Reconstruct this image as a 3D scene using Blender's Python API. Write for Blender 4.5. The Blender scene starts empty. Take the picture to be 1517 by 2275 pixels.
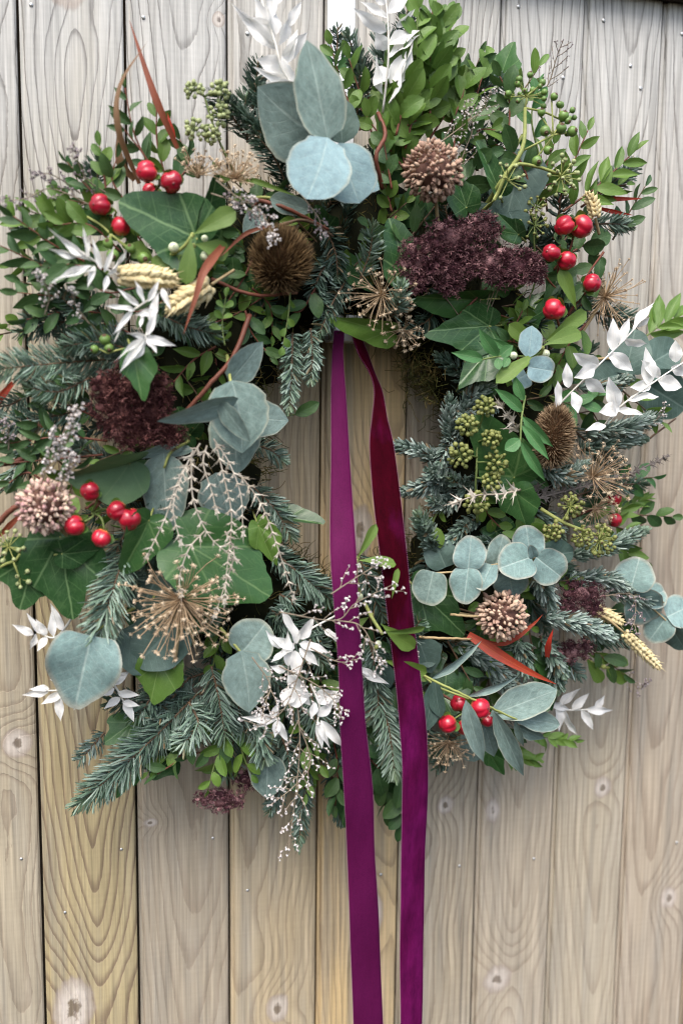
import bpy, math, random
import numpy as np
from mathutils import Vector, Matrix

# ------------------------------------------------------------------ camera, sky, sun, exposure
SC = bpy.context.scene
COL = SC.collection
rng = random.Random(11)
nr = np.random.default_rng(11)
PW, PH, PF = 1517.0, 2275.0, 2000.0            # photograph size and focal length in its pixels
CAM = Vector((0.0, -0.958, 0.0))
_yaw, _pit, _rol = math.radians(14.93), math.radians(-6.6), math.radians(0.67)
FWD = Vector((math.sin(_yaw) * math.cos(_pit), math.cos(_yaw) * math.cos(_pit), math.sin(_pit)))
_r0 = Vector((math.cos(_yaw), -math.sin(_yaw), 0))
_u0 = _r0.cross(FWD)
RGT = _r0 * math.cos(_rol) + _u0 * math.sin(_rol)
UPV = _u0 * math.cos(_rol) - _r0 * math.sin(_rol)
cd = bpy.data.cameras.new('camera')
cam = bpy.data.objects.new('camera', cd)
COL.objects.link(cam)
cam.matrix_world = Matrix(((RGT.x, UPV.x, -FWD.x, CAM.x), (RGT.y, UPV.y, -FWD.y, CAM.y), (RGT.z, UPV.z, -FWD.z, CAM.z), (0, 0, 0, 1)))
cd.sensor_fit = 'VERTICAL'
cd.sensor_height = 36.0
cd.sensor_width = 24.0
cd.lens = 36.0 * PF / PH
cd.clip_start, cd.clip_end = 0.02, 100.0
cd.dof.use_dof = True
cd.dof.focus_distance = 0.92
cd.dof.aperture_fstop = 2.5
SC.camera = cam

SUN_EL, SUN_AZ = math.radians(58), math.radians(205)   # high, in front of the fence and a little to the left
world = bpy.data.worlds.new('World')
SC.world = world
world.use_nodes = True
wt = world.node_tree
wt.nodes.clear()
wo = wt.nodes.new('ShaderNodeOutputWorld')
wb = wt.nodes.new('ShaderNodeBackground')
ws = wt.nodes.new('ShaderNodeTexSky')
ws.sky_type = 'NISHITA'
ws.sun_disc = False
ws.sun_elevation = SUN_EL
ws.sun_rotation = SUN_AZ
ws.air_density, ws.dust_density, ws.ozone_density = 1.0, 4.0, 1.0
wb.inputs['Strength'].default_value = 0.15
wt.links.new(ws.outputs[0], wb.inputs[0])
wt.links.new(wb.outputs[0], wo.inputs[0])
sl = bpy.data.lights.new('sun', 'SUN')
sl.energy = 1.5
sl.angle = math.radians(40)
sl.color = (1.0, 0.985, 0.955)
sun = bpy.data.objects.new('sun', sl)
COL.objects.link(sun)
_sd = Vector((math.sin(SUN_AZ) * math.cos(SUN_EL), math.cos(SUN_AZ) * math.cos(SUN_EL), math.sin(SUN_EL)))
sun.rotation_euler = _sd.to_track_quat('Z', 'Y').to_euler()
SC.view_settings.view_transform = 'Standard'
SC.view_settings.look = 'None'
SC.view_settings.exposure = 1.06
SC.view_settings.gamma = 1.0
SC.cycles.filter_width = 1.1
SC.cycles.max_bounces = 6
SC.cycles.transparent_max_bounces = 4
SC.cycles.caustics_reflective = SC.cycles.caustics_refractive = False


# ------------------------------------------------------------------ where a spot of the photograph lies, D metres before the fence
def P(px, py, d=0.0):
    v = FWD + RGT * ((px - PW / 2) / PF) - UPV * ((py - PH / 2) / PF)
    return CAM + v * ((-d - CAM.y) / v.y)


def MPP(px, py, d=0.0):                         # metres per photograph pixel at that spot
    v = FWD + RGT * ((px - PW / 2) / PF) - UPV * ((py - PH / 2) / PF)
    return ((-d - CAM.y) / v.y) / PF


def NP(v):
    return np.array((v[0], v[1], v[2]), float)


# ------------------------------------------------------------------ node helpers
class S:
    """A node socket with arithmetic."""
    def __init__(s, t, k): s.t, s.k = t, k
    def _m(s, op, *a):
        n = s.t.nodes.new('ShaderNodeMath'); n.operation = op
        for i, x in enumerate((s,) + a):
            if isinstance(x, S): s.t.links.new(x.k, n.inputs[i])
            else: n.inputs[i].default_value = x
        return S(s.t, n.outputs[0])
    def __add__(s, o): return s._m('ADD', o)
    __radd__ = __add__
    def __sub__(s, o): return s._m('SUBTRACT', o)
    def __rsub__(s, o): return (s * -1.0) + o
    def __mul__(s, o): return s._m('MULTIPLY', o)
    __rmul__ = __mul__
    def __truediv__(s, o): return s._m('DIVIDE', o)
    def pow(s, o): return s._m('POWER', o)
    def abs(s): return s._m('ABSOLUTE')
    def sqrt(s): return s._m('SQRT')
    def frac(s): return s._m('FRACT')
    def exp(s): return s._m('EXPONENT')
    def sin(s): return s._m('SINE')
    def min(s, o): return s._m('MINIMUM', o)
    def max(s, o): return s._m('MAXIMUM', o)
    def lt(s, o): return s._m('LESS_THAN', o)
    def gt(s, o): return s._m('GREATER_THAN', o)
    def clamp(s):
        r = s._m('ADD', 0.0); r.k.node.use_clamp = True
        return r
    def ss(s, a, b):                            # smooth step from a to b
        n = s.t.nodes.new('ShaderNodeMapRange'); n.interpolation_type = 'SMOOTHSTEP'
        s.t.links.new(s.k, n.inputs[0])
        n.inputs[1].default_value, n.inputs[2].default_value = a, b
        return S(s.t, n.outputs[0])


class T:
    def __init__(s, name):
        s.m = bpy.data.materials.new(name); s.m.use_nodes = True
        s.t = s.m.node_tree; s.t.nodes.clear()
        s.out = s.t.nodes.new('ShaderNodeOutputMaterial')
    def n(s, ty): return s.t.nodes.new(ty)
    def lk(s, a, b): s.t.links.new(a.k if isinstance(a, S) else a, b)
    def xyz(s, sock):
        n = s.n('ShaderNodeSeparateXYZ'); s.lk(sock, n.inputs[0])
        return [S(s.t, o) for o in n.outputs]
    def obj(s):
        return s.n('ShaderNodeTexCoord').outputs['Object']
    def uv(s):
        return s.n('ShaderNodeTexCoord').outputs['UV']
    def rnd(s): return S(s.t, s.n('ShaderNodeObjectInfo').outputs['Random'])
    def attr(s, name):
        n = s.n('ShaderNodeAttribute'); n.attribute_name = name
        return S(s.t, n.outputs['Fac'])
    def comb(s, x, y, z):
        n = s.n('ShaderNodeCombineXYZ')
        for i, v in enumerate((x, y, z)):
            if isinstance(v, S): s.lk(v, n.inputs[i])
            else: n.inputs[i].default_value = v
        return n.outputs[0]
    def noise(s, vec, scale, detail=3.0, rough=0.55):
        n = s.n('ShaderNodeTexNoise')
        if vec is not None: s.lk(vec, n.inputs['Vector'])
        n.inputs['Scale'].default_value, n.inputs['Detail'].default_value, n.inputs['Roughness'].default_value = scale, detail, rough
        return S(s.t, n.outputs[0])
    def mix(s, f, a, b):
        n = s.n('ShaderNodeMix'); n.data_type = 'RGBA'
        for v, i in ((f, 0), (a, 6), (b, 7)):
            if isinstance(v, S): s.lk(v, n.inputs[i])
            elif hasattr(v, 'is_output'): s.lk(v, n.inputs[i])
            elif i == 0: n.inputs[0].default_value = v
            else: n.inputs[i].default_value = (*v, 1)
        return n.outputs[2]
    def val(s, col, k):                          # colour times k
        n = s.n('ShaderNodeHueSaturation')
        n.inputs['Hue'].default_value = 0.5
        s.lk(col, n.inputs['Color']); s.lk(k, n.inputs['Value'])
        return n.outputs[0]
    def bsdf(s, col, rough=0.5, spec=0.4, **kw):
        b = s.n('ShaderNodeBsdfPrincipled')
        if isinstance(col, tuple): b.inputs['Base Color'].default_value = (*col, 1)
        else: s.lk(col, b.inputs['Base Color'])
        if isinstance(rough, S): s.lk(rough, b.inputs['Roughness'])
        else: b.inputs['Roughness'].default_value = rough
        b.inputs['Specular IOR Level'].default_value = spec
        for k, v in kw.items():
            k = k.replace('_', ' ')
            b.inputs[k].default_value = v
        return b
    def bump(s, b, h, strength, dist):
        n = s.n('ShaderNodeBump'); n.inputs['Strength'].default_value = strength; n.inputs['Distance'].default_value = dist
        s.lk(h, n.inputs['Height']); s.lk(n.outputs[0], b.inputs['Normal'])
        return n
    def done(s, b, trans=0.0, tcol=None):
        if trans > 0:
            tr = s.n('ShaderNodeBsdfTranslucent'); s.lk(tcol, tr.inputs[0])
            mx = s.n('ShaderNodeMixShader'); mx.inputs[0].default_value = trans
            s.lk(b.outputs[0], mx.inputs[1]); s.lk(tr.outputs[0], mx.inputs[2])
            s.lk(mx.outputs[0], s.out.inputs[0])
        else:
            s.lk(b.outputs[0], s.out.inputs[0])
        return s.m


def rgb(r, g, b):                                # sRGB 0-255 to linear
    f = lambda c: (c / 255 / 12.92) if c <= 10 else ((c / 255 + 0.055) / 1.055) ** 2.4
    return (f(r), f(g), f(b))


def leaf_mat(name, a, b, under, vein, vs=0.5, nv=7.0, rough=0.4, spec=0.45, trans=0.2, mottle=0.25, lean=0.7, scale=9.0, edge=None, coat=0.0):
    t = T(name)
    u, v, _ = t.xyz(t.uv())
    au = (u - 0.5).abs() * 2.0
    r = t.rnd()
    off = t.n('ShaderNodeVectorMath'); off.operation = 'ADD'
    t.lk(t.uv(), off.inputs[0]); t.lk(t.comb(r * 37.0, r * 91.0, 0.0), off.inputs[1])
    no = t.noise(off.outputs[0], scale, 4.0)
    fi = t.noise(off.outputs[0], scale * 7, 2.0)
    col = t.mix((r * 0.65 + no * 0.8 - 0.25).clamp(), a, b)
    mid = 1.0 - au.ss(0.015, 0.06)
    saw = (v * nv - au * lean * nv * 0.35 + (no - 0.5) * 0.5).frac()
    side = (1.0 - ((saw - 0.5).abs() * 2.0).ss(0.0, 0.16)) * (1.0 - au.ss(0.55, 0.95)) * 0.55
    vo = t.n('ShaderNodeTexVoronoi'); vo.feature = 'DISTANCE_TO_EDGE'; vo.inputs['Scale'].default_value = scale * 1.6
    t.lk(off.outputs[0], vo.inputs['Vector'])
    net = (1.0 - S(t.t, vo.outputs[0]).ss(0.0, 0.09)) * (0.3 if mottle > 0.3 else 0.12)
    vn = (mid.max(side).max(net) * vs).clamp()
    col = t.mix(vn, col, vein)
    if mottle > 0.3:                            # brown freckles and dry patches on the waxy leaves
        sp = t.noise(off.outputs[0], scale * 3.2, 2.0).ss(0.68, 0.74)
        col = t.mix(sp * 0.45, col, (0.2, 0.15, 0.09))
    if edge is not None:
        ed = t.attr('edge')
        col = t.mix((ed.ss(0.86, 1.0) * 0.6), col, edge)
    bf = S(t.t, t.n('ShaderNodeNewGeometry').outputs['Backfacing'])
    col = t.mix(bf * 0.85, col, under)
    col = t.val(col, (no - 0.5) * mottle * 2.0 + (fi - 0.5) * mottle + 1.0)
    bs = t.bsdf(col, rough, spec, Coat_Weight=coat, Coat_Roughness=0.2)
    t.bump(bs, no * 0.6 + vn * -0.5 + fi * 0.15, 0.35, 0.002)
    return t.done(bs, trans, col)


def plain(name, a, b, scale=200.0, rough=0.6, spec=0.3, byobj=0.5, bump=0.3, trans=0.0, attr=None, **kw):
    """Two colours mixed by noise, by the object's own random number and by an attribute."""
    t = T(name)
    no = t.noise(t.obj(), scale, 3.0)
    f = no * 1.4 - 0.45 + (t.rnd() - 0.5) * byobj
    if attr: f = f + (t.attr(attr) - 0.5) * 1.3
    col = t.mix(f.clamp(), a, b)
    bs = t.bsdf(col, rough, spec, **kw)
    if bump: t.bump(bs, no, bump, 0.001)
    return t.done(bs, trans, col)


def needle_mat(name, a, b, pale, tip, rough=0.45):
    t = T(name)
    r = t.attr('rnd'); k = t.attr('along'); e = t.attr('tip'); un = t.attr('under')
    col = t.mix((r * 0.8 + (t.rnd() - 0.5) * 0.4 + 0.1).clamp(), a, b)
    col = t.mix((un * 0.55).clamp(), col, pale)
    col = t.mix(r.gt(0.965) * 0.8, col, (0.2, 0.12, 0.05))
    col = t.mix((e.ss(0.72, 1.05) * 0.6 * (1.0 - k * 0.4)).clamp(), col, tip)
    bs = t.bsdf(col, rough, 0.4)
    return t.done(bs, 0.1, col)


# ------------------------------------------------------------------ materials of the plants
M = {}
M['box'] = leaf_mat('bright_green_leaf', (0.14, 0.24, 0.04), (0.065, 0.14, 0.026), (0.13, 0.22, 0.075), (0.2, 0.3, 0.09), 0.45, 7, 0.4, 0.35, 0.24)
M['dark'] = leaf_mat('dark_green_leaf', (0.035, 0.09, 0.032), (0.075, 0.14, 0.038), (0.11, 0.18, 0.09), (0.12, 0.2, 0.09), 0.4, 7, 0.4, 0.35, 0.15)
M['lime'] = leaf_mat('lime_green_leaf', (0.16, 0.28, 0.045), (0.1, 0.2, 0.04), (0.2, 0.3, 0.1), (0.26, 0.36, 0.12), 0.4, 7, 0.4, 0.4, 0.3)
M['fresh'] = leaf_mat('fresh_green_leaf', (0.09, 0.24, 0.08), (0.06, 0.17, 0.05), (0.17, 0.28, 0.13), (0.25, 0.38, 0.18), 0.5, 9, 0.4, 0.4, 0.25)
M['mist'] = leaf_mat('mistletoe_leaf', (0.14, 0.23, 0.04), (0.09, 0.16, 0.03), (0.16, 0.24, 0.06), (0.22, 0.3, 0.08), 0.25, 4, 0.45, 0.35, 0.22, 0.35, 0.7, 16)
M['eblue'] = leaf_mat('blue_eucalyptus_leaf', (0.29, 0.43, 0.47), (0.19, 0.3, 0.305), (0.3, 0.4, 0.39), (0.38, 0.49, 0.46), 0.5, 6, 0.62, 0.3, 0.08, 0.5, 0.9, 8, (0.4, 0.4, 0.3))
M['ecoin'] = leaf_mat('silver_dollar_leaf', (0.23, 0.34, 0.33), (0.14, 0.225, 0.2), (0.26, 0.35, 0.33), (0.37, 0.46, 0.42), 0.6, 7, 0.6, 0.3, 0.08, 0.6, 0.9, 9, (0.4, 0.36, 0.28))
M['egrey'] = leaf_mat('grey_green_eucalyptus_leaf', (0.135, 0.2, 0.175), (0.2, 0.28, 0.255), (0.26, 0.34, 0.32), (0.34, 0.42, 0.37), 0.5, 7, 0.6, 0.3, 0.08, 0.42, 0.9, 8, (0.4, 0.4, 0.3))
M['edark'] = leaf_mat('deep_green_eucalyptus_leaf', (0.06, 0.105, 0.085), (0.1, 0.16, 0.135), (0.2, 0.27, 0.25), (0.22, 0.3, 0.26), 0.4, 8, 0.55, 0.35, 0.08, 0.25, 0.9, 7)
M['white'] = leaf_mat('bleached_leaf', (0.92, 0.92, 0.9), (0.82, 0.81, 0.77), (0.88, 0.87, 0.84), (0.7, 0.68, 0.62), 0.4, 11, 0.55, 0.25, 0.3, 0.12, 0.2, 5)
M['blade'] = leaf_mat('russet_blade', (0.28, 0.06, 0.03), (0.18, 0.07, 0.035), (0.3, 0.13, 0.07), (0.42, 0.14, 0.07), 0.5, 0.01, 0.5, 0.35, 0.2, 0.4, 0, 6)
M['brownblade'] = leaf_mat('brown_blade', (0.2, 0.11, 0.05), (0.14, 0.085, 0.04), (0.24, 0.13, 0.06), (0.3, 0.14, 0.07), 0.5, 0.01, 0.55, 0.35, 0.15, 0.4, 0, 6)
M['redblade'] = leaf_mat('scarlet_blade', (0.45, 0.03, 0.02), (0.3, 0.05, 0.02), (0.4, 0.06, 0.03), (0.5, 0.14, 0.03), 0.5, 0.01, 0.45, 0.35, 0.2, 0.4, 0, 6)
M['calyx'] = leaf_mat('calyx_green', (0.1, 0.19, 0.035), (0.06, 0.13, 0.025), (0.12, 0.2, 0.05), (0.2, 0.28, 0.08), 0.3, 4, 0.4, 0.4, 0.15)


def ivy_mat(name, a, b, under, vein, vs, rough, coat):
    t = T(name)
    u, v, _ = t.xyz(t.uv())                     # uv = leaf plane: petiole at (0,0), tip at (0,1)
    r = t.rnd()
    off = t.n('ShaderNodeVectorMath'); off.operation = 'ADD'
    t.lk(t.uv(), off.inputs[0]); t.lk(t.comb(r * 37.0, r * 91.0, 0.0), off.inputs[1])
    no = t.noise(off.outputs[0], 5.0, 4.0)
    fi = t.noise(off.outputs[0], 40.0, 2.0)
    ux = u + (no - 0.5) * 0.05
    best = None
    for ang, w in ((0, 1.0), (42, 0.85), (-42, 0.85), (95, 0.7), (-95, 0.7)):
        s_, c_ = math.sin(math.radians(ang)), math.cos(math.radians(ang))
        al = ux * s_ + v * c_
        ac = (ux * c_ - v * s_).abs()
        line = (1.0 - ac.ss(0.004, 0.02)) * al.gt(0.0) * w
        saw = (al * 5.5 - ac * 4.5).frac()
        near = (1.0 - ac.ss(0.12, 0.3)) * al.gt(0.03)
        sec = (1.0 - ((saw - 0.5).abs() * 2.0).ss(0.0, 0.13)) * near * 0.4
        one = line.max(sec)
        best = one if best is None else best.max(one)
    vo = t.n('ShaderNodeTexVoronoi'); vo.feature = 'DISTANCE_TO_EDGE'; vo.inputs['Scale'].default_value = 11.0
    of2 = t.n('ShaderNodeVectorMath'); of2.operation = 'ADD'
    t.lk(off.outputs[0], of2.inputs[0]); t.lk(t.comb((no - 0.5) * 0.25, (fi - 0.5) * 0.12, 0.0), of2.inputs[1])
    t.lk(of2.outputs[0], vo.inputs['Vector'])
    best = best.max((1.0 - S(t.t, vo.outputs[0]).ss(0.0, 0.06)) * 0.2)
    vn = (best * vs).clamp()
    col = t.mix((r * 0.6 + no * 0.9 - 0.25).clamp(), a, b)
    col = t.mix(vn, col, vein)
    bf = S(t.t, t.n('ShaderNodeNewGeometry').outputs['Backfacing'])
    col = t.mix(bf * 0.9, col, under)
    col = t.val(col, (no - 0.5) * 0.5 + (fi - 0.5) * 0.25 + 1.0)
    bs = t.bsdf(col, rough + 0.06, 0.28, Coat_Weight=coat * 0.7, Coat_Roughness=0.1)
    t.bump(bs, no, 0.3, 0.0012)
    return t.done(bs, 0.1, col)


M['ivy'] = ivy_mat('glossy_ivy', (0.02, 0.065, 0.02), (0.034, 0.088, 0.026), (0.1, 0.17, 0.07), (0.16, 0.26, 0.11), 0.75, 0.32, 0.25)
M['ivymid'] = ivy_mat('mid_green_ivy', (0.05, 0.13, 0.03), (0.034, 0.095, 0.028), (0.11, 0.18, 0.08), (0.17, 0.27, 0.1), 0.55, 0.34, 0.2)
M['ivydull'] = ivy_mat('dull_ivy_underside', (0.085, 0.15, 0.07), (0.06, 0.12, 0.05), (0.1, 0.17, 0.07), (0.14, 0.2, 0.1), 0.4, 0.55, 0.0)
M['ivylime'] = ivy_mat('yellow_green_ivy', (0.12, 0.22, 0.035), (0.08, 0.16, 0.03), (0.15, 0.24, 0.08), (0.22, 0.32, 0.1), 0.5, 0.4, 0.15)

M['fir'] = needle_mat('blue_green_needles', (0.035, 0.075, 0.045), (0.11, 0.18, 0.13), (0.34, 0.43, 0.37), (0.15, 0.23, 0.1))
M['firlight'] = needle_mat('pale_fir_needles', (0.085, 0.15, 0.09), (0.21, 0.31, 0.23), (0.42, 0.52, 0.45), (0.24, 0.33, 0.15))
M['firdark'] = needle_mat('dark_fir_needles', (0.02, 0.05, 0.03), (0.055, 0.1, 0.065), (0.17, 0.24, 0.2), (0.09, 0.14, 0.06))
M['firblue'] = needle_mat('silvery_noble_needles', (0.035, 0.075, 0.052), (0.12, 0.19, 0.15), (0.46, 0.54, 0.49), (0.12, 0.2, 0.12))
M['twig'] = plain('brown_twig', (0.1, 0.06, 0.035), (0.17, 0.11, 0.06), 300)
M['redtwig'] = plain('red_brown_twig', (0.16, 0.05, 0.03), (0.1, 0.045, 0.028), 220, 0.55)
M['gstem'] = plain('green_stem', (0.15, 0.2, 0.06), (0.1, 0.14, 0.045), 200)
M['ystem'] = plain('yellow_green_stem', (0.3, 0.32, 0.1), (0.2, 0.25, 0.07), 200)
M['tanstem'] = plain('tan_stem', (0.42, 0.32, 0.17), (0.3, 0.2, 0.1), 200)
M['wstem'] = plain('bleached_stem', (0.75, 0.73, 0.66), (0.62, 0.58, 0.5), 200)
M['greystem'] = plain('grey_dried_stem', (0.26, 0.21, 0.15), (0.15, 0.12, 0.085), 200)
M['wberry'] = plain('white_berry_skin', (0.66, 0.7, 0.5), (0.5, 0.56, 0.33), 90, 0.35, 0.5, 0.4, 0.0)
M['gberry'] = plain('green_berry_skin', (0.14, 0.24, 0.05), (0.1, 0.17, 0.05), 120, 0.4, 0.45, 0.5, 0.1)
M['bcap'] = plain('brown_berry_cap', (0.09, 0.055, 0.03), (0.16, 0.1, 0.06), 300, 0.8)
M['olive'] = plain('olive_ivy_berry', (0.16, 0.18, 0.05), (0.27, 0.28, 0.09), 150, 0.5, 0.35, 0.9, 0.1)
M['paleberry'] = plain('pale_green_ivy_berry', (0.33, 0.37, 0.17), (0.24, 0.29, 0.12), 150, 0.5, 0.35, 0.8, 0.1)
M['allium'] = plain('tan_floret', (0.55, 0.4, 0.29), (0.28, 0.15, 0.12), 120, 0.7, 0.2, 1.1, 0.2)
M['alliumpink'] = plain('pink_tan_floret', (0.66, 0.51, 0.39), (0.38, 0.18, 0.2), 90, 0.7, 0.2, 1.2, 0.2)
M['alliumred'] = plain('red_brown_floret', (0.5, 0.35, 0.25), (0.22, 0.115, 0.09), 120, 0.7, 0.2, 1.1, 0.2)
M['core'] = plain('dark_seed_core', (0.12, 0.06, 0.045), (0.2, 0.11, 0.08), 120, 0.9)
M['sedum'] = plain('maroon_floret', (0.075, 0.026, 0.034), (0.45, 0.25, 0.25), 90, 0.75, 0.25, 0.1, 0.0, 0.0, 'rnd')
M['sedumred'] = plain('red_maroon_floret', (0.055, 0.016, 0.017), (0.36, 0.16, 0.14), 90, 0.75, 0.25, 0.1, 0.0, 0.0, 'rnd')
M['teasel'] = plain('brown_bristle', (0.05, 0.026, 0.01), (0.4, 0.26, 0.12), 120, 0.6, 0.3, 0.1, 0.0, 0.1, 'rnd')
M['teaseltip'] = plain('tawny_bristle', (0.08, 0.04, 0.018), (0.55, 0.4, 0.24), 120, 0.6, 0.3, 0.1, 0.0, 0.1, 'rnd')
M['teaselcore'] = plain('teasel_core', (0.09, 0.045, 0.018), (0.16, 0.085, 0.035), 200, 0.8)
M['straw'] = plain('straw_ray', (0.46, 0.34, 0.21), (0.25, 0.15, 0.08), 80, 0.55, 0.3, 0.2, 0.0)
M['capsule'] = plain('straw_capsule', (0.7, 0.57, 0.4), (0.42, 0.28, 0.17), 120, 0.6, 0.3, 1.0, 0.2)
M['wheat'] = plain('wheat_husk', (0.68, 0.58, 0.33), (0.5, 0.39, 0.19), 150, 0.55, 0.3, 0.8, 0.3)
M['awn'] = plain('wheat_awn', (0.66, 0.57, 0.34), (0.55, 0.43, 0.22), 150, 0.55)
M['silver'] = plain('silver_bract', (0.46, 0.42, 0.35), (0.25, 0.2, 0.14), 100, 0.45, 0.45, 0.7, 0.2, Metallic=0.15)
M['bronze'] = plain('dark_bract', (0.1, 0.085, 0.075), (0.18, 0.15, 0.13), 100, 0.5, 0.4, 0.7, 0.2)
M['limo'] = plain('papery_white_floret', (0.72, 0.68, 0.65), (0.46, 0.4, 0.37), 250, 0.8, 0.2, 0.3, 0.0, 0.15, 'rnd')
M['limogrey'] = plain('papery_grey_floret', (0.4, 0.35, 0.35), (0.2, 0.16, 0.17), 250, 0.8, 0.2, 0.3, 0.0, 0.1, 'rnd')
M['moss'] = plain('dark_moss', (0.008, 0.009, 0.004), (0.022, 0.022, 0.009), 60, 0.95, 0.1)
M['mossfib'] = plain('moss_fibre', (0.06, 0.065, 0.018), (0.17, 0.12, 0.045), 40, 0.9, 0.1, 0.0, 0.0, 0.1, 'rnd')
t = T('red_berry_skin')
_u, _v, _ = t.xyz(t.uv())
_n = t.noise(t.obj(), 3.0, 3.0)
_c = t.mix((_v * 1.1 - 0.15 + (_n - 0.5) * 0.4).clamp(), (0.55, 0.2, 0.07), (0.5, 0.012, 0.025))
_c = t.mix(_v.ss(0.12, 0.42), _c, t.mix((_n * 0.7 + t.rnd() * 0.9 - 0.4).clamp(), (0.5, 0.014, 0.035), (0.24, 0.006, 0.018)))
_c = t.mix(_v.ss(0.95, 0.975) * 0.85, _c, (0.07, 0.03, 0.02))
M['red'] = t.done(t.bsdf(_c, 0.3, 0.5, Coat_Weight=0.3, Coat_Roughness=0.2, Subsurface_Weight=0.08, Subsurface_Radius=(0.004, 0.001, 0.001)))
M['steel'] = T('zinc_nail'); M['steel'] = M['steel'].done(M['steel'].bsdf((0.62, 0.62, 0.6), 0.4, 0.5, Metallic=0.7))
M['whitepaint'] = T('white_paint'); M['whitepaint'] = M['whitepaint'].done(M['whitepaint'].bsdf((0.86, 0.87, 0.88), 0.3, 0.5))


def velvet(name, a, b, sheen, tint, rough, sheen_span=None):
    t = T(name)
    o = t.obj()
    x, y, z = t.xyz(o)
    no = t.noise(t.comb(x * 1.5, y, z * 0.7), 22.0, 4.0)
    fi = t.noise(o, 900.0, 2.0)
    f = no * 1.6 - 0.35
    if sheen_span: f = f + z.ss(sheen_span[0], sheen_span[1]) * -0.9 + 0.45   # velvet sheen painted into the colour: maroon above, purple along the lower length
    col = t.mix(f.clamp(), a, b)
    cru = t.noise(t.comb(x * 2.0, y, z * 0.5), 60.0, 5.0, 0.7)
    col = t.val(col, (fi - 0.5) * 0.7 + (cru - 0.5) * (1.6 if sheen_span else 0.35) + 1.0)
    bs = t.bsdf(col, rough, 0.04, Sheen_Weight=sheen, Sheen_Roughness=0.35)
    bs.inputs['Sheen Tint'].default_value = (*tint, 1)
    t.bump(bs, fi + no * 3.0, 0.25, 0.0006)
    return t.done(bs)


M['ribbon'] = velvet('plum_ribbon_back', (0.07, 0.0048, 0.038), (0.096, 0.0075, 0.056), 0.06, (0.7, 0.25, 0.6), 0.55)
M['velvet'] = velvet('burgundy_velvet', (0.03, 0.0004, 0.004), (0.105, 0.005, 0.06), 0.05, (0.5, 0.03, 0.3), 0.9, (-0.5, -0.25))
M['picot'] = plain('picot_thread', (0.33, 0.12, 0.24), (0.2, 0.05, 0.13), 300)


# ------------------------------------------------------------------ meshes
def mesh_np(name, verts, faces, mat, uv=None, attrs=None, smooth=True):
    """verts (N,3); faces a list of arrays (M,3) or (M,4), or one list of index tuples."""
    me = bpy.data.meshes.new(name)
    verts = np.asarray(verts, dtype=np.float32).reshape(-1, 3)
    if isinstance(faces, list) and faces and isinstance(faces[0], np.ndarray):
        loops = np.concatenate([f.reshape(-1) for f in faces]).astype(np.int32)
        tot = np.concatenate([np.full(len(f), f.shape[1], np.int32) for f in faces])
    else:
        loops = np.array([i for f in faces for i in f], np.int32)
        tot = np.array([len(f) for f in faces], np.int32)
    start = np.concatenate([[0], np.cumsum(tot)[:-1]]).astype(np.int32)
    me.vertices.add(len(verts)); me.vertices.foreach_set('co', verts.ravel())
    me.loops.add(len(loops)); me.loops.foreach_set('vertex_index', loops)
    me.polygons.add(len(tot)); me.polygons.foreach_set('loop_start', start); me.polygons.foreach_set('loop_total', tot)
    me.polygons.foreach_set('use_smooth', np.full(len(tot), smooth, bool))
    if uv is not None:
        l = me.uv_layers.new(name='UVMap')
        l.data.foreach_set('uv', np.asarray(uv, np.float32)[loops].ravel())
    for k, a in (attrs or {}).items():
        at = me.attributes.new(k, 'FLOAT', 'POINT'); at.data.foreach_set('value', np.asarray(a, np.float32))
    me.update(calc_edges=True)
    me.validate()
    if mat is not None: me.materials.append(mat)
    return me


class Acc:
    """Collects pieces that become ONE mesh."""
    def __init__(s): s.v, s.f, s.n, s.r = [], [], 0, []
    def add(s, v, f, r=None):
        v = np.asarray(v, float).reshape(-1, 3)
        for a in (f if isinstance(f, list) else [f]):
            s.f.append(np.asarray(a, int) + s.n)
        s.v.append(v); s.n += len(v)
        s.r.append(np.full(len(v), rng.random() if r is None else r))
    def mesh(s, name, mat, loc=None, smooth=True):
        v = np.concatenate(s.v)
        if loc is not None: v = v - NP(loc)
        q = [a for a in s.f if a.shape[1] == 4]; t = [a for a in s.f if a.shape[1] == 3]
        fs = ([np.concatenate(q)] if q else []) + ([np.concatenate(t)] if t else [])
        return mesh_np(name, v, fs, mat, None, {'rnd': np.concatenate(s.r)}, smooth)


def stamp(tv, tf, mats, locs):
    """A template repeated: (verts, [faces])."""
    mats, locs = np.asarray(mats), np.asarray(locs)
    v = np.einsum('nij,kj->nki', mats, tv) + locs[:, None, :]
    off = (np.arange(len(locs)) * len(tv))[:, None, None]
    return v.reshape(-1, 3), [(np.asarray(f)[None] + off).reshape(-1, np.asarray(f).shape[1]) for f in tf]


def norm(a):
    a = np.asarray(a, float)
    return a / np.maximum(np.linalg.norm(a, axis=-1, keepdims=True), 1e-9)


def curve(pts, n):
    """Catmull-Rom through points (k,3), n samples evenly by length."""
    p = np.asarray(pts, float)
    if len(p) == 2:
        q = p[0] + (p[1] - p[0]) * np.linspace(0, 1, 30)[:, None]
    else:
        e = np.concatenate([[2 * p[0] - p[1]], p, [2 * p[-1] - p[-2]]])
        q = []
        for i in range(len(p) - 1):
            a, b, c, d = e[i:i + 4]
            t = np.linspace(0, 1, 16, endpoint=(i == len(p) - 2))[:, None]
            q.append(0.5 * (2 * b + (c - a) * t + (2 * a - 5 * b + 4 * c - d) * t ** 2 + (3 * b - a - 3 * c + d) * t ** 3))
        q = np.concatenate(q)
    L = np.concatenate([[0], np.cumsum(np.linalg.norm(np.diff(q, axis=0), axis=1))])
    s = np.linspace(0, L[-1], n)
    return np.stack([np.interp(s, L, q[:, i]) for i in range(3)], 1)


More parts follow.
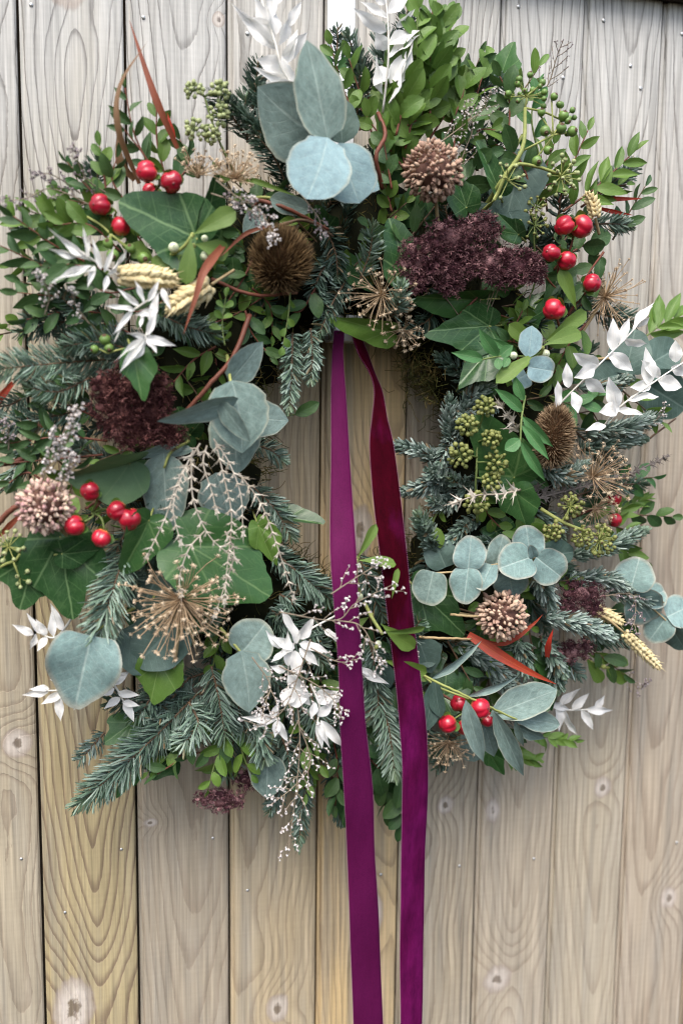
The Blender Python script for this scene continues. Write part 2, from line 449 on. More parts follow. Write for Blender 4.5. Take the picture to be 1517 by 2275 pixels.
def tube(path, r0, r1=None, sides=6, cap=True):
    path = np.asarray(path, float); n = len(path)
    r1 = r0 if r1 is None else r1
    tg = norm(np.gradient(path, axis=0))
    ref = np.array([0.13, -0.9, 0.4])
    a = norm(np.cross(tg, ref)); b = np.cross(tg, a)
    r = np.linspace(r0, r1, n)[:, None, None]
    th = np.linspace(0, 2 * np.pi, sides, endpoint=False)
    v = path[:, None] + r * (np.cos(th)[None, :, None] * a[:, None] + np.sin(th)[None, :, None] * b[:, None])
    i = np.arange(n - 1)[:, None] * sides; j = np.arange(sides)[None]; k = (j + 1) % sides
    q = np.stack([i + j, i + k, i + sides + k, i + sides + j], -1).reshape(-1, 4)
    v = v.reshape(-1, 3)
    if not cap: return v, [q]
    v = np.concatenate([v, path[:1], path[-1:]])
    c0, c1 = n * sides, n * sides + 1
    t0 = np.stack([np.full(sides, c0), np.roll(np.arange(sides), -1), np.arange(sides)], 1)
    e = (n - 1) * sides
    t1 = np.stack([np.full(sides, c1), e + np.arange(sides), e + np.roll(np.arange(sides), -1)], 1)
    return v, [q, np.concatenate([t0, t1])]


def lathe(prof, sides=10, lobes=0, depth=0.0):
    """Profile [(r,z)] with r=0 at both ends, spun round Z; returns verts, faces, uv (v = height)."""
    v, uv = [], []
    m = len(prof)
    zs = [p[1] for p in prof]; z0, z1 = min(zs), max(zs)
    th = np.linspace(0, 2 * np.pi, sides, endpoint=False)
    for r, z in prof:
        k = 1 - depth * np.abs(np.cos(th * lobes / 2)) ** 12 if lobes else 1.0
        for c, s, kk in zip(np.cos(th), np.sin(th), np.broadcast_to(k, th.shape)):
            v.append((r * kk * c, r * kk * s, z)); uv.append((0.5, (z - z0) / (z1 - z0)))
    i = np.arange(m - 1)[:, None] * sides; j = np.arange(sides)[None]; k = (j + 1) % sides
    q = np.stack([i + j, i + k, i + sides + k, i + sides + j], -1).reshape(-1, 4)
    return np.array(v), q, np.array(uv)


def frame(b, t, w, roll=0.0, zk=None):
    """Matrix with origin b, Y towards t (length |t-b|), X across (w), Z towards the lens before the roll."""
    b, t = Vector(b), Vector(t)
    y = t - b; L = y.length; y.normalize()
    v = (CAM - b).normalized()
    z = (v - y * v.dot(y))
    if z.length < 1e-4: z = UPV - y * UPV.dot(y)
    z.normalize(); x = y.cross(z)
    c, s = math.cos(roll), math.sin(roll)
    x2 = x * c - z * s; z2 = x * s + z * c
    k = L if zk is None else zk
    m = Matrix.Identity(4)
    for i in range(3):
        m[i][0], m[i][1], m[i][2], m[i][3] = x2[i] * w, y[i] * L, z2[i] * k, b[i]
    return m


# ------------------------------------------------------------------ things, parts, labels
def thing(name, label, cat, loc, group=None, kind=None):
    o = bpy.data.objects.new(name, None)
    COL.objects.link(o); o.location = loc; o.empty_display_size = 0.01
    o['label'] = label; o['category'] = cat
    if group: o['group'] = group
    if kind: o['kind'] = kind
    return o


def part(name, me, parent, mw=None, kind=None, label=None, loc=None):
    """A child; mw is its place in the world, or the mesh is already measured from the thing's base (LOC: a parent part's base)."""
    o = bpy.data.objects.new(name, me)
    COL.objects.link(o); o.parent = parent
    if mw is not None:
        base = loc if loc is not None else parent.location
        o.matrix_basis = Matrix.Translation(-Vector(base)) @ mw
    if kind: o['kind'] = kind
    if label: o['label'] = label
    return o


LAND = [(700, 260, 'the big pointed eucalyptus leaves'), (962, 380, 'the tall tan allium head'), (1045, 560, 'the wide maroon sedum'),
        (305, 905, 'the round maroon sedum'), (622, 575, 'the round dark teasel'), (1230, 970, 'the oval teasel'),
        (330, 617, 'the thicker wheat ear'), (415, 665, 'the slanting wheat ear'), (355, 390, 'the pair of blushing red berries'),
        (225, 1150, 'the cluster of glossy red berries'), (100, 1125, 'the pink allium head'), (400, 1340, 'the big straw starburst'),
        (470, 1130, 'the drooping silver thistle stems'), (190, 1480, 'the heart-shaped pale eucalyptus leaf'), (1040, 1280, 'the silver-dollar eucalyptus'),
        (1115, 1367, 'the small tan allium head'), (1030, 1590, 'the lowest red berries'), (745, 1100, 'the flat plum ribbon tail'),
        (1370, 810, 'the white leaves above the oval teasel'), (660, 1470, 'the white leaves beside the ribbon'), (1270, 500, 'the paired red berries'),
        (1060, 1030, 'the olive ivy berry heads'), (1150, 1480, 'the orange-red blade'), (210, 1700, 'the longest bottom fir bough'),
        (850, 660, 'the half-hidden straw starburst'), (1340, 655, 'the spiky straw starburst by the fence'), (345, 490, 'the big glossy ivy leaf'),
        (480, 1270, 'the broad square ivy leaf'), (540, 920, 'the drooping grey eucalyptus leaves'), (1180, 320, 'the green umbel on a thick stem'),
        (460, 240, 'the pale green umbels'), (610, 90, 'the white leaves at the fence top'), (300, 120, 'the russet blades'),
        (870, 1660, 'the fir tip between the ribbon tails'), (80, 810, 'the pale fir bough'), (510, 1500, 'the twin round eucalyptus leaves'),
        (200, 570, 'the white leaves by the wheat'), (1230, 690, 'the lone low red berry'), (490, 1770, 'the hanging maroon sedum'),
        (1290, 1340, 'the small far sedum'), (1420, 1320, 'the blue coin leaves at the edge'), (1430, 1440, 'the thin wheat ear')]
USED = set()


def rel(x, y, lm):
    dx, dy = x - lm[0], y - lm[1]
    if math.hypot(dx, dy) < 45: return 'against'
    a = 'above' if dy < 0 else 'below'
    b = 'left of' if dx < 0 else 'right of'
    if abs(dy) > 2 * abs(dx): return 'straight ' + a
    if abs(dx) > 2 * abs(dy): return 'directly ' + b
    return a + ' and ' + b


def auto(kind, x, y):
    """A label that no other thing has: kind plus where it sits among things one can find."""
    ls = sorted(LAND, key=lambda l: (l[0] - x) ** 2 + (l[1] - y) ** 2)[:6]
    c = [f'{kind} {rel(x, y, l)} {l[2]}' for l in ls[:2]]
    c += [f'{kind} between {ls[i][2]} and {ls[j][2]}' for i in range(4) for j in range(i + 1, 5)]
    c += [f'{kind} {rel(x, y, l)} {l[2]}' for l in ls[2:]]
    c += [f'small {q}' for q in c] + [f'half hidden {q}' for q in c]
    for q in c:
        if len(q.split()) <= 16 and q not in USED:
            USED.add(q); return q
    return c[0]


# ------------------------------------------------------------------ leaves
def width(kind, v):
    a, b = {'ellip': (0.75, 0.75), 'ovate': (0.5, 0.85), 'lance': (0.8, 1.15), 'round': (0.48, 0.48), 'paddle': (1.25, 0.45),
            'acumin': (0.75, 1.35), 'obov': (0.9, 0.55), 'blade': (0.15, 0.9)}[kind]
    m = a / (a + b)
    return (v ** a) * ((1 - v) ** b) / (m ** a * (1 - m) ** b)


_lc = {}


def leaf(kind, mat, fold=0.2, curl=0.15, wave=0.0, twist=0.0, var=0):
    key = (kind, mat, round(fold, 2), round(curl, 2), round(wave, 2), round(twist, 2), var)
    if key in _lc: return _lc[key]
    nl, nw = 12, 6
    vs = np.linspace(0.0, 1.0, nl + 1)
    us = np.linspace(-1, 1, nw + 1)
    r = np.random.default_rng(var + 5)
    w = width(kind, np.clip(vs, 1e-4, 1 - 1e-4)); w[0] = max(w[0], 0.02); w[-1] = 0.0
    w = w * (1 + 0.04 * r.normal(size=nl + 1))
    V, U = np.meshgrid(vs, us, indexing='ij')
    x = U * 0.5 * w[:, None]
    ph = r.uniform(0, 6)
    z = fold * np.abs(U) ** 1.3 * 0.5 * w[:, None] * 0.5 - curl * (V ** 2 - 0.3 * V) + wave * np.sin(V * 9 + ph + U * 1.2) * np.abs(U) * w[:, None] * 0.5
    a = twist * V
    bend = 0.06 * r.normal() * np.sin(V * np.pi)
    xx = x * np.cos(a) + bend; zz = z + x * np.sin(a)
    y = V * (1 - 0.18 * abs(curl) * V)
    v = np.stack([xx, y, zz], -1).reshape(-1, 3)
    k = nw + 1
    i = np.arange(nl)[:, None] * k; j = np.arange(nw)[None]
    q = np.stack([i + j, i + j + 1, i + k + j + 1, i + k + j], -1).reshape(-1, 4)
    uv = np.stack([0.5 + 0.5 * U, V], -1).reshape(-1, 2)
    me = mesh_np('leaf', v, [q], M[mat], uv, {'edge': np.abs(U).ravel()})
    _lc[key] = me
    return me


def cordate(mat, notch=0.1, fold=0.15, curl=0.2, var=0, sharp=0.9, low=0.3):
    """A heart-shaped or rounded blade whose two lobes reach a little behind the stalk; unit length, width 1."""
    key = ('cordate', mat, notch, fold, curl, var, sharp, low)
    if key in _lc: return _lc[key]
    n, m = 48, 7
    r = np.random.default_rng(var + 50)
    th = np.linspace(0, 2 * np.pi, n, endpoint=False)
    h = (1 - np.cos(th)) / 2                    # 0 at the stalk, 1 at the tip
    sgn = np.sign(np.sin(th))
    w = width('ovate' if sharp > 0.7 else 'round', np.clip(h * (1 - low) + low * 0.25, 1e-4, 1)) if False else np.abs(np.sin(th)) ** 0.75 * (1 + low * (1 - 2 * h))
    w[h > 0.5] *= (1 - ((h[h > 0.5] - 0.5) / 0.5) ** 2 * 0.35 * sharp)
    w = w / w.max() * 0.5
    y = h - notch * np.exp(-((np.abs(np.sin(th)) - 0.55) / 0.3) ** 2) * (h < 0.3)
    a1, a2, a3 = r.uniform(0, 6, 3)
    wob = 1 + 0.035 * np.sin(2 * th + a1) + 0.03 * np.sin(3 * th + a2) + 0.012 * np.sin(7 * th + a3)
    w = w * wob; y = y * (0.5 + 0.5 * wob)
    B = np.stack([sgn * w, y], 1)
    c = np.array([0.0, 0.06])
    s = np.linspace(0, 1, m + 1)[1:]
    pts = [c[None]] + [c + k * (B - c) for k in s]
    xy = np.concatenate(pts)
    X, Y = xy[:, 0], xy[:, 1]
    z = fold * np.abs(X) - curl * Y ** 2 * 0.6 + 0.03 * np.sin(Y * 7 + r.uniform(0, 6)) * np.abs(X) * 4 - 0.25 * curl * X ** 2
    v = np.stack([X, Y, z], 1)
    j = np.arange(n); k = (j + 1) % n
    tri = np.stack([np.zeros(n, int), 1 + j, 1 + k], 1)
    q = np.concatenate([np.stack([1 + a * n + j, 1 + (a + 1) * n + j, 1 + (a + 1) * n + k, 1 + a * n + k], 1) for a in range(m - 1)])
    tri, q = tri[:, ::-1], q[:, ::-1]
    uv = np.stack([0.5 + X, Y], 1)
    ed = np.concatenate([[0.0]] + [np.full(n, a) for a in s])
    me = mesh_np('leaf', v, [q, tri], M[mat], uv, {'edge': ed})
    # face towards +Z
    if me.polygons[0].normal.z < 0: me.flip_normals()
    _lc[key] = me
    return me


IVY = {  # outline: (angle from the tip, radius), mirrored
    'five': [(0, 1.0), (8, 0.86), (16, 0.68), (27, 0.6), (38, 0.68), (47, 0.74), (52, 0.74), (60, 0.6), (72, 0.47), (86, 0.47), (98, 0.52), (108, 0.5), (125, 0.36), (145, 0.28), (165, 0.2), (180, 0.1)],
    'three': [(0, 1.0), (9, 0.87), (20, 0.7), (32, 0.62), (46, 0.66), (58, 0.69), (66, 0.65), (80, 0.5), (100, 0.42), (120, 0.36), (145, 0.28), (165, 0.18), (180, 0.08)],
    'broad': [(0, 1.0), (10, 0.9), (20, 0.8), (32, 0.74), (45, 0.74), (55, 0.76), (66, 0.7), (80, 0.6), (97, 0.56), (110, 0.52), (125, 0.42), (145, 0.31), (165, 0.2), (180, 0.08)],
    'spear': [(0, 1.0), (6, 0.9), (14, 0.74), (24, 0.58), (36, 0.47), (52, 0.42), (75, 0.38), (100, 0.34), (125, 0.28), (150, 0.2), (168, 0.13), (180, 0.06)],
}


def ivy_mesh(kind, mat, fold=0.3, curl=0.25, wave=0.05, var=0):
    key = ('ivy', kind, mat, fold, curl, wave, var)
    if key in _lc: return _lc[key]
    o = IVY[kind]; n, m = 72, 9
    r = np.random.default_rng(var + 900)
    th = np.linspace(-180, 180, n, endpoint=False)
    A = [a for a, _ in o]; R = [k for _, k in o]
    asym = 1 + 0.1 * r.normal() * np.sign(th)
    rad = np.interp(np.abs(th), A, R)
    for _ in range(3): rad = (np.roll(rad, 1) + 2 * rad + np.roll(rad, -1)) / 4
    rad = rad * asym * (1 + 0.012 * r.normal(size=n)) * (1 + 0.03 * np.sin(np.radians(th) * 3 + r.uniform(0, 6)))
    B = np.stack([np.sin(np.radians(th)) * rad, np.cos(np.radians(th)) * rad], 1)
    half = np.abs(B[:, 0]).max()
    s = np.linspace(0, 1, m + 1)[1:]
    xy = np.concatenate([[[0, 0]]] + [k * B for k in s])
    X, Y = xy[:, 0], xy[:, 1]
    rr = np.hypot(X, Y)
    tt = np.arctan2(X, Y)
    z = fold * np.abs(X) - curl * rr ** 2 * 0.7 + wave * np.cos(tt * 4 + r.uniform(0, 1)) * rr * 1.2 + 0.005 * np.sin(X * 13 + Y * 9)
    v = np.stack([X / half * 0.5, Y, z], 1)
    j = np.arange(n); k = (j + 1) % n
    tri = np.stack([np.zeros(n, int), 1 + k, 1 + j], 1)
    q = np.concatenate([np.stack([1 + a * n + j, 1 + a * n + k, 1 + (a + 1) * n + k, 1 + (a + 1) * n + j], 1) for a in range(m - 1)])
    me = mesh_np('leaf_blade', v, [q, tri], M[mat], xy.copy(), {'edge': np.concatenate([[0.0]] + [np.full(n, a) for a in s])})
    if me.polygons[0].normal.z < 0: me.flip_normals()
    _lc[key] = me
    return me


def px3(p, d=0.09):
    return NP(P(p[0], p[1], p[2] if len(p) > 2 else d))


def path(pts, n=14, d=0.09):
    return curve([px3(p, d) for p in pts], n)


def stem_part(name, parent, pts, r0, r1, mat, sides=6, n=14, d=0.09):
    """A tube through photograph spots; radii in photograph pixels."""
    pa = path(pts, n, d) if not isinstance(pts, np.ndarray) else pts
    m = MPP(PW / 2, PH / 2, d)
    v, f = tube(pa, r0 * m, r1 * m, sides)
    return part(name, mesh_np(name, v - NP(parent.location), f, M[mat]), parent)


# ------------------------------------------------------------------ the plant builders
def fir(pts, nl=38, dens=1.0, style='flat', nw=4.2, mat='fir', label=None, d=0.09, name='fir_sprig', kind='blue-green fir sprig', anchor=None):
    w = [px3(p, d) for p in pts]
    pixlen = sum(math.hypot(pts[i + 1][0] - pts[i][0], pts[i + 1][1] - pts[i][1]) for i in range(len(pts) - 1))
    ax, ay = anchor or ((pts[-1][0] + pts[0][0]) / 2, (pts[-1][1] + pts[0][1]) / 2)
    th = thing(name, label or auto(kind, ax, ay), 'fir sprig', Vector(w[0]), 'fir sprigs tucked into the wreath')
    mm = MPP(pts[0][0], pts[0][1], d)
    pa = curve(w, 24)
    real = np.linalg.norm(np.diff(pa, axis=0), axis=1).sum() / mm
    v, f = tube(pa, 3.4 * mm, 1.6 * mm, 6)
    part('twig', mesh_np('twig', v - w[0], f, M['twig']), th)
    n = int(real * {'flat': 1.0, 'noble': 0.85, 'soft': 1.0}[style] * dens)
    t = np.sort(nr.random(n)) * 0.985 + 0.015 * nr.random(n)
    tg = norm(np.gradient(pa, axis=0))
    ts = np.linspace(0, 1, 24)
    I = lambda a: np.stack([np.interp(t, ts, a[:, i]) for i in range(3)], 1)
    b = I(pa); T_ = norm(I(tg))
    vw = norm(NP(CAM) - b)
    Z = norm(vw - T_ * (vw * T_).sum(1, keepdims=True)); X = np.cross(T_, Z)
    side = np.where(nr.random(n) < 0.5, -1, 1)
    if style == 'flat':
        ph = side * np.radians(np.clip(80 + 24 * nr.normal(size=n), 0, 150)); ang = np.radians(56 + 9 * nr.normal(size=n)); fwd = 0.28
    elif style == 'noble':
        ph = side * np.radians(np.abs(nr.uniform(0, 150, n))); ang = np.radians(62 + 10 * nr.normal(size=n)); fwd = 0.85
    else:
        ph = nr.uniform(-np.pi, np.pi, n); ang = np.radians(50 + 12 * nr.normal(size=n)); fwd = 0.2
    ang = ang * (1 - 0.6 * np.clip((t - 0.88) / 0.12, 0, 1))
    R = np.cos(ph)[:, None] * Z + np.sin(ph)[:, None] * X
    D = R * np.sin(ang)[:, None] + T_ * np.cos(ang)[:, None] + 0.09 * nr.normal(size=(n, 3))
    D = norm(D)
    L = nl * (0.92 if style == 'noble' else 1.0) * mm * (0.72 + 0.4 * nr.random(n)) * (0.75 + 0.35 * np.sin(np.pi * np.clip(t * 0.95 + 0.1, 0, 1))) * (1 - 0.25 * np.clip((t - 0.85) / 0.15, 0, 1))
    D2 = norm(D + T_ * fwd + Z * 0.12 + 0.08 * nr.normal(size=(n, 3)))
    s = norm(np.cross(D, R + 0.25 * nr.normal(size=(n, 3)))); u = np.cross(s, D)
    nw = nw * {'flat': 1.05, 'noble': 1.45, 'soft': 1.0}[style]
    hw = nw * 0.5 * mm * (0.85 + 0.3 * nr.random(n))
    rings = []
    for k, (c, q) in enumerate(((b, 0.75), (b + D * (L * 0.5)[:, None], 1.0), (b + D * (L * 0.5)[:, None] + D2 * (L * 0.4)[:, None], 0.8))):
        h = (hw * q)[:, None]
        rings += [c + s * h, c - s * h, c + u * h * 0.55]
    tip = b + D * (L * 0.5)[:, None] + D2 * (L * 0.52)[:, None]
    V = np.stack(rings + [tip], 1).reshape(-1, 3)
    fq = []
    for k in range(2):
        for a, c in ((0, 2), (2, 1), (1, 0)):
            fq.append([k * 3 + a, k * 3 + c, k * 3 + 3 + c, k * 3 + 3 + a])
    ft = [[6, 8, 9], [8, 7, 9], [7, 6, 9]]
    off = (np.arange(n) * 10)[:, None, None]
    fq = (np.array(fq)[None] + off).reshape(-1, 4); ft = (np.array(ft)[None] + off).reshape(-1, 3)
    under = np.tile(np.array([0.3, 0.3, 0.0, 0.3, 0.3, 0.0, 0.7, 0.7, 0.5, 0.9]) if style == 'noble' else np.array([0.25, 0.25, 0.0] * 3 + [0.3]), n) + np.repeat((nr.random(n) < 0.3) * 0.8, 10)
    me = mesh_np('needles', V - w[0], [fq, ft], M[mat], None,
                 {'rnd': np.repeat(nr.random(n), 10), 'tip': np.repeat(t, 10), 'along': np.tile([0, 0, 0, .5, .5, .5, .9, .9, .9, 1], n), 'under': under}, False)
    part('needles', me, th, kind='stuff')
    return th


def sprig(pts, L=50, Wd=24, gap=24, mode='alt', ang=48, mat='box', shape='ellip', smat='gstem', sr=3.0, d=0.1, label=None, name='leafy_sprig',
          kind='green leafy sprig', cat='leafy sprig', group='leafy sprigs tucked into the wreath', tip=True, out=22, roll=35, start=0.12, fold=0.25, curl=0.2, jit=0.18, anchor=None, taper=0.3):
    w = [px3(p, d) for p in pts]
    ax, ay = anchor or (pts[-1][0] * .7 + pts[0][0] * .3, pts[-1][1] * .7 + pts[0][1] * .3)
    th = thing(name, label or auto(kind, ax, ay), cat, Vector(w[0]), group)
    mm = MPP(pts[0][0], pts[0][1], d)
    pa = curve(w, 20)
    v, f = tube(pa, sr * mm, sr * 0.45 * mm, 6)
    part('stem', mesh_np('stem', v - w[0], f, M[smat]), th)
    tot = np.linalg.norm(np.diff(pa, axis=0), axis=1).sum()
    k = max(2, int(tot * (1 - start) / (gap * mm)))
    ts = np.linspace(0, 1, 20)
    tg = norm(np.gradient(pa, axis=0))
    for i in range(k + 1):
        t_ = start + (1 - start) * i / k
        last = i == k
        if last and not tip: break
        b = np.array([np.interp(t_, ts, pa[:, q]) for q in range(3)])
        tv = norm(np.array([np.interp(t_, ts, tg[:, q]) for q in range(3)]))
        vw = norm(NP(CAM) - b); Z = norm(vw - tv * (vw @ tv)); X = np.cross(tv, Z)
        sides = ([0] if last else ([-1, 1] if mode == 'opp' else [1 if i % 2 else -1]))
        for sd in sides:
            a = math.radians(ang * (1 + jit * rng.gauss(0, 1))) * sd * (1 - 0.35 * t_)
            o = math.radians(rng.gauss(out * 0.5, out * 0.6))
            D = tv * math.cos(a) + X * math.sin(a)
            D = norm(D * math.cos(o) + Z * math.sin(o))
            l = L * mm * rng.uniform(0.78, 1.12) * (1 - taper * max(0, t_ - 0.6) / 0.4) * (0.85 if last else 1)
            me = leaf(shape, mat, fold * rng.choice((0.6, 1.0, 1.5)), curl * rng.choice((0.4, 1.0, 1.6)), 0.03, 0.0, rng.randrange(4))
            part('leaf', me, th, frame(b, b + D * l, Wd * mm * l / (L * mm) * rng.uniform(0.9, 1.1), math.radians(rng.gauss(0, roll))))
    return th


def leaves(th, items, mat, shape='ovate', d=0.1, fold=0.2, curl=0.15, wave=0.03, name='leaf'):
    """Leaves placed one by one: (base x, base y, tip x, tip y, width px, [roll deg], [base depth], [tip depth], [shape], [mat])."""
    for k, it in enumerate(items):
        bx, by, tx, ty, w = it[:5]
        ro = it[5] if len(it) > 5 else rng.gauss(0, 10)
        db = it[6] if len(it) > 6 and it[6] is not None else d
        dt = it[7] if len(it) > 7 and it[7] is not None else db + 0.004
        sh = it[8] if len(it) > 8 and it[8] else shape
        mt = it[9] if len(it) > 9 else mat
        b, t_ = P(bx, by, db), P(tx, ty, dt)
        me = cordate(mt, 0.08, fold, curl, k % 3) if sh == 'heart' else cordate(mt, 0.05, fold, curl, k % 3, 0.35, 0.12) if sh == 'coin' else leaf(sh, mt, fold, curl, wave, 0.0, k % 4)
        part(name, me, th, frame(b, t_, w * MPP(bx, by, db), math.radians(ro)))


def ivy(b, t_, w, d0=0.1, d1=None, kind='three', mat='ivy', roll=0.0, fold=0.3, curl=0.25, wave=0.05, pet=None, label=None, desc='dark green ivy leaf'):
    d1 = d0 + 0.006 if d1 is None else d1
    B, Tp = P(*b, d0), P(*t_, d1)
    th = thing('ivy_leaf', label or auto(desc, (b[0] + t_[0]) / 2, (b[1] + t_[1]) / 2), 'ivy leaf', B, 'ivy leaves tucked into the wreath')
    part('leaf_blade', ivy_mesh(kind, mat, fold, curl, wave, rng.randrange(6)), th, frame(B, Tp, w * MPP(*b, d0), math.radians(roll)))
    pet = pet or (b[0] - (t_[0] - b[0]) * 0.35, b[1] - (t_[1] - b[1]) * 0.35)
    stem_part('petiole', th, [(*b, d0), ((b[0] + pet[0]) / 2, (b[1] + pet[1]) / 2, d0 - 0.008), (*pet, d0 - 0.03)], 2.4, 2.4, 'ystem')
    return th


_pc = {}


def berry_mesh():
    if 'berry' not in _pc:
        prof = [(0.0, 0.0), (0.42, 0.04), (0.75, 0.22), (0.95, 0.52), (1.0, 0.82), (0.95, 1.2), (0.8, 1.52), (0.52, 1.73), (0.24, 1.8), (0.1, 1.8), (0.06, 1.87), (0.0, 1.88)]
        v, q, uv = lathe(prof, 36, 3, 0.17)
        _pc['berry'] = mesh_np('berry', v, [q], M['red'], uv)
    return _pc['berry']


def hyper(items, stem, label, d=0.11, group='sprigs of red berries tucked into the wreath'):
    """A berry sprig: items are (x, y, radius px, aim x, aim y) with the aim the pixel step from the calyx to the far end."""
    B = P(*stem[0][:2], stem[0][2] if len(stem[0]) > 2 else d)
    th = thing('berry_sprig', label, 'berry sprig', B, group)
    stem_part('stem', th, stem, 4.0, 2.6, 'redtwig', d=d)
    end = stem[-1]
    for (x, y, r, ax, ay, *q) in items:
        dd = q[0] if q else d
        m = MPP(x, y, dd)
        l = math.hypot(ax, ay) or 1
        c = P(x, y, dd)
        dirv = (RGT * (ax) - UPV * (ay)).normalized() * min(l / 17, 0.9)
        dirv = (dirv - FWD * math.sqrt(max(0.02, 1 - dirv.length ** 2))).normalized()
        z = dirv; xx = z.cross(Vector((0.2, 0.3, 0.93))).normalized(); yy = z.cross(xx)
        base = c - z * r * m * 0.9
        k = r * m * rng.uniform(0.93, 1.06)
        rot = Matrix(((xx.x, yy.x, z.x, 0), (xx.y, yy.y, z.y, 0), (xx.z, yy.z, z.z, 0), (0, 0, 0, 1)))
        spin = Matrix.Rotation(rng.uniform(0, 6.28), 4, 'Z')
        bw = Matrix.Translation(base) @ rot @ spin @ Matrix.Diagonal((k, k * rng.uniform(.92, 1.04), k * rng.uniform(.9, 1.02), 1))
        be = part('berry', berry_mesh(), th, bw)
        for a in range(4):
            an = a * math.pi / 2 + 0.5
            dv = (xx * math.cos(an) + yy * math.sin(an)) * 0.85 + z * 0.35
            se = part('sepal', leaf('obov', 'calyx', 0.2, -0.25, 0.0, 0.0, a), be)
            se.matrix_basis = bw.inverted() @ frame(base, base + dv * k * rng.uniform(1.2, 1.6), k * 0.95, 0.0)
        pa = curve([NP(P(end[0], end[1], end[2] if len(end) > 2 else d)), NP((P(end[0], end[1], d) + base) / 2 - z * k * 0.7), NP(base)], 8)
        stem_part('stalk', th, pa, 2.4, 2.4, 'gstem', d=d)
    return th


def ball_mesh(key, mat, cap=None, sides=10):
    """A round berry with a flat ring and a dot at its far end (cap = material of that end)."""
    if key not in _pc:
        prof = [(0.0, -1.0), (0.45, -0.88), (0.82, -0.5), (1.0, 0.0), (0.9, 0.45), (0.62, 0.78), (0.42, 0.86), (0.4, 0.93), (0.3, 0.95), (0.12, 0.96), (0.1, 1.15), (0.0, 1.2)]
        v, q, uv = lathe(prof, sides)
        me = mesh_np('berry', v, [q], M[mat], uv)
        if cap:
            me.materials.append(M[cap])
            mi = np.zeros(len(me.polygons), np.int32); mi[6 * sides:] = 1
            me.polygons.foreach_set('material_index', mi)
        _pc[key] = me
    return _pc[key]


def aim(c, z, k, ks=None):
    z = Vector(z).normalized(); x = z.cross(Vector((0.31, 0.2, 0.93))).normalized(); y = z.cross(x)
    ks = ks or k
    return Matrix(((x.x * k, y.x * k, z.x * ks, c[0]), (x.y * k, y.y * k, z.y * ks, c[1]), (x.z * k, y.z * k, z.z * ks, c[2]), (0, 0, 0, 1)))


def umbel(heads, stem, label, bm='olive', cap=None, br=6.0, d=0.11, smat='ystem', n=22, sr=4.0, name='ivy_berry_sprig', cat='ivy berries', spread=1.0, group='sprigs of ivy berries in the wreath'):
    """Heads: (x, y, radius px[, n]) - a ball of stalked berries round each centre."""
    B = P(*stem[0][:2], stem[0][2] if len(stem[0]) > 2 else d)
    th = thing(name, label, cat, B, group)
    stem_part('stem', th, stem, sr, sr * 0.7, smat, d=d)
    me = ball_mesh('u_' + bm + str(cap), bm, cap, 8)
    for hd in heads:
        x, y, R = hd[:3]; k = hd[3] if len(hd) > 3 else n
        dd = hd[4] if len(hd) > 4 else d
        c = NP(P(x, y, dd)); m = MPP(x, y, dd)
        # the nearest spot of the stem
        sp = path(stem, 20, d); j = np.argmin(np.linalg.norm(sp - c, axis=1))
        acc = Acc()
        if np.linalg.norm(sp[j] - c) > 4 * m:
            acc.add(*tube(curve([sp[j], (sp[j] + c) / 2 + np.array([0, -0.002, 0.001]), c], 8), 2.6 * m, 2.2 * m, 5))
        ax = norm(c - sp[max(0, j - 2)] + np.array([0, -0.015, 0]))
        i = np.arange(k) + 0.5
        cz = 1 - (1.0 + 0.55 * spread) * i / k; sn = np.sqrt(np.maximum(0, 1 - cz ** 2)); az = i * 2.39996
        e1 = norm(np.cross(ax, [0.3, 0.2, 0.9])); e2 = np.cross(ax, e1)
        D = sn[:, None] * (np.cos(az)[:, None] * e1 + np.sin(az)[:, None] * e2) + cz[:, None] * ax
        D = norm(D + 0.12 * nr.normal(size=D.shape))
        for q in D:
            rr = R * m * rng.uniform(0.82, 1.06); bb = br * m * rng.uniform(0.8, 1.15)
            e = c + q * rr
            acc.add(*tube(np.stack([c, e]), 1.1 * m, 1.1 * m, 4, False))
            part('berry', me, th, aim(e, q, bb))
        part('pedicels', acc.mesh('pedicels', M[smat], th.location), th, kind='stuff')
    return th


def floret_mesh(key, mat):
    if key not in _pc:
        prof = [(0.0, 0.0), (0.28, 0.08), (0.56, 0.4), (0.62, 0.7), (0.48, 1.0), (0.22, 1.24), (0.0, 1.36)]
        v, q, uv = lathe(prof, 6, 3, 0.35)
        _pc[key] = mesh_np('floret', v, [q], M[mat], uv)
    return _pc[key]


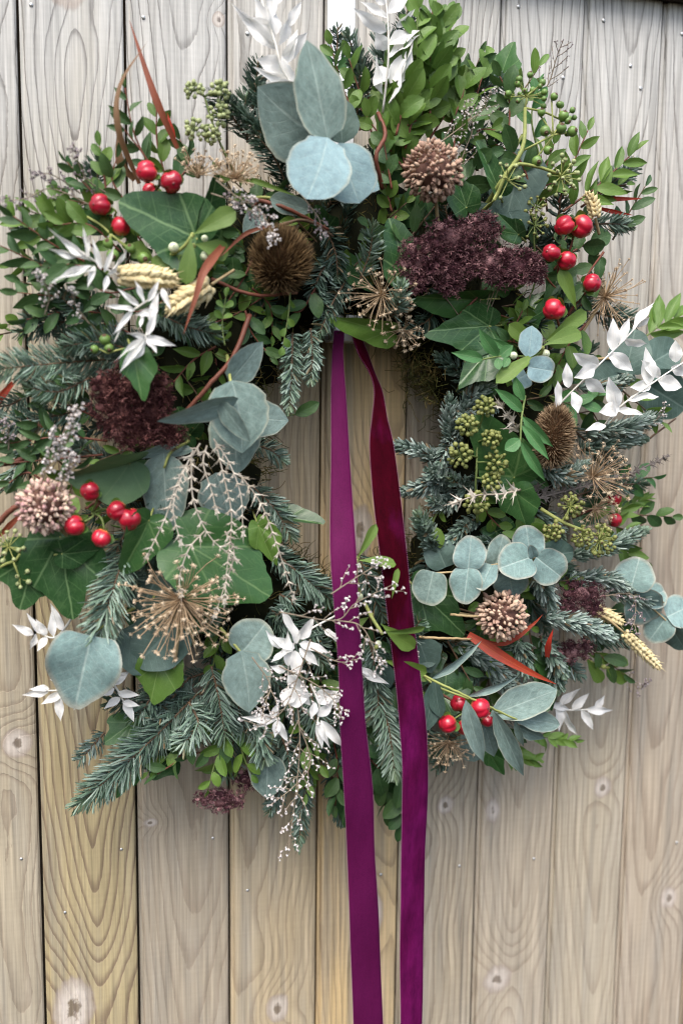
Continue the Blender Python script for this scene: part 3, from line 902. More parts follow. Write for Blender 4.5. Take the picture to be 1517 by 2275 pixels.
def allium(x, y, R, label, mat='allium', n=150, d=0.12, stem=None, fs=9.0, squash=1.0, axis=(0, -1, 0)):
    c = NP(P(x, y, d)); m = MPP(x, y, d)
    th = thing('allium_seed_head', label, 'dried allium', Vector(c), 'dried allium seed heads in the wreath')
    v, q, uv = lathe([(0.0, -1.0), (0.6, -0.8), (0.95, -0.3), (0.95, 0.3), (0.6, 0.8), (0.0, 1.0)], 12)
    part('core', mesh_np('core', v * (R * 0.66 * m), [q], M['core']), th)
    if stem: stem_part('stem', th, [(x, y, d)] + list(stem), 4, 4, 'tanstem', d=d)
    i = np.arange(n) + 0.5
    cz = 1 - 1.5 * i / n; sn = np.sqrt(1 - cz ** 2); az = i * 2.39996
    ax = norm(NP(CAM) - c + np.array(axis) * 0.0); e1 = norm(np.cross(ax, [0, 0, 1])); e2 = np.cross(e1, ax)
    D = sn[:, None] * (np.cos(az)[:, None] * e1 + np.sin(az)[:, None] * e2 * squash) + cz[:, None] * ax
    D = norm(D + 0.1 * nr.normal(size=D.shape))
    me = floret_mesh('fl_' + mat, mat)
    for q in D:
        if rng.random() < 0.05: continue
        s = fs * 1.15 * m * rng.uniform(0.62, 1.3)
        b = c + q * (R * m * rng.uniform(0.68, 0.86))
        up = Vector(q) + Vector((rng.gauss(0, .27), rng.gauss(0, .27), rng.gauss(0, .27)))
        part('floret', me, th, aim(b, up, s * rng.uniform(0.85, 1.1), s * rng.uniform(1.0, 1.3)))
    return th


STAR = None


def star():
    """A tiny five-petalled dry star."""
    v, f = [(0, 0, 0.0)], []
    for k in range(5):
        a = k * 2 * math.pi / 5
        for da, r, z in ((-0.3, 0.45, 0.35), (0.0, 1.0, 0.62), (0.3, 0.45, 0.35), (0.0, 0.5, 0.12)):
            v.append((r * math.cos(a + da), r * math.sin(a + da), z))
        b = 1 + k * 4
        f += [(0, b, b + 3), (b, b + 1, b + 3), (b + 1, b + 2, b + 3), (b + 2, 0, b + 3)]
    return np.array(v, float), np.array(f)


def sedum(lobes, label, mat='sedum', d=0.115, stalk=None, size=8.0, dens=1.0):
    """Lobes (x, y, rx, ry px[, d]): domes packed with stars over a dark heart, stalks running to one spot."""
    X, Y = lobes[0][:2]
    L0 = P(X, Y, d)
    th = thing('sedum_head', label, 'dried sedum', L0, 'dried maroon sedum heads in the wreath')
    tv, tf = star()
    acc, heart, stk = Acc(), Acc(), Acc()
    vw = norm(NP(CAM) - NP(L0)); e1 = NP(RGT); e2 = NP(UPV)
    sub = []
    for x, y, rx, ry in lobes:
        sub.append((x, y, rx * 0.85, ry * 0.85, 0))
        for k in range(5):
            a = k * 1.2566 + rng.uniform(0, .8)
            sub.append((x + rx * 0.62 * math.cos(a), y + ry * 0.62 * math.sin(a), rx * rng.uniform(.34, .48), ry * rng.uniform(.34, .48), rng.uniform(-.002, .006)))
    for lb in sub:
        x, y, rx, ry = lb[:4]; dd = d + lb[4]
        c = NP(P(x, y, dd)); m = MPP(x, y, dd)
        rz = 0.45 * (rx + ry) / 2
        n = int(rx * ry * 3.14 / 40 * dens)
        u = nr.uniform(-0.35, 1, n); az = nr.uniform(0, 2 * np.pi, n); sn = np.sqrt(1 - u ** 2)
        D = sn[:, None] * (np.cos(az)[:, None] * e1 * rx + np.sin(az)[:, None] * e2 * ry) + u[:, None] * vw * rz
        N = norm(sn[:, None] * (np.cos(az)[:, None] * e1 / rx + np.sin(az)[:, None] * e2 / ry) + u[:, None] * vw / rz + 0.01 * nr.normal(size=(n, 3)))
        k = (0.72 + 0.42 * nr.random(n))[:, None]
        loc = c + D * m * k + nr.normal(size=(n, 3)) * 2.2 * m
        N = norm(N + 0.5 * nr.normal(size=N.shape))
        a = norm(np.cross(N, nr.normal(size=N.shape))); b = np.cross(N, a)
        s = (size * m * nr.uniform(0.7, 1.2, n))[:, None, None]
        Mx = np.stack([a, b, N * 1.1], -1) * s
        v, fs = stamp(tv, [tf], Mx, loc)
        acc.add(v, fs); acc.r[-1] = np.repeat(np.clip(nr.beta(1.2, 3.0, n) + 0.6 * (k[:, 0] - 0.9), 0, 1), len(tv))
        hv, hq, _ = lathe([(0.0, -1.0), (0.7, -0.7), (1.0, 0.0), (0.7, 0.7), (0.0, 1.0)], 12)
        heart.add(hv @ np.stack([e1 * rx, e2 * ry, vw * rz]) * (m * 0.55) + c - vw * rz * m * 0.4, hq)
        if stalk:
            e = NP(P(stalk[0], stalk[1], stalk[2]))
            for _ in range(1 if lb[4] == 0 and rx > 30 else 0):
                s0 = c + (e1 * rng.uniform(-.7, .7) * rx + e2 * rng.uniform(-.7, .7) * ry - vw * rz * 0.5) * m
                stk.add(*tube(curve([s0, (s0 + e) / 2 + np.array([0, 0, 0.002]), e], 8), 1.2 * m, 1.6 * m, 4))
    part('florets', acc.mesh('florets', M[mat], L0, False), th, kind='stuff')
    part('heart', heart.mesh('heart', M[mat], L0), th)
    if stalk and stk.v: part('stalks', stk.mesh('stalks', M['greystem'], L0), th, kind='stuff')
    return th


def teasel(x, y, rx, ry, label, ang=0.0, mat='teasel', spine=30, n=1700, d=0.125, sweep=0.3, sw=1.5, tiltd=0.0):
    """An egg of bristles; ang = lean of its long axis from upright, degrees; spines swept along the axis."""
    c = NP(P(x, y, d)); m = MPP(x, y, d)
    th = thing('teasel_head', label, 'teasel', Vector(c), 'teasel heads in the wreath')
    vw = norm(NP(CAM) - c)
    a = math.radians(ang)
    ax = norm(NP(UPV) * math.cos(a) + NP(RGT) * math.sin(a) + vw * tiltd); sd = norm(np.cross(ax, vw)); dp = np.cross(sd, ax)
    v, q, uv = lathe([(0.0, -1.0), (0.5, -0.86), (0.86, -0.5), (1.0, 0.0), (0.86, 0.5), (0.5, 0.86), (0.0, 1.0)], 18)
    part('core', mesh_np('core', v @ np.stack([sd * rx, dp * rx, ax * ry]) * (m * 0.82), [q], M['teaselcore']), th)
    i = np.arange(n) + 0.5
    cz = 1 - 2 * i / n; sn = np.sqrt(1 - cz ** 2); az = i * 2.39996
    pos = sn[:, None] * (np.cos(az)[:, None] * sd * rx + np.sin(az)[:, None] * dp * rx) + cz[:, None] * ax * ry
    N = norm(sn[:, None] * (np.cos(az)[:, None] * sd / rx + np.sin(az)[:, None] * dp / rx) + cz[:, None] * ax / ry)
    b = c + pos * (m * 0.8)
    D = norm(N + ax * sweep + 0.14 * nr.normal(size=N.shape))
    D2 = norm(D + ax * sweep * 0.8)
    L = (spine * m * nr.uniform(0.7, 1.15, n))[:, None]
    s = norm(np.cross(D, nr.normal(size=D.shape))); u = np.cross(D, s)
    h = sw * m
    V = np.stack([b + s * h, b - s * h * 0.5 + u * h * 0.8, b - s * h * 0.5 - u * h * 0.8,
                  b + D * L * .55 + s * h * .7, b + D * L * .55 - s * h * .35 + u * h * .56, b + D * L * .55 - s * h * .35 - u * h * .56,
                  b + D * L * .55 + D2 * L * .45], 1).reshape(-1, 3)
    fq = np.array([[0, 1, 4, 3], [1, 2, 5, 4], [2, 0, 3, 5]]); ft = np.array([[3, 4, 6], [4, 5, 6], [5, 3, 6]])
    off = (np.arange(n) * 7)[:, None, None]
    me = mesh_np('bristles', V - c, [(fq[None] + off).reshape(-1, 4), (ft[None] + off).reshape(-1, 3)], M[mat], None, {'rnd': np.repeat(nr.random(n) * 0.45, 7) + np.tile([0, 0, 0, .3, .3, .3, .6], n)}, False)
    part('bristles', me, th, kind='stuff')
    return th


def capsule_mesh():
    if 'caps' not in _pc:
        acc = Acc()
        for k in range(3):
            a = k * 2 * math.pi / 3
            v, q, _ = lathe([(0.0, 0.0), (0.26, 0.2), (0.32, 0.5), (0.2, 0.8), (0.0, 0.9)], 6)
            acc.add(v + np.array([math.cos(a) * 0.32, math.sin(a) * 0.32, 0.0]), q)
        for k in range(5):
            a = k * 2 * math.pi / 5
            acc.add(*tube(np.array([[0, 0, 0], [0.8 * math.cos(a), 0.8 * math.sin(a), -0.05], [1.35 * math.cos(a), 1.35 * math.sin(a), 0.5]]), 0.15, 0.06, 3))
        _pc['caps'] = acc.mesh('seed_capsule', M['capsule'])
    return _pc['caps']


def burst(x, y, R, label, n=90, d=0.11, face=(0, 0), half=100, cap=5.5, stem=None, rmin=0.38, flat=0.6, rw=0.85):
    """A dried starburst: rays from one centre, each ending in a papery capsule. face = pixel lean of its axis; half = half-angle."""
    c = NP(P(x, y, d)); m = MPP(x, y, d)
    th = thing('starburst_seed_head', label, 'dried starburst', Vector(c), 'dried starburst seed heads in the wreath')
    ax = norm(norm(NP(CAM) - c) * flat + NP(RGT) * face[0] - NP(UPV) * face[1])
    e1 = norm(np.cross(ax, [0.1, 0, 1])); e2 = np.cross(e1, ax)
    acc = Acc(); me = capsule_mesh()
    if stem: stem_part('stem', th, [(x, y, d)] + list(stem), 4.5, 4.5, 'tanstem', d=d)
    ch = math.cos(math.radians(half))
    for i in range(n):
        cz = 1 - (1 - ch) * (i + 0.5) / n; sn = math.sqrt(1 - cz * cz); az = i * 2.39996 + rng.uniform(-.2, .2)
        D = norm((e1 * math.cos(az) + e2 * math.sin(az)) * sn + ax * cz + 0.05 * nr.normal(size=3))
        L = R * m * rng.uniform(rmin, 1.05)
        e = c + D * L
        mid = c + D * L * 0.55 + nr.normal(size=3) * L * 0.045
        e = e + nr.normal(size=3) * L * 0.05
        acc.add(*tube(curve([c, mid, e], 5), rw * 1.15 * m, rw * 0.8 * m, 4, False))
        part('seed_capsule', me, th, aim(e, D + 0.3 * nr.normal(size=3), cap * m * rng.uniform(0.75, 1.2)))
    part('rays', acc.mesh('rays', M['straw'], c), th, kind='stuff')
    v, q, _ = lathe([(0.0, -1.0), (0.7, -0.7), (1.0, 0.0), (0.7, 0.7), (0.0, 1.0)], 10)
    part('hub', mesh_np('hub', v * 7 * m, [q], M['straw']), th)
    return th


def wheat(b, t_, w, label, d=0.13, d1=None, stem=None, n=11, curve_=6):
    """An ear from b to t_ (px), w wide."""
    d1 = d if d1 is None else d1
    mx, my = (b[0] + t_[0]) / 2, (b[1] + t_[1]) / 2
    L = math.hypot(t_[0] - b[0], t_[1] - b[1]); nx, ny = -(t_[1] - b[1]) / L, (t_[0] - b[0]) / L
    pa = path([(*b, d), (mx + nx * curve_, my + ny * curve_, (d + d1) / 2), (*t_, d1)], n + 1)
    m = MPP(*b, d)
    th = thing('wheat_ear', label, 'wheat ear', Vector(pa[0]), 'dried wheat ears in the wreath')
    if 'grain' not in _pc:
        v, q, uv = lathe([(0.0, 0.0), (0.3, 0.12), (0.5, 0.42), (0.44, 0.8), (0.24, 1.12), (0.05, 1.36), (0.0, 1.5)], 7, 2, 0.2)
        _pc['grain'] = mesh_np('grain', v, [q], M['wheat'], uv)
    tg = norm(np.gradient(pa, axis=0))
    acc = Acc()
    for i in range(n):
        c = pa[i]; T_ = tg[i]; vw = norm(NP(CAM) - c); Z = norm(vw - T_ * (vw @ T_)); X = np.cross(T_, Z)
        k = w * m * 0.5 * (0.72 + 0.3 * math.sin(math.pi * min(1, (i + 1.5) / n))) * (0.75 if i == n - 1 else 1)
        for (sx, sz) in ((-0.8, 0.2), (0.8, 0.2), (-0.3, 0.7), (0.34, 0.66), (0, -0.5)):
            R = X * sx + Z * sz
            gd = norm(T_ * 0.85 + R * 0.9 + 0.08 * nr.normal(size=3))
            o = c + R * k * 0.5 + T_ * (0.35 * k * (abs(sx) < 0.5))
            s = k * rng.uniform(0.82, 0.98)
            part('grain', _pc['grain'], th, aim(o, gd, s, s * rng.uniform(0.85, 1.0)))
            if rng.random() < 0.5:
                e = o + gd * s * 1.3
                acc.add(*tube(np.stack([e, e + norm(gd + T_ * 0.5) * w * m * rng.uniform(0.12, 0.4)]), 0.9 * m, 0.3 * m, 4, False))
    part('awns', acc.mesh('awns', M['awn'], th.location), th, kind='stuff')
    if stem: stem_part('stem', th, [(*b, d)] + list(stem), 3.2, 3.6, 'tanstem', d=d)
    return th


def bract_mesh(mat):
    key = 'bract' + mat
    if key not in _pc:
        # a narrow bract with three spines, folded along its middle
        v = np.array([(-.34, -.12, 0), (.3, 0, 0), (0, 0, .1), (-.2, .2, 0.03), (.17, .2, 0.03), (0, .2, .1), (-.42, .5, .05), (.34, .58, .06), (-.07, .42, .03), (.07, .42, .03), (0, .45, .07), (.05, 1.1, .0)], float)
        f4 = np.array([[0, 2, 5, 3], [2, 1, 4, 5], [3, 5, 10, 8], [5, 4, 9, 10]]); f3 = np.array([[3, 8, 6], [4, 7, 9], [8, 10, 11], [10, 9, 11]])
        _pc[key] = mesh_np('bract', v, [f4, f3], M[mat], None, None, False)
    return _pc[key]


def spiny(pts, label, L=24, gap=17, mat='silver', smat='silver', d=0.135, sr=3.0, w=0.9):
    pa = path(pts, 40, d); m = MPP(*pts[0][:2], d)
    th = thing('spiny_stem', label, 'spiny stem', Vector(pa[0]), 'spiny dried thistle stems in the wreath')
    v, f = tube(pa, sr * m, sr * 0.5 * m, 6)
    part('stem', mesh_np('stem', v - pa[0], f, M[smat]), th)
    tot = np.linalg.norm(np.diff(pa, axis=0), axis=1).sum() / m
    k = int(tot / gap); tg = norm(np.gradient(pa, axis=0))
    me = bract_mesh(mat)
    for i in range(k):
        j = int((i + 0.7) / k * 39); b = pa[j]; T_ = tg[j]
        vw = norm(NP(CAM) - b); Z = norm(vw - T_ * (vw @ T_)); X = np.cross(T_, Z)
        for sd in (-1, 1):
            D = norm(X * sd * 0.8 + T_ * rng.uniform(0.45, 0.8) + Z * rng.gauss(0.25, 0.3))
            l = L * m * rng.uniform(0.75, 1.15) * (1 - 0.35 * i / k)
            part('bract', me, th, frame(b, b + D * l, l * w, rng.gauss(0, 0.5)))
    part('bract', me, th, frame(pa[-1], pa[-1] + tg[-1] * L * m * 0.8, L * m * 0.5))
    return th


def limonium(pts, label, n=8, bl=45, fl=7.0, mat='limo', smat='greystem', d=0.12, sr=1.7, per=6, ang=38, curl=0.3, tail=True):
    """A wiry stem with side branches whose ends carry rows of papery florets."""
    pa = path(pts, 30, d); m = MPP(*pts[0][:2], d)
    th = thing('statice_sprig', label, 'statice sprig', Vector(pa[0]), 'dried statice sprigs in the wreath')
    tg = norm(np.gradient(pa, axis=0))
    st, fo = Acc(), Acc()
    st.add(*tube(pa, sr * m, sr * 0.5 * m, 5))
    tv, tq, _ = lathe([(0.0, 0.0), (0.18, 0.05), (0.25, 0.6), (0.55, 1.15), (0.3, 1.0), (0.0, 0.7)], 5)

    def flowers(q, T_, Z, k):
        for i in range(k):
            t_ = i / max(1, k - 1)
            j = min(len(q) - 1, int(len(q) * (0.35 + 0.65 * t_)))
            sd = 1 if i % 2 else -1
            X = np.cross(norm(T_), Z)
            D = Vector(norm(T_ * 0.7 + X * sd * 0.5 + Z * 0.5 + 0.25 * nr.normal(size=3)))
            mt = np.array(aim((0, 0, 0), D, fl * 0.85 * m * rng.uniform(0.6, 1.15)))[:3, :3]
            fo.add(tv @ mt.T + q[j] + nr.normal(size=3) * m * 1.5, tq)

    for i in range(n):
        t_ = 0.2 + 0.8 * i / n
        j = int(t_ * 29); b = pa[j]; T_ = tg[j]
        vw = norm(NP(CAM) - b); Z = norm(vw - T_ * (vw @ T_)); X = np.cross(T_, Z)
        sd = 1 if i % 2 else -1
        a = math.radians(ang * rng.uniform(0.7, 1.35)) * sd
        D = norm(T_ * math.cos(a) + X * math.sin(a) + Z * rng.gauss(0.1, 0.25))
        l = bl * m * rng.uniform(0.6, 1.1) * (1 - 0.4 * t_)
        q = curve([b, b + D * l * 0.5, b + D * l + (T_ * curl - Z * 0.0) * l * 0.5], 8)
        st.add(*tube(q, sr * 0.6 * m, sr * 0.4 * m, 4, False))
        flowers(q, norm(q[-1] - q[-3]), Z, max(3, int(per * rng.uniform(0.6, 1.2))))
    if tail: flowers(pa[18:], tg[-1], norm(NP(CAM) - pa[-1]), per)
    part('stems', st.mesh('stems', M[smat], th.location), th, kind='stuff')
    part('florets', fo.mesh('florets', M[mat], th.location, False), th, kind='stuff')
    return th


def blade(pts, w, label, mat='blade', d=0.12, name='blade_leaf', twist=0.0, cat='blade leaf', peak=0.4, fold=0.25, roll=0.0):
    """A long strap leaf along photograph spots, w px at its widest."""
    n = 26
    pa = path(pts, n, d); m = MPP(*pts[0][:2], d); tg = norm(np.gradient(pa, axis=0))
    th = thing(name, label, cat, Vector(pa[0]), 'strap leaves tucked into the wreath')
    t_ = np.linspace(0, 1, n)
    ww = w * m * 0.5 * np.where(t_ < peak, 0.55 + 0.45 * t_ / peak, np.maximum(0.02, (1 - t_) / (1 - peak)) ** 0.8)
    vw = norm(NP(CAM) - pa); Z = norm(vw - tg * (vw * tg).sum(1, keepdims=True)); X = np.cross(tg, Z)
    a = roll + twist * t_
    X2 = X * np.cos(a)[:, None] + Z * np.sin(a)[:, None]; Z2 = Z * np.cos(a)[:, None] - X * np.sin(a)[:, None]
    rows = [pa + X2 * (ww * u)[:, None] + Z2 * (ww * abs(u) * fold)[:, None] for u in (-1, -0.5, 0, 0.5, 1)]
    v = np.stack(rows, 1).reshape(-1, 3)
    i = np.arange(n - 1)[:, None] * 5; j = np.arange(4)[None]
    q = np.stack([i + j, i + j + 1, i + 6 + j, i + 5 + j], -1).reshape(-1, 4)
    uv = np.stack([np.tile(np.linspace(0, 1, 5), n), np.repeat(t_, 5)], 1)
    part('leaf_blade', mesh_np('leaf_blade', v - pa[0], [q], M[mat], uv, {'edge': np.tile([1, .5, 0, .5, 1], n)}), th)
    return th


def twig(pts, r0, r1, label, mat='redtwig', d=0.1, name='bare_twig', side=()):
    pa = path(pts, 24, d); m = MPP(*pts[0][:2], d)
    th = thing(name, label, 'twig', Vector(pa[0]), 'bare twigs woven into the wreath')
    pb = pa + nr.normal(size=pa.shape) * m * 0.5
    v, f = tube(pb, r0 * m, r1 * m, 8)
    part('stem', mesh_np('stem', v - pa[0], f, M[mat]), th)
    for s in side: stem_part('side_shoot', th, s, r1, r1 * 0.6, mat, d=d)
    return th


def ruscus(stem, items, label, d=0.13, mat='white', smat='wstem', sr=2.6, shape='acumin', curl=0.15, fold=0.3, name='bleached_leaf_sprig'):
    th = thing(name, label, 'bleached sprig', P(*stem[0][:2], stem[0][2] if len(stem[0]) > 2 else d), 'bleached white sprigs in the wreath')
    stem_part('stem', th, stem, sr, sr * 0.6, smat, d=d)
    leaves(th, [(*q[:4], q[4] * (0.78 if q[0] < 420 and q[1] < 850 else 1.0) * (0.7 if shape == 'acumin' else 0.8), (q[5] if len(q) > 5 else 0) + rng.gauss(0, 22), *q[6:]) for q in items], mat, shape, d, fold, curl, 0.12)
    return th


# ------------------------------------------------------------------ the fence
EDGE0, PITCH = -0.0699, 0.1                     # left gap seen at the top of the photograph; board width
ZT = P(1482, 5, 0).z                             # the boards end just below the top of the picture
ZB = P(1517, 2275, 0).z - 0.12
GAPX = [EDGE0 + PITCH * i for i in range(-3, 11)]
for _i, (_x, _y) in {3: (37, 0), 4: (275, 0), 5: (505, 0), 6: (724, 0), 8: (1115, 0), 9: (1302, 0), 10: (1475, 0)}.items():
    GAPX[_i] = (P(_x, _y).x + GAPX[_i]) / 2


def wood(i, knots, arch, tan, late, weather):
    """One board's timber: growth rings of a leaning trunk cut flat, knots that bend them, silver weathering that grows to the top."""
    t = T(f'weathered_timber_{i}')
    x, y, z = t.xyz(t.obj())
    ro = t.noise(t.comb(x * 30.0 + i, z * 9.0, 4.0), 8.0, 3.0)
    crk = t.noise(t.comb(x * 90.0, z * 1.1, i * 4.0), 2.0, 1.0).ss(0.72, 0.76)
    lo = t.noise(t.comb(x * 2.0 + i * 3.7, z * 1.0 + i * 1.3, 0.0), 4.0, 2.0)
    me = t.noise(t.comb(x * 6.0, z * 1.2 + i * 7.1, 0.3), 7.0, 3.0)
    x0, h0, k, sp, zz = arch
    X = x - x0 + (lo - 0.5) * 0.03
    h = h0 + (lo - 0.5) * 0.02
    r = (X * X + h * h + 0.00001).sqrt() if isinstance(h, S) else None
    fld = r - z * k + (me - 0.5) * 0.0045 + (ro - 0.5) * 0.0014
    kmask = None
    blo2 = t.noise(t.comb(x * 9.0 + i * 5.0, z * 2.2, 9.0), 3.0, 3.0)
    fibk = t.noise(t.comb(x * 40.0, z * 30.0, i * 2.0), 3.0, 3.0)
    kring = None
    for (kx, kz, rx, rz) in knots:
        dx = (x - kx) * (1.0 / rx); dz = (z - kz) * (1.0 / rz)
        q = dx * dx + dz * dz
        fld = fld + (q * -0.22).exp() * (rx * 1.5)
        q2 = (q + (me - 0.5) * 1.3 + (fibk - 0.5) * 0.7)
        mk = 1.0 - q2.ss(0.75, 1.25)
        kr = (q2.max(0.0).sqrt() * 4.2).sin() * 0.5 + 0.5
        ck = 1.0 - (q + (fibk - 0.5) * 0.5).ss(0.02, 0.16)
        kcore = ck if kmask is None else kcore.max(ck)
        kmask = mk if kmask is None else kmask.max(mk)
        kring = kr if kring is None else kring * (1.0 - mk) + kr * mk
    ph = (fld * (1.0 / sp)).frac()
    line = ph.ss(0.5, 0.94) * (1.0 - ph.ss(0.955, 1.0))
    thin = ph.ss(0.76, 0.93) * (1.0 - ph.ss(0.95, 1.0)) * (blo2 * 1.9 - 0.35).clamp()
    fib = t.noise(t.comb(x * 320.0, z * 7.0, i * 2.0), 1.0, 3.0)
    saw = t.noise(t.comb(x * 10.0, z * 260.0, i * 3.0), 1.0, 2.0)
    blot = t.noise(t.comb(x * 7.0 + i, z * 1.6, 2.0), 3.0, 4.0)
    stain = t.noise(t.comb(x * 16.0 + i * 2.2, z * 0.9, 5.0), 3.0, 3.0)
    line = line * (lo * 0.7 + 0.5).clamp()
    base = t.mix((blot * 1.5 - 0.3).clamp(), tan, tuple(c * 0.8 for c in tan))
    base = t.mix((stain.ss(0.45, 0.7) * 0.55).clamp(), base, (0.27, 0.25, 0.21))
    base = t.mix((line * late[3]).clamp(), base, late[:3])
    w0, w1, zl, zh = weather
    wz = z.ss(zl, zh) * (w1 - w0) + w0 + (blot - 0.5) * 0.5
    grey = t.mix((thin * 0.85 + line * 0.12 + (1.0 - fib) * 0.3 - 0.08).clamp(), (0.52, 0.515, 0.485), (0.17, 0.165, 0.155))
    base = t.mix(wz.clamp(), base, grey)
    base = t.mix(crk * 0.55, base, (0.09, 0.075, 0.06))
    if kmask is not None:
        kc = t.mix(kring * 0.7 + 0.3, (0.22, 0.16, 0.12), (0.6, 0.54, 0.48))
        kc = t.mix(kcore * 0.85, kc, (0.1, 0.07, 0.05))
        base = t.mix(kmask * 0.8, base, kc)
    col = t.val(base, 0.95 + (fib - 0.5) * 1.25 + (saw - 0.5) * 0.12)
    bs = t.bsdf(col, 0.75, 0.25)
    t.bump(bs, line * -0.35 + fib * 0.9 + saw * 0.2 - crk * 0.8 + me * 0.2, 0.6, 0.0012)
    return t.done(bs)


KN = {2: [(40, 1652, 30, 34)], 3: [(165, 2240, 44, 75), (150, -40, 40, 60)], 4: [(335, 1828, 17, 11), (487, 44, 14, 16)], 5: [(617, 2240, 26, 36)], 6: [(800, 1180, 30, 60), (830, 2030, 22, 50)],
      7: [(990, 1788, 20, 22)], 8: [(1105, 2175, 34, 36), (1095, 1800, 16, 30)], 9: [(1338, 1748, 22, 26), (1498, 1236, 24, 34)], 10: [(1485, 1995, 24, 28), (1432, 402, 16, 26)], 11: [(1512, 1240, 20, 30)]}
_hz = lambda yy: P(758, yy).z
ARCH = {1: (0, 0.03, 0.05, 0.006), 2: (0.02, 0.05, 0.03, 0.0045), 3: (0.006, 0.004, 0.13, 0.0085), 4: (0.01, 0.03, 0.07, 0.007), 5: (-0.03, 0.05, 0.02, 0.006), 6: (0.03, 0.04, 0.03, 0.006),
        7: (-0.02, 0.02, 0.06, 0.007), 8: (0.0, 0.012, 0.1, 0.009), 9: (0.012, 0.015, 0.09, 0.009), 10: (-0.01, 0.03, 0.06, 0.008), 11: (0.0, 0.03, 0.04, 0.008), 12: (0.0, 0.03, 0.04, 0.008)}
TAN = {2: (0.428, 0.364, 0.257), 3: (0.439, 0.359, 0.204), 4: (0.408, 0.344, 0.252), 5: (0.510, 0.409, 0.257), 6: (0.643, 0.473, 0.247), 7: (0.449, 0.379, 0.271), 8: (0.464, 0.394, 0.295), 9: (0.464, 0.399, 0.295), 10: (0.454, 0.379, 0.285)}
fence = thing('board_fence', 'weathered fence of upright timber boards behind the wreath', 'fence', Vector((0.3, 0, ZB)))
for i in range(0, 13):
    xl, xr = GAPX[i] + 0.0013, GAPX[i + 1] - 0.0013
    xc = (xl + xr) / 2
    kn = [(P(a, b).x - xc, P(a, b).z, rx * MPP(a, b), rz * MPP(a, b)) for a, b, rx, rz in KN.get(i, [])]
    a = ARCH.get(i, (0.0, 0.03, 0.04, 0.006))
    mat = wood(i, kn, (*a, 0), TAN.get(i, (0.38, 0.3, 0.2)), (0.15, 0.1, 0.07, 0.8 if i == 3 else 0.3 + 0.07 * ((i * 5) % 4)),
               (0.06 if i != 3 else 0.0, 0.95 if i not in (5, 6, 7) else 0.85, _hz((1150 if i not in (5, 6, 7) else 800) - 60 * (i % 3)), _hz(40)))
    # a board with a narrow rebate at its left edge and eased arrises, front face at y = 0
    prof = [(xl, 0.014), (xl, 0.0045), (xl + 0.0004, 0.004), (xl + 0.0042, 0.004), (xl + 0.0044, 0.0016), (xl + 0.006, 0.0002), (xl + 0.0085, 0.0), (xr - 0.004, 0.0), (xr - 0.0016, 0.0004), (xr, 0.002), (xr, 0.014)]
    rot = rng.gauss(0, 0.004)
    n = len(prof)
    v = []
    for z in (ZB, ZT):
        v += [(px - xc, py + (px - xc) * rot * 1.0, z) for px, py in prof]
    f = [(k, k + 1, n + k + 1, n + k) for k in range(n - 1)] + [tuple(range(n - 1, -1, -1)), tuple(range(n, 2 * n)), (n - 1, 0, n, 2 * n - 1)]
    me = mesh_np('plank', v, f, mat, None, None, False)
    part('plank', me, fence, Matrix.Translation((xc, 0, 0)))
# the dark rails the boards are nailed to, seen only through the gaps, and the cap along the top
t = T('shaded_rail'); RAIL = t.done(t.bsdf((0.07, 0.055, 0.04), 0.9, 0.1))


def box(x0, x1, y0, y1, z0, z1, bev=0.0):
    v = [(x, y, z) for x in (x0, x1) for y in (y0, y1) for z in (z0, z1)]
    return v, [(0, 1, 3, 2), (4, 6, 7, 5), (0, 4, 5, 1), (2, 3, 7, 6), (0, 2, 6, 4), (1, 5, 7, 3)]


v, f = box(GAPX[0], GAPX[-1] + 0.05, 0.0165, 0.03, ZB, ZT)
part('backing_rail', mesh_np('backing_rail', np.array(v) - NP(fence.location), f, RAIL, None, None, False), fence)
v, f = box(GAPX[0], GAPX[-1] + 0.05, -0.02, 0.035, ZT + 0.0005, ZT + 0.03)
part('top_cap', mesh_np('top_cap', np.array(v) - NP(fence.location), f, RAIL, None, None, False), fence)
nv, nq, _ = lathe([(0.0, 0.45), (0.45, 0.4), (0.85, 0.2), (1.0, 0.0), (0.9, -0.3), (0.0, -0.3)], 12)
NAIL = mesh_np('nail', nv, [nq], M['steel'])
for (a, b) in ((70, 10), (319, 38), (550, 74), (1151, 14), (1250, 172), (1340, 45), (1400, 146), (1422, 196), (1514, 75), (48, 1908), (270, 1887), (473, 1862), (550, 1978), (1020, 1924), (1185, 1908), (1502, 1872), (846, 1943), (145, 2027)):
    o = P(a, b, 0.0005)
    k = (4.4 if b < 300 else 3.4) * MPP(a, b)
    part('nail', NAIL, fence, aim(o, (0, -1, 0), k))
# the white painted hanger strap that comes down over the fence
v = []
hp = [(758, -60), (757, 150), (752, 400), (748, 640), (746, 742)]
rows = []
for (a, b) in hp:
    c = NP(P(a, b, 0.004)); h = 31 * MPP(a, b)
    rows.append([(c[0] - h, -0.0035, c[2]), (c[0] + h, -0.0035, c[2]), (c[0] + h, -0.0055, c[2]), (c[0] - h, -0.0055, c[2])])
c = NP(P(745, 752, 0.004)); h = 31 * MPP(745, 752)
for (yy, dz) in ((0.02, -0.004), (0.05, -0.004), (0.056, 0.004), (0.056, 0.02)):
    up = 0.002 if dz < 0 else 0.0
    rows.append([(c[0] - h, -yy, c[2] + dz), (c[0] + h, -yy, c[2] + dz), (c[0] + h, -yy - (0.0 if up else 0.002), c[2] + dz - up), (c[0] - h, -yy - (0.0 if up else 0.002), c[2] + dz - up)])
v = [p for r_ in rows for p in r_]
f = []
for k in range(len(rows) - 1):
    for j in range(4):
        f.append((k * 4 + j, k * 4 + (j + 1) % 4, k * 4 + 4 + (j + 1) % 4, k * 4 + 4 + j))
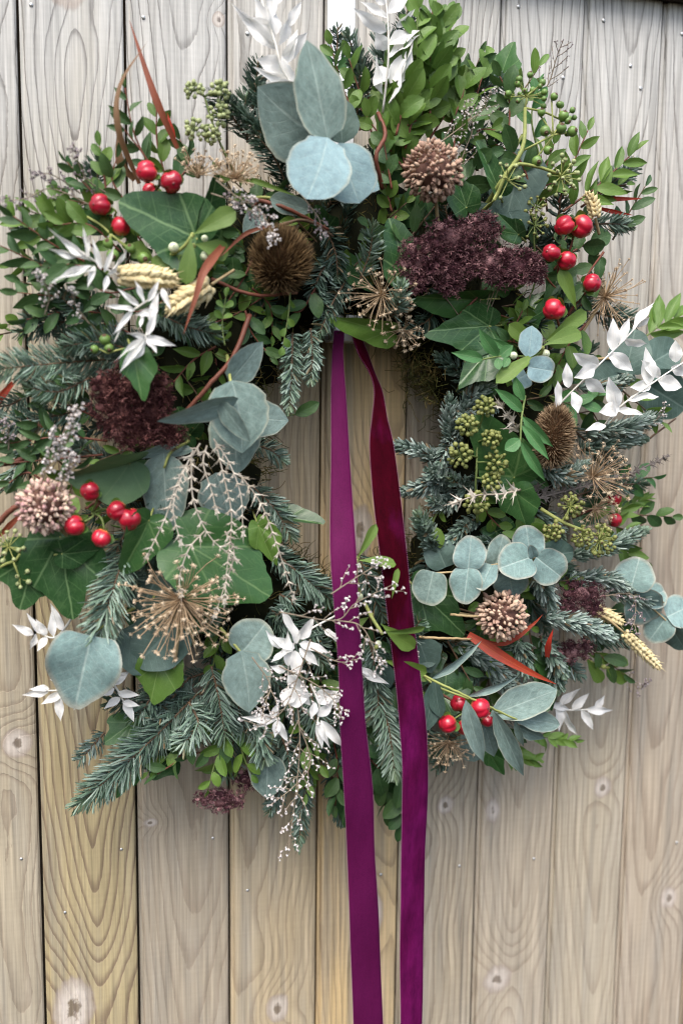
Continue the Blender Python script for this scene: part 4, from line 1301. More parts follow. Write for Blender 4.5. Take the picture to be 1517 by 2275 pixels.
f += [(3, 2, 1, 0), tuple(len(v) - 4 + j for j in range(4))]
hang = thing('wreath_hanger', 'white painted metal hanger strap coming down over the fence', 'wreath hanger', Vector(rows[0][0]))
part('strap', mesh_np('strap', np.array(v) - np.array(rows[0][0]), f, M['whitepaint'], None, None, False), hang)

# ------------------------------------------------------------------ the moss ring that carries everything
RC = (770, 985, 345, 425)


def ring_px(a):
    return RC[0] + RC[2] * math.cos(a), RC[1] + RC[3] * math.sin(a)


c0 = P(RC[0], RC[1], 0.045)
ring = thing('moss_ring', 'thick ring of dark moss at the heart of the wreath', 'wreath base', c0)
pv, nA, nB = [], 72, 16
for i in range(nA):
    a = 2 * math.pi * i / nA
    c = NP(P(*ring_px(a), 0.046)); c2 = NP(P(*ring_px(a + 0.05), 0.046))
    T_ = norm(c2 - c); o = norm(np.cross(T_, [0, 1, 0])); yv = np.array([0, 1, 0])
    for j in range(nB):
        b = 2 * math.pi * j / nB
        k = 1 + 0.12 * nr.normal()
        pv.append(c + o * math.cos(b) * 0.062 * k + yv * math.sin(b) * 0.038 * k)
q = [(i * nB + j, ((i + 1) % nA) * nB + j, ((i + 1) % nA) * nB + (j + 1) % nB, i * nB + (j + 1) % nB) for i in range(nA) for j in range(nB)]
part('moss_body', mesh_np('moss_body', np.array(pv) - NP(c0), q, M['moss']), ring)
acc = Acc()
pv = np.array(pv)
for k in range(5200):
    i = rng.randrange(nA); j = rng.randrange(nB)
    p = pv[i * nB + j] + nr.normal(size=3) * 0.006
    c = NP(P(*ring_px(2 * math.pi * i / nA), 0.046))
    D = norm(p - c + nr.normal(size=3) * 0.035); D2 = norm(D + nr.normal(size=3) * 0.9)
    l = rng.uniform(0.006, 0.02)
    acc.add(*tube(curve([p, p + D * l * 0.6, p + D * l * 0.7 + D2 * l * 0.5], 5), 0.0005, 0.0003, 3, False))
# the loose brown and green tuft at the hole's upper edge
for k in range(420):
    p = NP(P(rng.gauss(945, 22), rng.gauss(820, 38), rng.uniform(0.03, 0.075)))
    D = norm(nr.normal(size=3) + np.array([-0.5, -0.2, 0.1])); D2 = norm(D + nr.normal(size=3) * 1.2)
    l = rng.uniform(0.008, 0.024)
    acc.add(*tube(curve([p, p + D * l * 0.5, p + D * l * 0.6 + D2 * l * 0.5], 6), 0.0005, 0.0003, 3, False))
part('moss_strands', acc.mesh('moss_strands', M['mossfib'], c0), ring, kind='stuff')


# ------------------------------------------------------------------ dark greenery packed round the ring, seen in the gaps
def filler():
    k = 0
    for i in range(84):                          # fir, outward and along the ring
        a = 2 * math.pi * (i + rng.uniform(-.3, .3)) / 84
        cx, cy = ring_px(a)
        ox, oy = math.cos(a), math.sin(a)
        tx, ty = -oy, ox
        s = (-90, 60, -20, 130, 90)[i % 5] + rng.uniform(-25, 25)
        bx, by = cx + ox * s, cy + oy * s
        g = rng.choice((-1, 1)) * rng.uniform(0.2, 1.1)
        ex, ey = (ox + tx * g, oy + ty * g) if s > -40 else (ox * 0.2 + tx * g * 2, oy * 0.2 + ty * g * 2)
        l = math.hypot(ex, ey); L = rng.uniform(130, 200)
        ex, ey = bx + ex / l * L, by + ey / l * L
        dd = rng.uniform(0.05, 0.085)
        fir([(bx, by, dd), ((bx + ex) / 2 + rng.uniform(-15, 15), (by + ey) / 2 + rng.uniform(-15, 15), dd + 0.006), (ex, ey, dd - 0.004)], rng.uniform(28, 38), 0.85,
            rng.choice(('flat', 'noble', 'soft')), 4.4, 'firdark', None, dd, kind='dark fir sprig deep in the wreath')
    for i in range(84):                          # broad-leaved sprigs
        a = 2 * math.pi * (i + rng.uniform(-.4, .4)) / 84
        cx, cy = ring_px(a)
        ox, oy = math.cos(a), math.sin(a); tx, ty = -oy, ox
        s = rng.uniform(-70, 130)
        bx, by = cx + ox * s, cy + oy * s
        g = rng.uniform(-1.2, 1.2); ex, ey = ox + tx * g, oy + ty * g
        l = math.hypot(ex, ey); L = rng.uniform(110, 170)
        dd = rng.uniform(0.06, 0.09)
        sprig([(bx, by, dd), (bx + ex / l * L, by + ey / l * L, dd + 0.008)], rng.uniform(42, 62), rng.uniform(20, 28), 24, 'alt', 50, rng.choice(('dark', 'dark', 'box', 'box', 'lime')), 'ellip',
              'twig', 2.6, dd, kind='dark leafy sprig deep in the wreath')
    for i in range(46):                          # ivy leaves
        a = 2 * math.pi * (i + rng.uniform(-.4, .4)) / 46
        cx, cy = ring_px(a)
        ox, oy = math.cos(a), math.sin(a); tx, ty = -oy, ox
        s = rng.uniform(-80, 130)
        bx, by = cx + ox * s, cy + oy * s
        g = rng.uniform(-1.5, 1.5); ex, ey = ox + tx * g, oy + ty * g
        l = math.hypot(ex, ey); L = rng.uniform(80, 110)
        dd = rng.uniform(0.06, 0.092)
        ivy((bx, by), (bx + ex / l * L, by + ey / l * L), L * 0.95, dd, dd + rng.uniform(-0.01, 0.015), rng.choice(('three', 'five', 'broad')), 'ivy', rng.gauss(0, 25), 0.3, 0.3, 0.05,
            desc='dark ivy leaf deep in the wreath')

    # looser sprigs at the wreath's outer parts
    for (x0, x1, y0, y1, n) in ((70, 320, 450, 800, 22), (60, 260, 850, 1080, 9), (230, 700, 1480, 1700, 22), (640, 860, 1450, 1720, 10), (1150, 1370, 420, 900, 16), (1130, 1380, 1050, 1480, 16), (520, 1130, 150, 430, 20), (960, 1220, 1420, 1640, 12)):
        for i in range(n):
            bx, by = rng.uniform(x0, x1), rng.uniform(y0, y1)
            a = math.atan2(by - RC[1], bx - RC[0]) + rng.gauss(0, 0.8)
            L = rng.uniform(80, 140); dd = rng.uniform(0.05, 0.085)
            e = (bx + math.cos(a) * L, by + math.sin(a) * L, dd + rng.uniform(0, .012))
            k = rng.random()
            if k < 0.42:
                fir([(bx, by, dd), e], rng.uniform(30, 42), 1.1, rng.choice(('flat', 'noble', 'flat')), 4.6, rng.choice(('fir', 'firdark', 'fir', 'firblue')), None, dd, kind='fir sprig tucked low')
            elif k < 0.86:
                sprig([(bx, by, dd), e], rng.uniform(44, 64), rng.uniform(20, 30), 20, 'alt', 48, rng.choice(('dark', 'box', 'dark', 'lime', 'fresh')), 'ellip', 'twig', 2.4, dd, kind='leafy sprig tucked low')
            else:
                ivy((bx, by), (bx + math.cos(a) * 90, by + math.sin(a) * 90), 85, dd, dd + .008, rng.choice(('three', 'five')), rng.choice(('ivy', 'ivymid')), rng.gauss(0, 25), desc='ivy leaf tucked low')


filler()

# ------------------------------------------------------------------ fir boughs one can make out
FIRS = [
    # pts, needle px, density, style, material, label
    ([(285, 795, .085), (120, 808, .1), (-25, 822, .1)], 52, 1.5, 'flat', 'firlight', 'pale fir bough reaching over the boards straight out beside the round maroon sedum'),
    ([(220, 905, .08), (90, 930, .085), (-20, 950, .08)], 42, 1.2, 'flat', 'fir', None),
    ([(650, 740, .1), (648, 820, .11), (642, 915, .105)], 30, 1.5, 'flat', 'firlight', None),
    ([(690, 730, .1), (694, 790, .105), (690, 850, .1)], 28, 1.5, 'flat', 'firlight', None),
    ([(770, 620, .09), (735, 680, .1), (708, 745, .1)], 34, 1.3, 'flat', 'fir', None),
    ([(800, 620, .1), (822, 560, .11), (828, 500, .12)], 34, 0.9, 'flat', 'firlight', None),
    ([(870, 705, .11), (886, 668, .125), (893, 635, .135)], 40, 1.5, 'soft', 'firlight', 'small pale fir tip like a star over the half-hidden straw starburst'),
    ([(660, 330, .08), (600, 260, .09), (565, 185, .09)], 36, 1.4, 'flat', 'firdark', None),
    ([(650, 370, .085), (580, 290, .095), (520, 235, .09)], 38, 1.6, 'soft', 'fir', None),
    ([(640, 420, .09), (610, 350, .1), (570, 300, .1)], 40, 1.4, 'flat', 'firdark', None),
    ([(880, 210, .06), (895, 110, .07), (905, 20, .07)], 36, 1.2, 'flat', 'firdark', None),
    ([(820, 230, .065), (812, 170, .07), (800, 120, .07)], 32, 1.2, 'flat', 'firdark', None),
    ([(740, 180, .06), (748, 120, .06), (750, 60, .06)], 26, 0.7, 'flat', 'firdark', None),
    ([(950, 260, .06), (935, 140, .065), (925, 60, .065)], 34, 1.0, 'flat', 'firdark', None),
    ([(1095, 400, .07), (1100, 320, .08), (1108, 235, .08)], 32, 1.3, 'flat', 'fir', None),
    ([(1060, 380, .07), (1050, 310, .075), (1050, 260, .07)], 30, 1.2, 'flat', 'fir', None),
    ([(1310, 440, .08), (1360, 405, .085), (1412, 365, .08)], 34, 1.2, 'flat', 'fir', None),
    ([(1290, 500, .08), (1345, 497, .085), (1402, 500, .08)], 30, 1.2, 'flat', 'fir', None),
    ([(1010, 950, .085), (1045, 885, .1), (1098, 838, .11)], 30, 2.0, 'noble', 'firblue', None),
    ([(1015, 1010, .08), (998, 950, .09), (1000, 880, .09)], 30, 1.7, 'noble', 'firblue', None),
    ([(1000, 1040, .085), (940, 1005, .09), (868, 988, .085)], 30, 2.0, 'noble', 'firblue', 'thick blue noble fir tip pointing into the hole behind the burgundy ribbon tail'),
    ([(1010, 1050, .085), (955, 1075, .1), (890, 1095, .09)], 32, 2.1, 'noble', 'firblue', None),
    ([(985, 1110, .085), (975, 1065, .1), (950, 1045, .115)], 34, 2.0, 'noble', 'firblue', None),
    ([(970, 1230, .09), (945, 1180, .11), (930, 1140, .12)], 36, 1.9, 'noble', 'firlight', 'grey-green fir tip like a star beside the burgundy ribbon tail'),
    ([(1300, 960, .085), (1385, 950, .1), (1470, 922, .095)], 32, 1.9, 'noble', 'firblue', None),
    ([(1290, 1000, .08), (1360, 985, .09), (1430, 975, .085)], 30, 1.6, 'noble', 'fir', None),
    ([(1280, 860, .085), (1340, 860, .09), (1400, 840, .09)], 28, 1.5, 'noble', 'firblue', None),
    ([(1270, 1235, .085), (1350, 1215, .095), (1432, 1178, .09)], 32, 1.9, 'noble', 'fir', None),
    ([(1260, 1290, .09), (1350, 1285, .1), (1395, 1310, .1)], 32, 1.7, 'noble', 'firblue', None),
    ([(1340, 1310, .09), (1400, 1325, .095), (1465, 1338, .09)], 30, 1.5, 'noble', 'firblue', None),
    ([(1210, 1370, .11), (1280, 1385, .125), (1362, 1415, .12)], 34, 2.4, 'noble', 'firblue', 'plump blue noble fir tip lying beside the orange-red blade'),
    ([(1190, 1250, .09), (1205, 1300, .11), (1225, 1345, .11)], 36, 1.8, 'noble', 'firblue', None),
    ([(1150, 1420, .09), (1165, 1465, .1), (1165, 1500, .1)], 34, 1.7, 'noble', 'fir', None),
    ([(1010, 1430, .085), (1080, 1470, .095), (1150, 1525, .095)], 32, 1.8, 'noble', 'firblue', None),
    ([(1230, 1440, .085), (1235, 1490, .09), (1240, 1530, .09)], 32, 1.6, 'noble', 'fir', None),
    ([(848, 1560, .11), (868, 1640, .125), (876, 1722, .125)], 44, 1.7, 'flat', 'firlight', 'fresh fir tip hanging between the two ribbon tails'),
    ([(835, 1500, .1), (840, 1560, .11), (830, 1600, .11)], 40, 1.4, 'flat', 'firlight', None),
    ([(890, 1440, .1), (915, 1405, .12), (935, 1375, .13)], 34, 1.2, 'flat', 'fir', None),
    ([(795, 1230, .09), (820, 1300, .1), (850, 1370, .1)], 38, 1.6, 'flat', 'firdark', None),
    ([(930, 1280, .09), (925, 1330, .1), (922, 1360, .1)], 30, 1.2, 'flat', 'fir', None),
    ([(280, 1225, .11), (245, 1330, .125), (212, 1445, .12)], 56, 1.9, 'flat', 'firlight', 'bright flat fir bough hanging above the heart-shaped pale eucalyptus leaf'),
    ([(440, 1540, .085), (320, 1660, .095), (172, 1790, .08)], 54, 1.7, 'flat', 'fir', 'longest fir bough hanging out over the fence at the lower edge'),
    ([(470, 1480, .1), (490, 1570, .11), (500, 1640, .11)], 50, 1.4, 'flat', 'fir', None),
    ([(560, 1590, .1), (580, 1640, .115), (588, 1690, .115)], 44, 1.6, 'soft', 'firlight', None),
    ([(400, 1570, .085), (350, 1640, .09), (270, 1690, .085)], 46, 1.3, 'flat', 'firdark', None),
    ([(560, 1080, .09), (610, 1130, .1), (648, 1195, .1)], 38, 1.6, 'flat', 'fir', None),
    ([(600, 1220, .1), (660, 1270, .11), (738, 1335, .105)], 44, 1.9, 'flat', 'fir', None),
    ([(560, 985, .085), (600, 1000, .09), (632, 1025, .085)], 30, 1.3, 'flat', 'fir', None),
    ([(600, 1350, .09), (650, 1400, .1), (720, 1440, .1)], 42, 1.4, 'flat', 'firdark', None),
    ([(620, 1320, .1), (650, 1340, .105), (610, 1370, .105)], 34, 1.3, 'flat', 'fir', None),
    ([(680, 1640, .07), (676, 1760, .08), (662, 1885, .075)], 28, 1.6, 'flat', 'fir', 'narrow fir tip hanging lowest of all beside the plum ribbon tail'),
    ([(640, 1700, .065), (620, 1760, .07), (598, 1805, .065)], 28, 1.2, 'flat', 'fir', None),
    ([(735, 1720, .065), (748, 1780, .07), (765, 1830, .065)], 30, 1.3, 'flat', 'firdark', None),
    ([(340, 690, .1), (415, 725, .115), (490, 745, .11)], 42, 1.6, 'flat', 'fir', None),
    ([(350, 1100, .1), (340, 1180, .105), (325, 1270, .1)], 40, 1.4, 'flat', 'firdark', None),
    ([(420, 1140, .1), (410, 1200, .105), (400, 1270, .1)], 36, 1.3, 'flat', 'firdark', None),
    ([(720, 500, .09), (745, 560, .095), (750, 620, .095)], 36, 1.3, 'flat', 'firdark', None),
    ([(740, 560, .085), (700, 640, .1), (730, 700, .1)], 32, 1.3, 'flat', 'fir', None),
    ([(160, 660, .075), (100, 720, .08), (40, 740, .08)], 36, 1.2, 'flat', 'firdark', None),
    ([(950, 640, .085), (960, 700, .09), (900, 740, .085)], 34, 1.4, 'flat', 'firdark', None),
    ([(1050, 860, .08), (1010, 820, .085), (970, 790, .08)], 30, 1.4, 'noble', 'firdark', None),
    ([(800, 1640, .08), (790, 1700, .085), (800, 1760, .08)], 34, 1.3, 'flat', 'firdark', None),
    ([(640, 1560, .085), (690, 1620, .09), (720, 1680, .085)], 38, 1.3, 'flat', 'firdark', None),
]
FIRS += [
    ([(1020, 1090, .085), (990, 1120, .1), (955, 1110, .11)], 32, 1.8, 'noble', 'firblue', None), ([(1060, 1150, .085), (1020, 1180, .1), (985, 1215, .1)], 30, 1.8, 'noble', 'fir', None),
    ([(1010, 960, .08), (990, 1000, .095), (970, 1040, .1)], 30, 1.8, 'noble', 'firblue', None), ([(1060, 1060, .085), (1030, 1080, .1), (1000, 1060, .11)], 30, 1.7, 'noble', 'fir', None),
    ([(1100, 900, .09), (1060, 930, .1), (1020, 930, .105)], 28, 1.7, 'noble', 'firblue', None), ([(1130, 1180, .09), (1110, 1210, .1), (1060, 1200, .1)], 28, 1.6, 'noble', 'fir', None),
    ([(300, 780, .1), (220, 760, .11), (140, 770, .11)], 40, 1.2, 'flat', 'fir', None), ([(200, 840, .1), (130, 870, .105), (60, 860, .1)], 40, 1.2, 'flat', 'firlight', None),
    ([(420, 1560, .1), (440, 1610, .115), (400, 1660, .11)], 44, 1.2, 'flat', 'firlight', None), ([(560, 1440, .11), (600, 1490, .12), (640, 1470, .12)], 36, 1.1, 'flat', 'fir', None),
    ([(690, 1520, .1), (700, 1590, .11), (720, 1640, .11)], 42, 1.2, 'flat', 'firlight', None), ([(1180, 1020, .1), (1250, 1060, .11), (1300, 1030, .11)], 30, 1.6, 'noble', 'firblue', None),
    ([(60, 880, .07), (20, 900, .075), (-30, 905, .07)], 40, 1.2, 'flat', 'fir', None), ([(280, 1180, .09), (260, 1240, .1), (300, 1300, .1)], 40, 1.3, 'flat', 'fir', None),
    ([(520, 1500, .095), (530, 1570, .105), (550, 1640, .1)], 44, 1.3, 'flat', 'fir', None), ([(600, 1500, .09), (650, 1560, .1), (690, 1600, .1)], 40, 1.3, 'flat', 'fir', None),
    ([(620, 1620, .09), (640, 1680, .1), (640, 1740, .1)], 36, 1.3, 'flat', 'fir', None), ([(380, 1480, .085), (330, 1560, .09), (300, 1600, .09)], 42, 1.2, 'flat', 'fir', None),
    ([(1200, 1420, .09), (1230, 1460, .1), (1250, 1500, .1)], 30, 1.6, 'noble', 'fir', None), ([(1090, 1500, .09), (1130, 1530, .1), (1180, 1545, .1)], 30, 1.6, 'noble', 'firblue', None),
    ([(700, 1370, .095), (690, 1420, .1), (720, 1480, .1)], 38, 1.3, 'flat', 'fir', None), ([(820, 1420, .1), (830, 1480, .11), (810, 1530, .11)], 36, 1.3, 'flat', 'fir', None),
]
for pts, nl, de, st, mt, lb in FIRS:
    fir(pts, nl, de, st, 4.6 if mt == 'firlight' else 4.3, mt, lb, pts[0][2], kind={'firlight': 'pale green fir sprig', 'fir': 'blue-green fir sprig', 'firdark': 'dark green fir sprig', 'firblue': 'silvery noble fir tip'}[mt])

# ------------------------------------------------------------------ leafy sprigs
G = 'bright green leafy sprig'
for pts, L, Wd, gap, mode, mat in [
    ([(880, 300), (900, 200), (890, 110)], 64, 36, 20, 'alt', 'box'), ([(940, 330), (985, 260), (1040, 170)], 64, 36, 20, 'alt', 'box'),
    ([(970, 200), (975, 110), (985, 40)], 66, 32, 20, 'opp', 'box'), ([(930, 180), (925, 90), (930, 20)], 58, 28, 20, 'alt', 'lime'),
    ([(850, 350), (890, 290), (940, 260)], 56, 34, 20, 'alt', 'box'), ([(1010, 330), (1060, 290), (1110, 290)], 60, 30, 22, 'alt', 'box'),
    ([(220, 560), (150, 500), (70, 470)], 66, 28, 20, 'alt', 'box'), ([(250, 620), (180, 590), (90, 590)], 70, 28, 22, 'alt', 'dark'),
    ([(905, 400), (880, 270), (865, 175)], 62, 32, 23, 'alt', 'box'), ([(900, 330), (925, 240), (975, 150)], 62, 34, 23, 'alt', 'box'),
    ([(955, 260), (955, 130), (960, 25)], 64, 30, 22, 'opp', 'box'), ([(985, 240), (995, 120), (1002, 25)], 58, 30, 24, 'alt', 'box'),
    ([(1020, 300), (1055, 220), (1082, 130)], 62, 30, 24, 'alt', 'box'), ([(1000, 280), (1030, 200), (1020, 150)], 55, 30, 24, 'alt', 'box'),
    ([(800, 290), (760, 190), (735, 100)], 56, 28, 27, 'alt', 'box'), ([(830, 310), (800, 210), (775, 130)], 56, 28, 26, 'alt', 'box'),
    ([(900, 380), (850, 310), (800, 240)], 46, 28, 24, 'alt', 'box'), ([(925, 300), (945, 210), (905, 130)], 56, 30, 24, 'alt', 'box'),
    ([(1000, 360), (1020, 290), (1080, 230)], 54, 28, 24, 'alt', 'dark'), ([(870, 420), (860, 360), (850, 300)], 46, 28, 22, 'alt', 'dark'),
    ([(870, 470), (860, 430), (850, 380)], 46, 28, 22, 'alt', 'box'), ([(930, 230), (900, 180), (850, 190)], 50, 26, 22, 'alt', 'box'),
    ([(1250, 470), (1330, 410), (1410, 335)], 66, 21, 24, 'alt', 'box'), ([(1240, 450), (1265, 380), (1305, 290)], 62, 22, 24, 'alt', 'box'),
    ([(1200, 450), (1210, 380), (1230, 320)], 58, 24, 24, 'alt', 'box'), ([(1200, 360), (1180, 260), (1200, 180)], 48, 22, 34, 'alt', 'fresh'),
    ([(1130, 300), (1130, 220), (1110, 170)], 56, 28, 26, 'alt', 'dark'), ([(1290, 460), (1350, 420), (1390, 410)], 54, 18, 22, 'alt', 'box'),
    ([(350, 400), (300, 300), (278, 195)], 52, 19, 27, 'alt', 'dark'), ([(370, 400), (350, 320), (348, 240)], 48, 24, 22, 'alt', 'box'),
    ([(350, 390), (310, 330), (262, 270)], 46, 18, 26, 'alt', 'dark'), ([(250, 480), (180, 450), (105, 440)], 52, 22, 26, 'alt', 'box'),
    ([(250, 470), (190, 410), (150, 360)], 46, 20, 24, 'alt', 'dark'), ([(240, 450), (232, 390), (222, 325)], 48, 22, 24, 'alt', 'box'),
    ([(280, 450), (250, 400), (260, 350)], 50, 24, 22, 'alt', 'dark'), ([(390, 410), (420, 360), (400, 310)], 50, 24, 22, 'alt', 'dark'),
    ([(230, 600), (130, 550), (30, 480)], 62, 24, 24, 'alt', 'dark'), ([(230, 640), (120, 600), (0, 545)], 64, 22, 26, 'alt', 'dark'),
    ([(250, 660), (150, 660), (40, 650)], 62, 26, 24, 'alt', 'dark'), ([(250, 700), (160, 690), (60, 710)], 60, 26, 24, 'alt', 'dark'),
    ([(270, 560), (200, 500), (120, 500)], 54, 24, 24, 'alt', 'box'), ([(290, 740), (230, 720), (190, 760)], 60, 24, 24, 'alt', 'dark'),
    ([(300, 640), (240, 650), (190, 620)], 54, 26, 22, 'alt', 'dark'), ([(380, 660), (320, 690), (280, 690)], 50, 24, 22, 'alt', 'dark'),
    ([(240, 980), (140, 970), (20, 985)], 60, 20, 26, 'alt', 'dark'), ([(230, 1010), (120, 1020), (10, 1030)], 56, 20, 26, 'alt', 'dark'),
    ([(220, 930), (150, 900), (60, 880)], 52, 20, 26, 'alt', 'dark'), ([(180, 1030), (110, 960), (60, 930)], 58, 22, 26, 'alt', 'dark'),
    ([(500, 500), (520, 560), (512, 650)], 34, 22, 17, 'opp', 'dark'), ([(545, 690), (560, 740), (600, 790)], 54, 24, 22, 'alt', 'dark'),
    ([(440, 730), (520, 700), (600, 650)], 48, 22, 22, 'alt', 'box'), ([(560, 640), (600, 680), (605, 745)], 50, 20, 22, 'alt', 'box'),
    ([(480, 770), (430, 800), (385, 850)], 54, 20, 24, 'alt', 'box'), ([(470, 760), (480, 820), (450, 870)], 46, 20, 22, 'alt', 'box'),
    ([(400, 470), (470, 500), (520, 540)], 46, 24, 22, 'alt', 'dark'), ([(700, 640), (670, 690), (640, 690)], 60, 30, 24, 'alt', 'dark'),
    ([(1080, 860), (1080, 790), (1050, 740)], 60, 22, 28, 'alt', 'fresh'), ([(1210, 800), (1140, 760), (1080, 760)], 50, 22, 28, 'alt', 'dark'),
    ([(1230, 700), (1180, 720), (1110, 700)], 52, 26, 24, 'alt', 'box'), ([(1150, 800), (1140, 740), (1160, 690)], 44, 20, 22, 'alt', 'box'),
    ([(1300, 720), (1260, 770), (1230, 830)], 54, 26, 24, 'alt', 'box'), ([(1340, 560), (1300, 620), (1290, 680)], 54, 26, 24, 'alt', 'dark'),
    ([(1270, 560), (1310, 540), (1330, 570)], 44, 30, 22, 'alt', 'dark'), ([(1050, 1090), (1090, 1150), (1120, 1180)], 46, 24, 24, 'alt', 'box'),
    ([(980, 1120), (960, 1170), (985, 1200)], 40, 22, 22, 'alt', 'mist'), ([(1220, 880), (1280, 900), (1340, 870)], 56, 26, 24, 'alt', 'fresh'),
    ([(490, 1580), (420, 1640), (330, 1715)], 46, 24, 27, 'alt', 'lime'), ([(510, 1620), (480, 1690), (462, 1755)], 44, 22, 24, 'alt', 'lime'),
    ([(530, 1640), (545, 1690), (560, 1720)], 42, 22, 24, 'alt', 'lime'), ([(430, 1590), (400, 1680), (350, 1720)], 50, 22, 24, 'alt', 'dark'),
    ([(540, 1600), (500, 1650), (420, 1680)], 46, 22, 24, 'alt', 'dark'), ([(700, 1560), (680, 1640), (712, 1700)], 52, 26, 28, 'alt', 'lime'),
    ([(500, 1400), (480, 1450), (470, 1500)], 40, 20, 24, 'alt', 'lime'), ([(780, 1650), (850, 1720), (860, 1800)], 62, 30, 24, 'alt', 'dark'),
    ([(730, 1600), (750, 1700), (745, 1790)], 52, 26, 24, 'alt', 'dark'), ([(880, 1690), (900, 1760), (890, 1830)], 60, 30, 24, 'alt', 'dark'),
    ([(560, 460), (600, 430), (650, 440)], 44, 22, 22, 'alt', 'dark'), ([(330, 560), (300, 520), (240, 500)], 44, 22, 22, 'alt', 'box'),
    ([(560, 580), (540, 620), (500, 680)], 40, 20, 20, 'alt', 'dark'), ([(1180, 420), (1150, 350), (1100, 320)], 60, 28, 26, 'alt', 'dark'),
    ([(990, 430), (1040, 400), (1060, 350)], 60, 34, 28, 'alt', 'dark'), ([(880, 480), (860, 520), (820, 500)], 54, 30, 24, 'alt', 'dark'),
    ([(1180, 470), (1200, 420), (1250, 400)], 50, 22, 22, 'alt', 'box'), ([(1200, 600), (1240, 640), (1250, 560)], 50, 26, 24, 'alt', 'dark'),
    ([(110, 1080), (60, 1050), (0, 1090)], 54, 20, 26, 'alt', 'dark'), ([(200, 850), (120, 860), (60, 840)], 50, 22, 24, 'alt', 'dark'),
]:
    sprig(pts, L * 1.12, Wd * 1.16, gap * .86, mode, 46, mat, 'ellip' if Wd / L > 0.42 else 'lance', 'redtwig' if mat in ('box', 'dark') else 'gstem', 2.8, 0.098 + rng.uniform(-0.012, 0.008),
          kind={'box': G, 'dark': 'dark green leafy sprig', 'lime': 'lime green leafy sprig', 'fresh': 'fresh green leafy sprig', 'mist': 'olive green leafy sprig'}[mat])

# little pinnate sprigs of yellow-green leaflets beside the wheat and by the hole
sprig([(500, 768), (494, 720), (502, 660)], 30, 17, 20, 'opp', 62, 'lime', 'obov', 'gstem', 1.8, 0.125, 'upright sprig of small lime leaflets in the gap below the slanting wheat ear', anchor=(500, 700), taper=0.1)
sprig([(645, 650), (640, 705), (628, 770)], 27, 19, 19, 'alt', 40, 'lime', 'obov', 'gstem', 1.8, 0.12, 'hanging sprig of small lime leaflets below the round dark teasel', taper=0.1)
th = thing('leafy_sprig', 'long pale green leaflets lying across the oval teasel', 'leafy sprig', P(1158, 915, .14), 'leafy sprigs tucked into the wreath')
stem_part('stem', th, [(1166, 880, .13), (1158, 930, .15), (1155, 985, .155)], 2.6, 2.2, 'gstem')
leaves(th, [(1160, 925, 1229, 996, 26, 10, .15, .16), (1159, 945, 1221, 1023, 24, -8, .152, .165), (1156, 980, 1212, 1073, 25, 5, .155, .16), (1155, 976, 1121, 999, 30, 0, .155, .158, 'ellip'), (1160, 915, 1100, 862, 28, 20, .145, .15),
            (1163, 890, 1140, 832, 24, -15, .14, .14)], 'fresh', 'lance', .15, 0.25, 0.1)
th = thing('leafy_sprig', 'fresh green leafy sprig pointing to the hole above the eucalyptus coins', 'leafy sprig', P(1150, 790, .12), 'leafy sprigs tucked into the wreath')
stem_part('stem', th, [(1165, 792, .11), (1110, 792, .13), (1065, 800, .135)], 2.4, 1.8, 'gstem')
leaves(th, [(1073, 798, 1004, 783, 26, 5, .135, .14), (1106, 792, 1062, 730, 28, -10, .132, .138), (1108, 792, 1142, 765, 26, 10, .13, .13), (1104, 796, 1108, 820, 20, 0, .132, .14, 'ellip'), (1130, 793, 1118, 815, 18, 0, .13, .138, 'ellip'),
            (1150, 790, 1092, 752, 22, 0, .115, .12)], 'fresh', 'lance', .13)
for pts, L, Wd, gap, mat, lb in [
    ([(1430, 750), (1480, 715), (1535, 700)], 80, 24, 22, 'lime', 'spray of narrow yellow-green leaves out past the white leaves above the oval teasel'),
    ([(1360, 1150), (1400, 1120), (1440, 1110)], 46, 14, 14, 'lime', 'soft lime fern tip poking out towards the fence below the oval teasel'),
    ([(1160, 1620), (1220, 1640), (1275, 1645)], 42, 16, 16, 'lime', 'lime leafy tip poking out behind the lowest red berries'),
    ([(1110, 1640), (1150, 1680), (1195, 1690)], 46, 20, 20, 'lime', 'lime leafy tip hanging out under the long grey-green leaves'),
    ([(1370, 1210), (1400, 1235), (1430, 1250)], 50, 22, 22, 'box', None)]:
    sprig(pts, L, Wd, gap, 'opp', 38, mat, 'lance', 'gstem', 2.0, 0.06, lb)
th = thing('leafy_sprig', 'single grey-green leaf sticking out into the hole on a thin stalk', 'leafy sprig', P(630, 925, .08), 'leafy sprigs tucked into the wreath')
stem_part('stem', th, [(590, 940, .07), (630, 926, .085), (660, 920, .09)], 2, 1.6, 'gstem')
leaves(th, [(655, 922, 712, 894, 30, 10, .09, .095)], 'dark', 'ellip', .09)

# ------------------------------------------------------------------ ivy leaves
ivy((436, 530), (245, 437), 178, .118, .125, 'spear', 'ivy', 18, .25, .1, .03, (470, 560), 'big glossy dark ivy leaf below the pair of blushing red berries')
ivy((452, 510), (494, 372), 110, .1, .115, 'spear', 'ivy', 50, .5, .2, .03)
ivy((298, 790), (317, 890), 92, .15, .155, 'three', 'ivymid', -10, .3, .2, .04, (285, 755), 'small ivy leaf with pale veins lying on the round maroon sedum')
ivy((287, 1030), (143, 1072), 130, .12, .14, 'broad', 'ivydull', -35, .7, .3, .03, (310, 1010), 'cupped dull ivy leaf roofing the cluster of glossy red berries')
ivy((330, 1158), (268, 1290), 118, .125, .13, 'spear', 'ivymid', -30, .5, .2, .03, (345, 1120), 'smooth folded ivy leaf below the cluster of glossy red berries')
ivy((135, 1195), (165, 1395), 190, .105, .112, 'three', 'ivy', 10, .25, .15, .04, (125, 1150), 'largest dark ivy leaf hanging above the heart-shaped pale eucalyptus leaf')
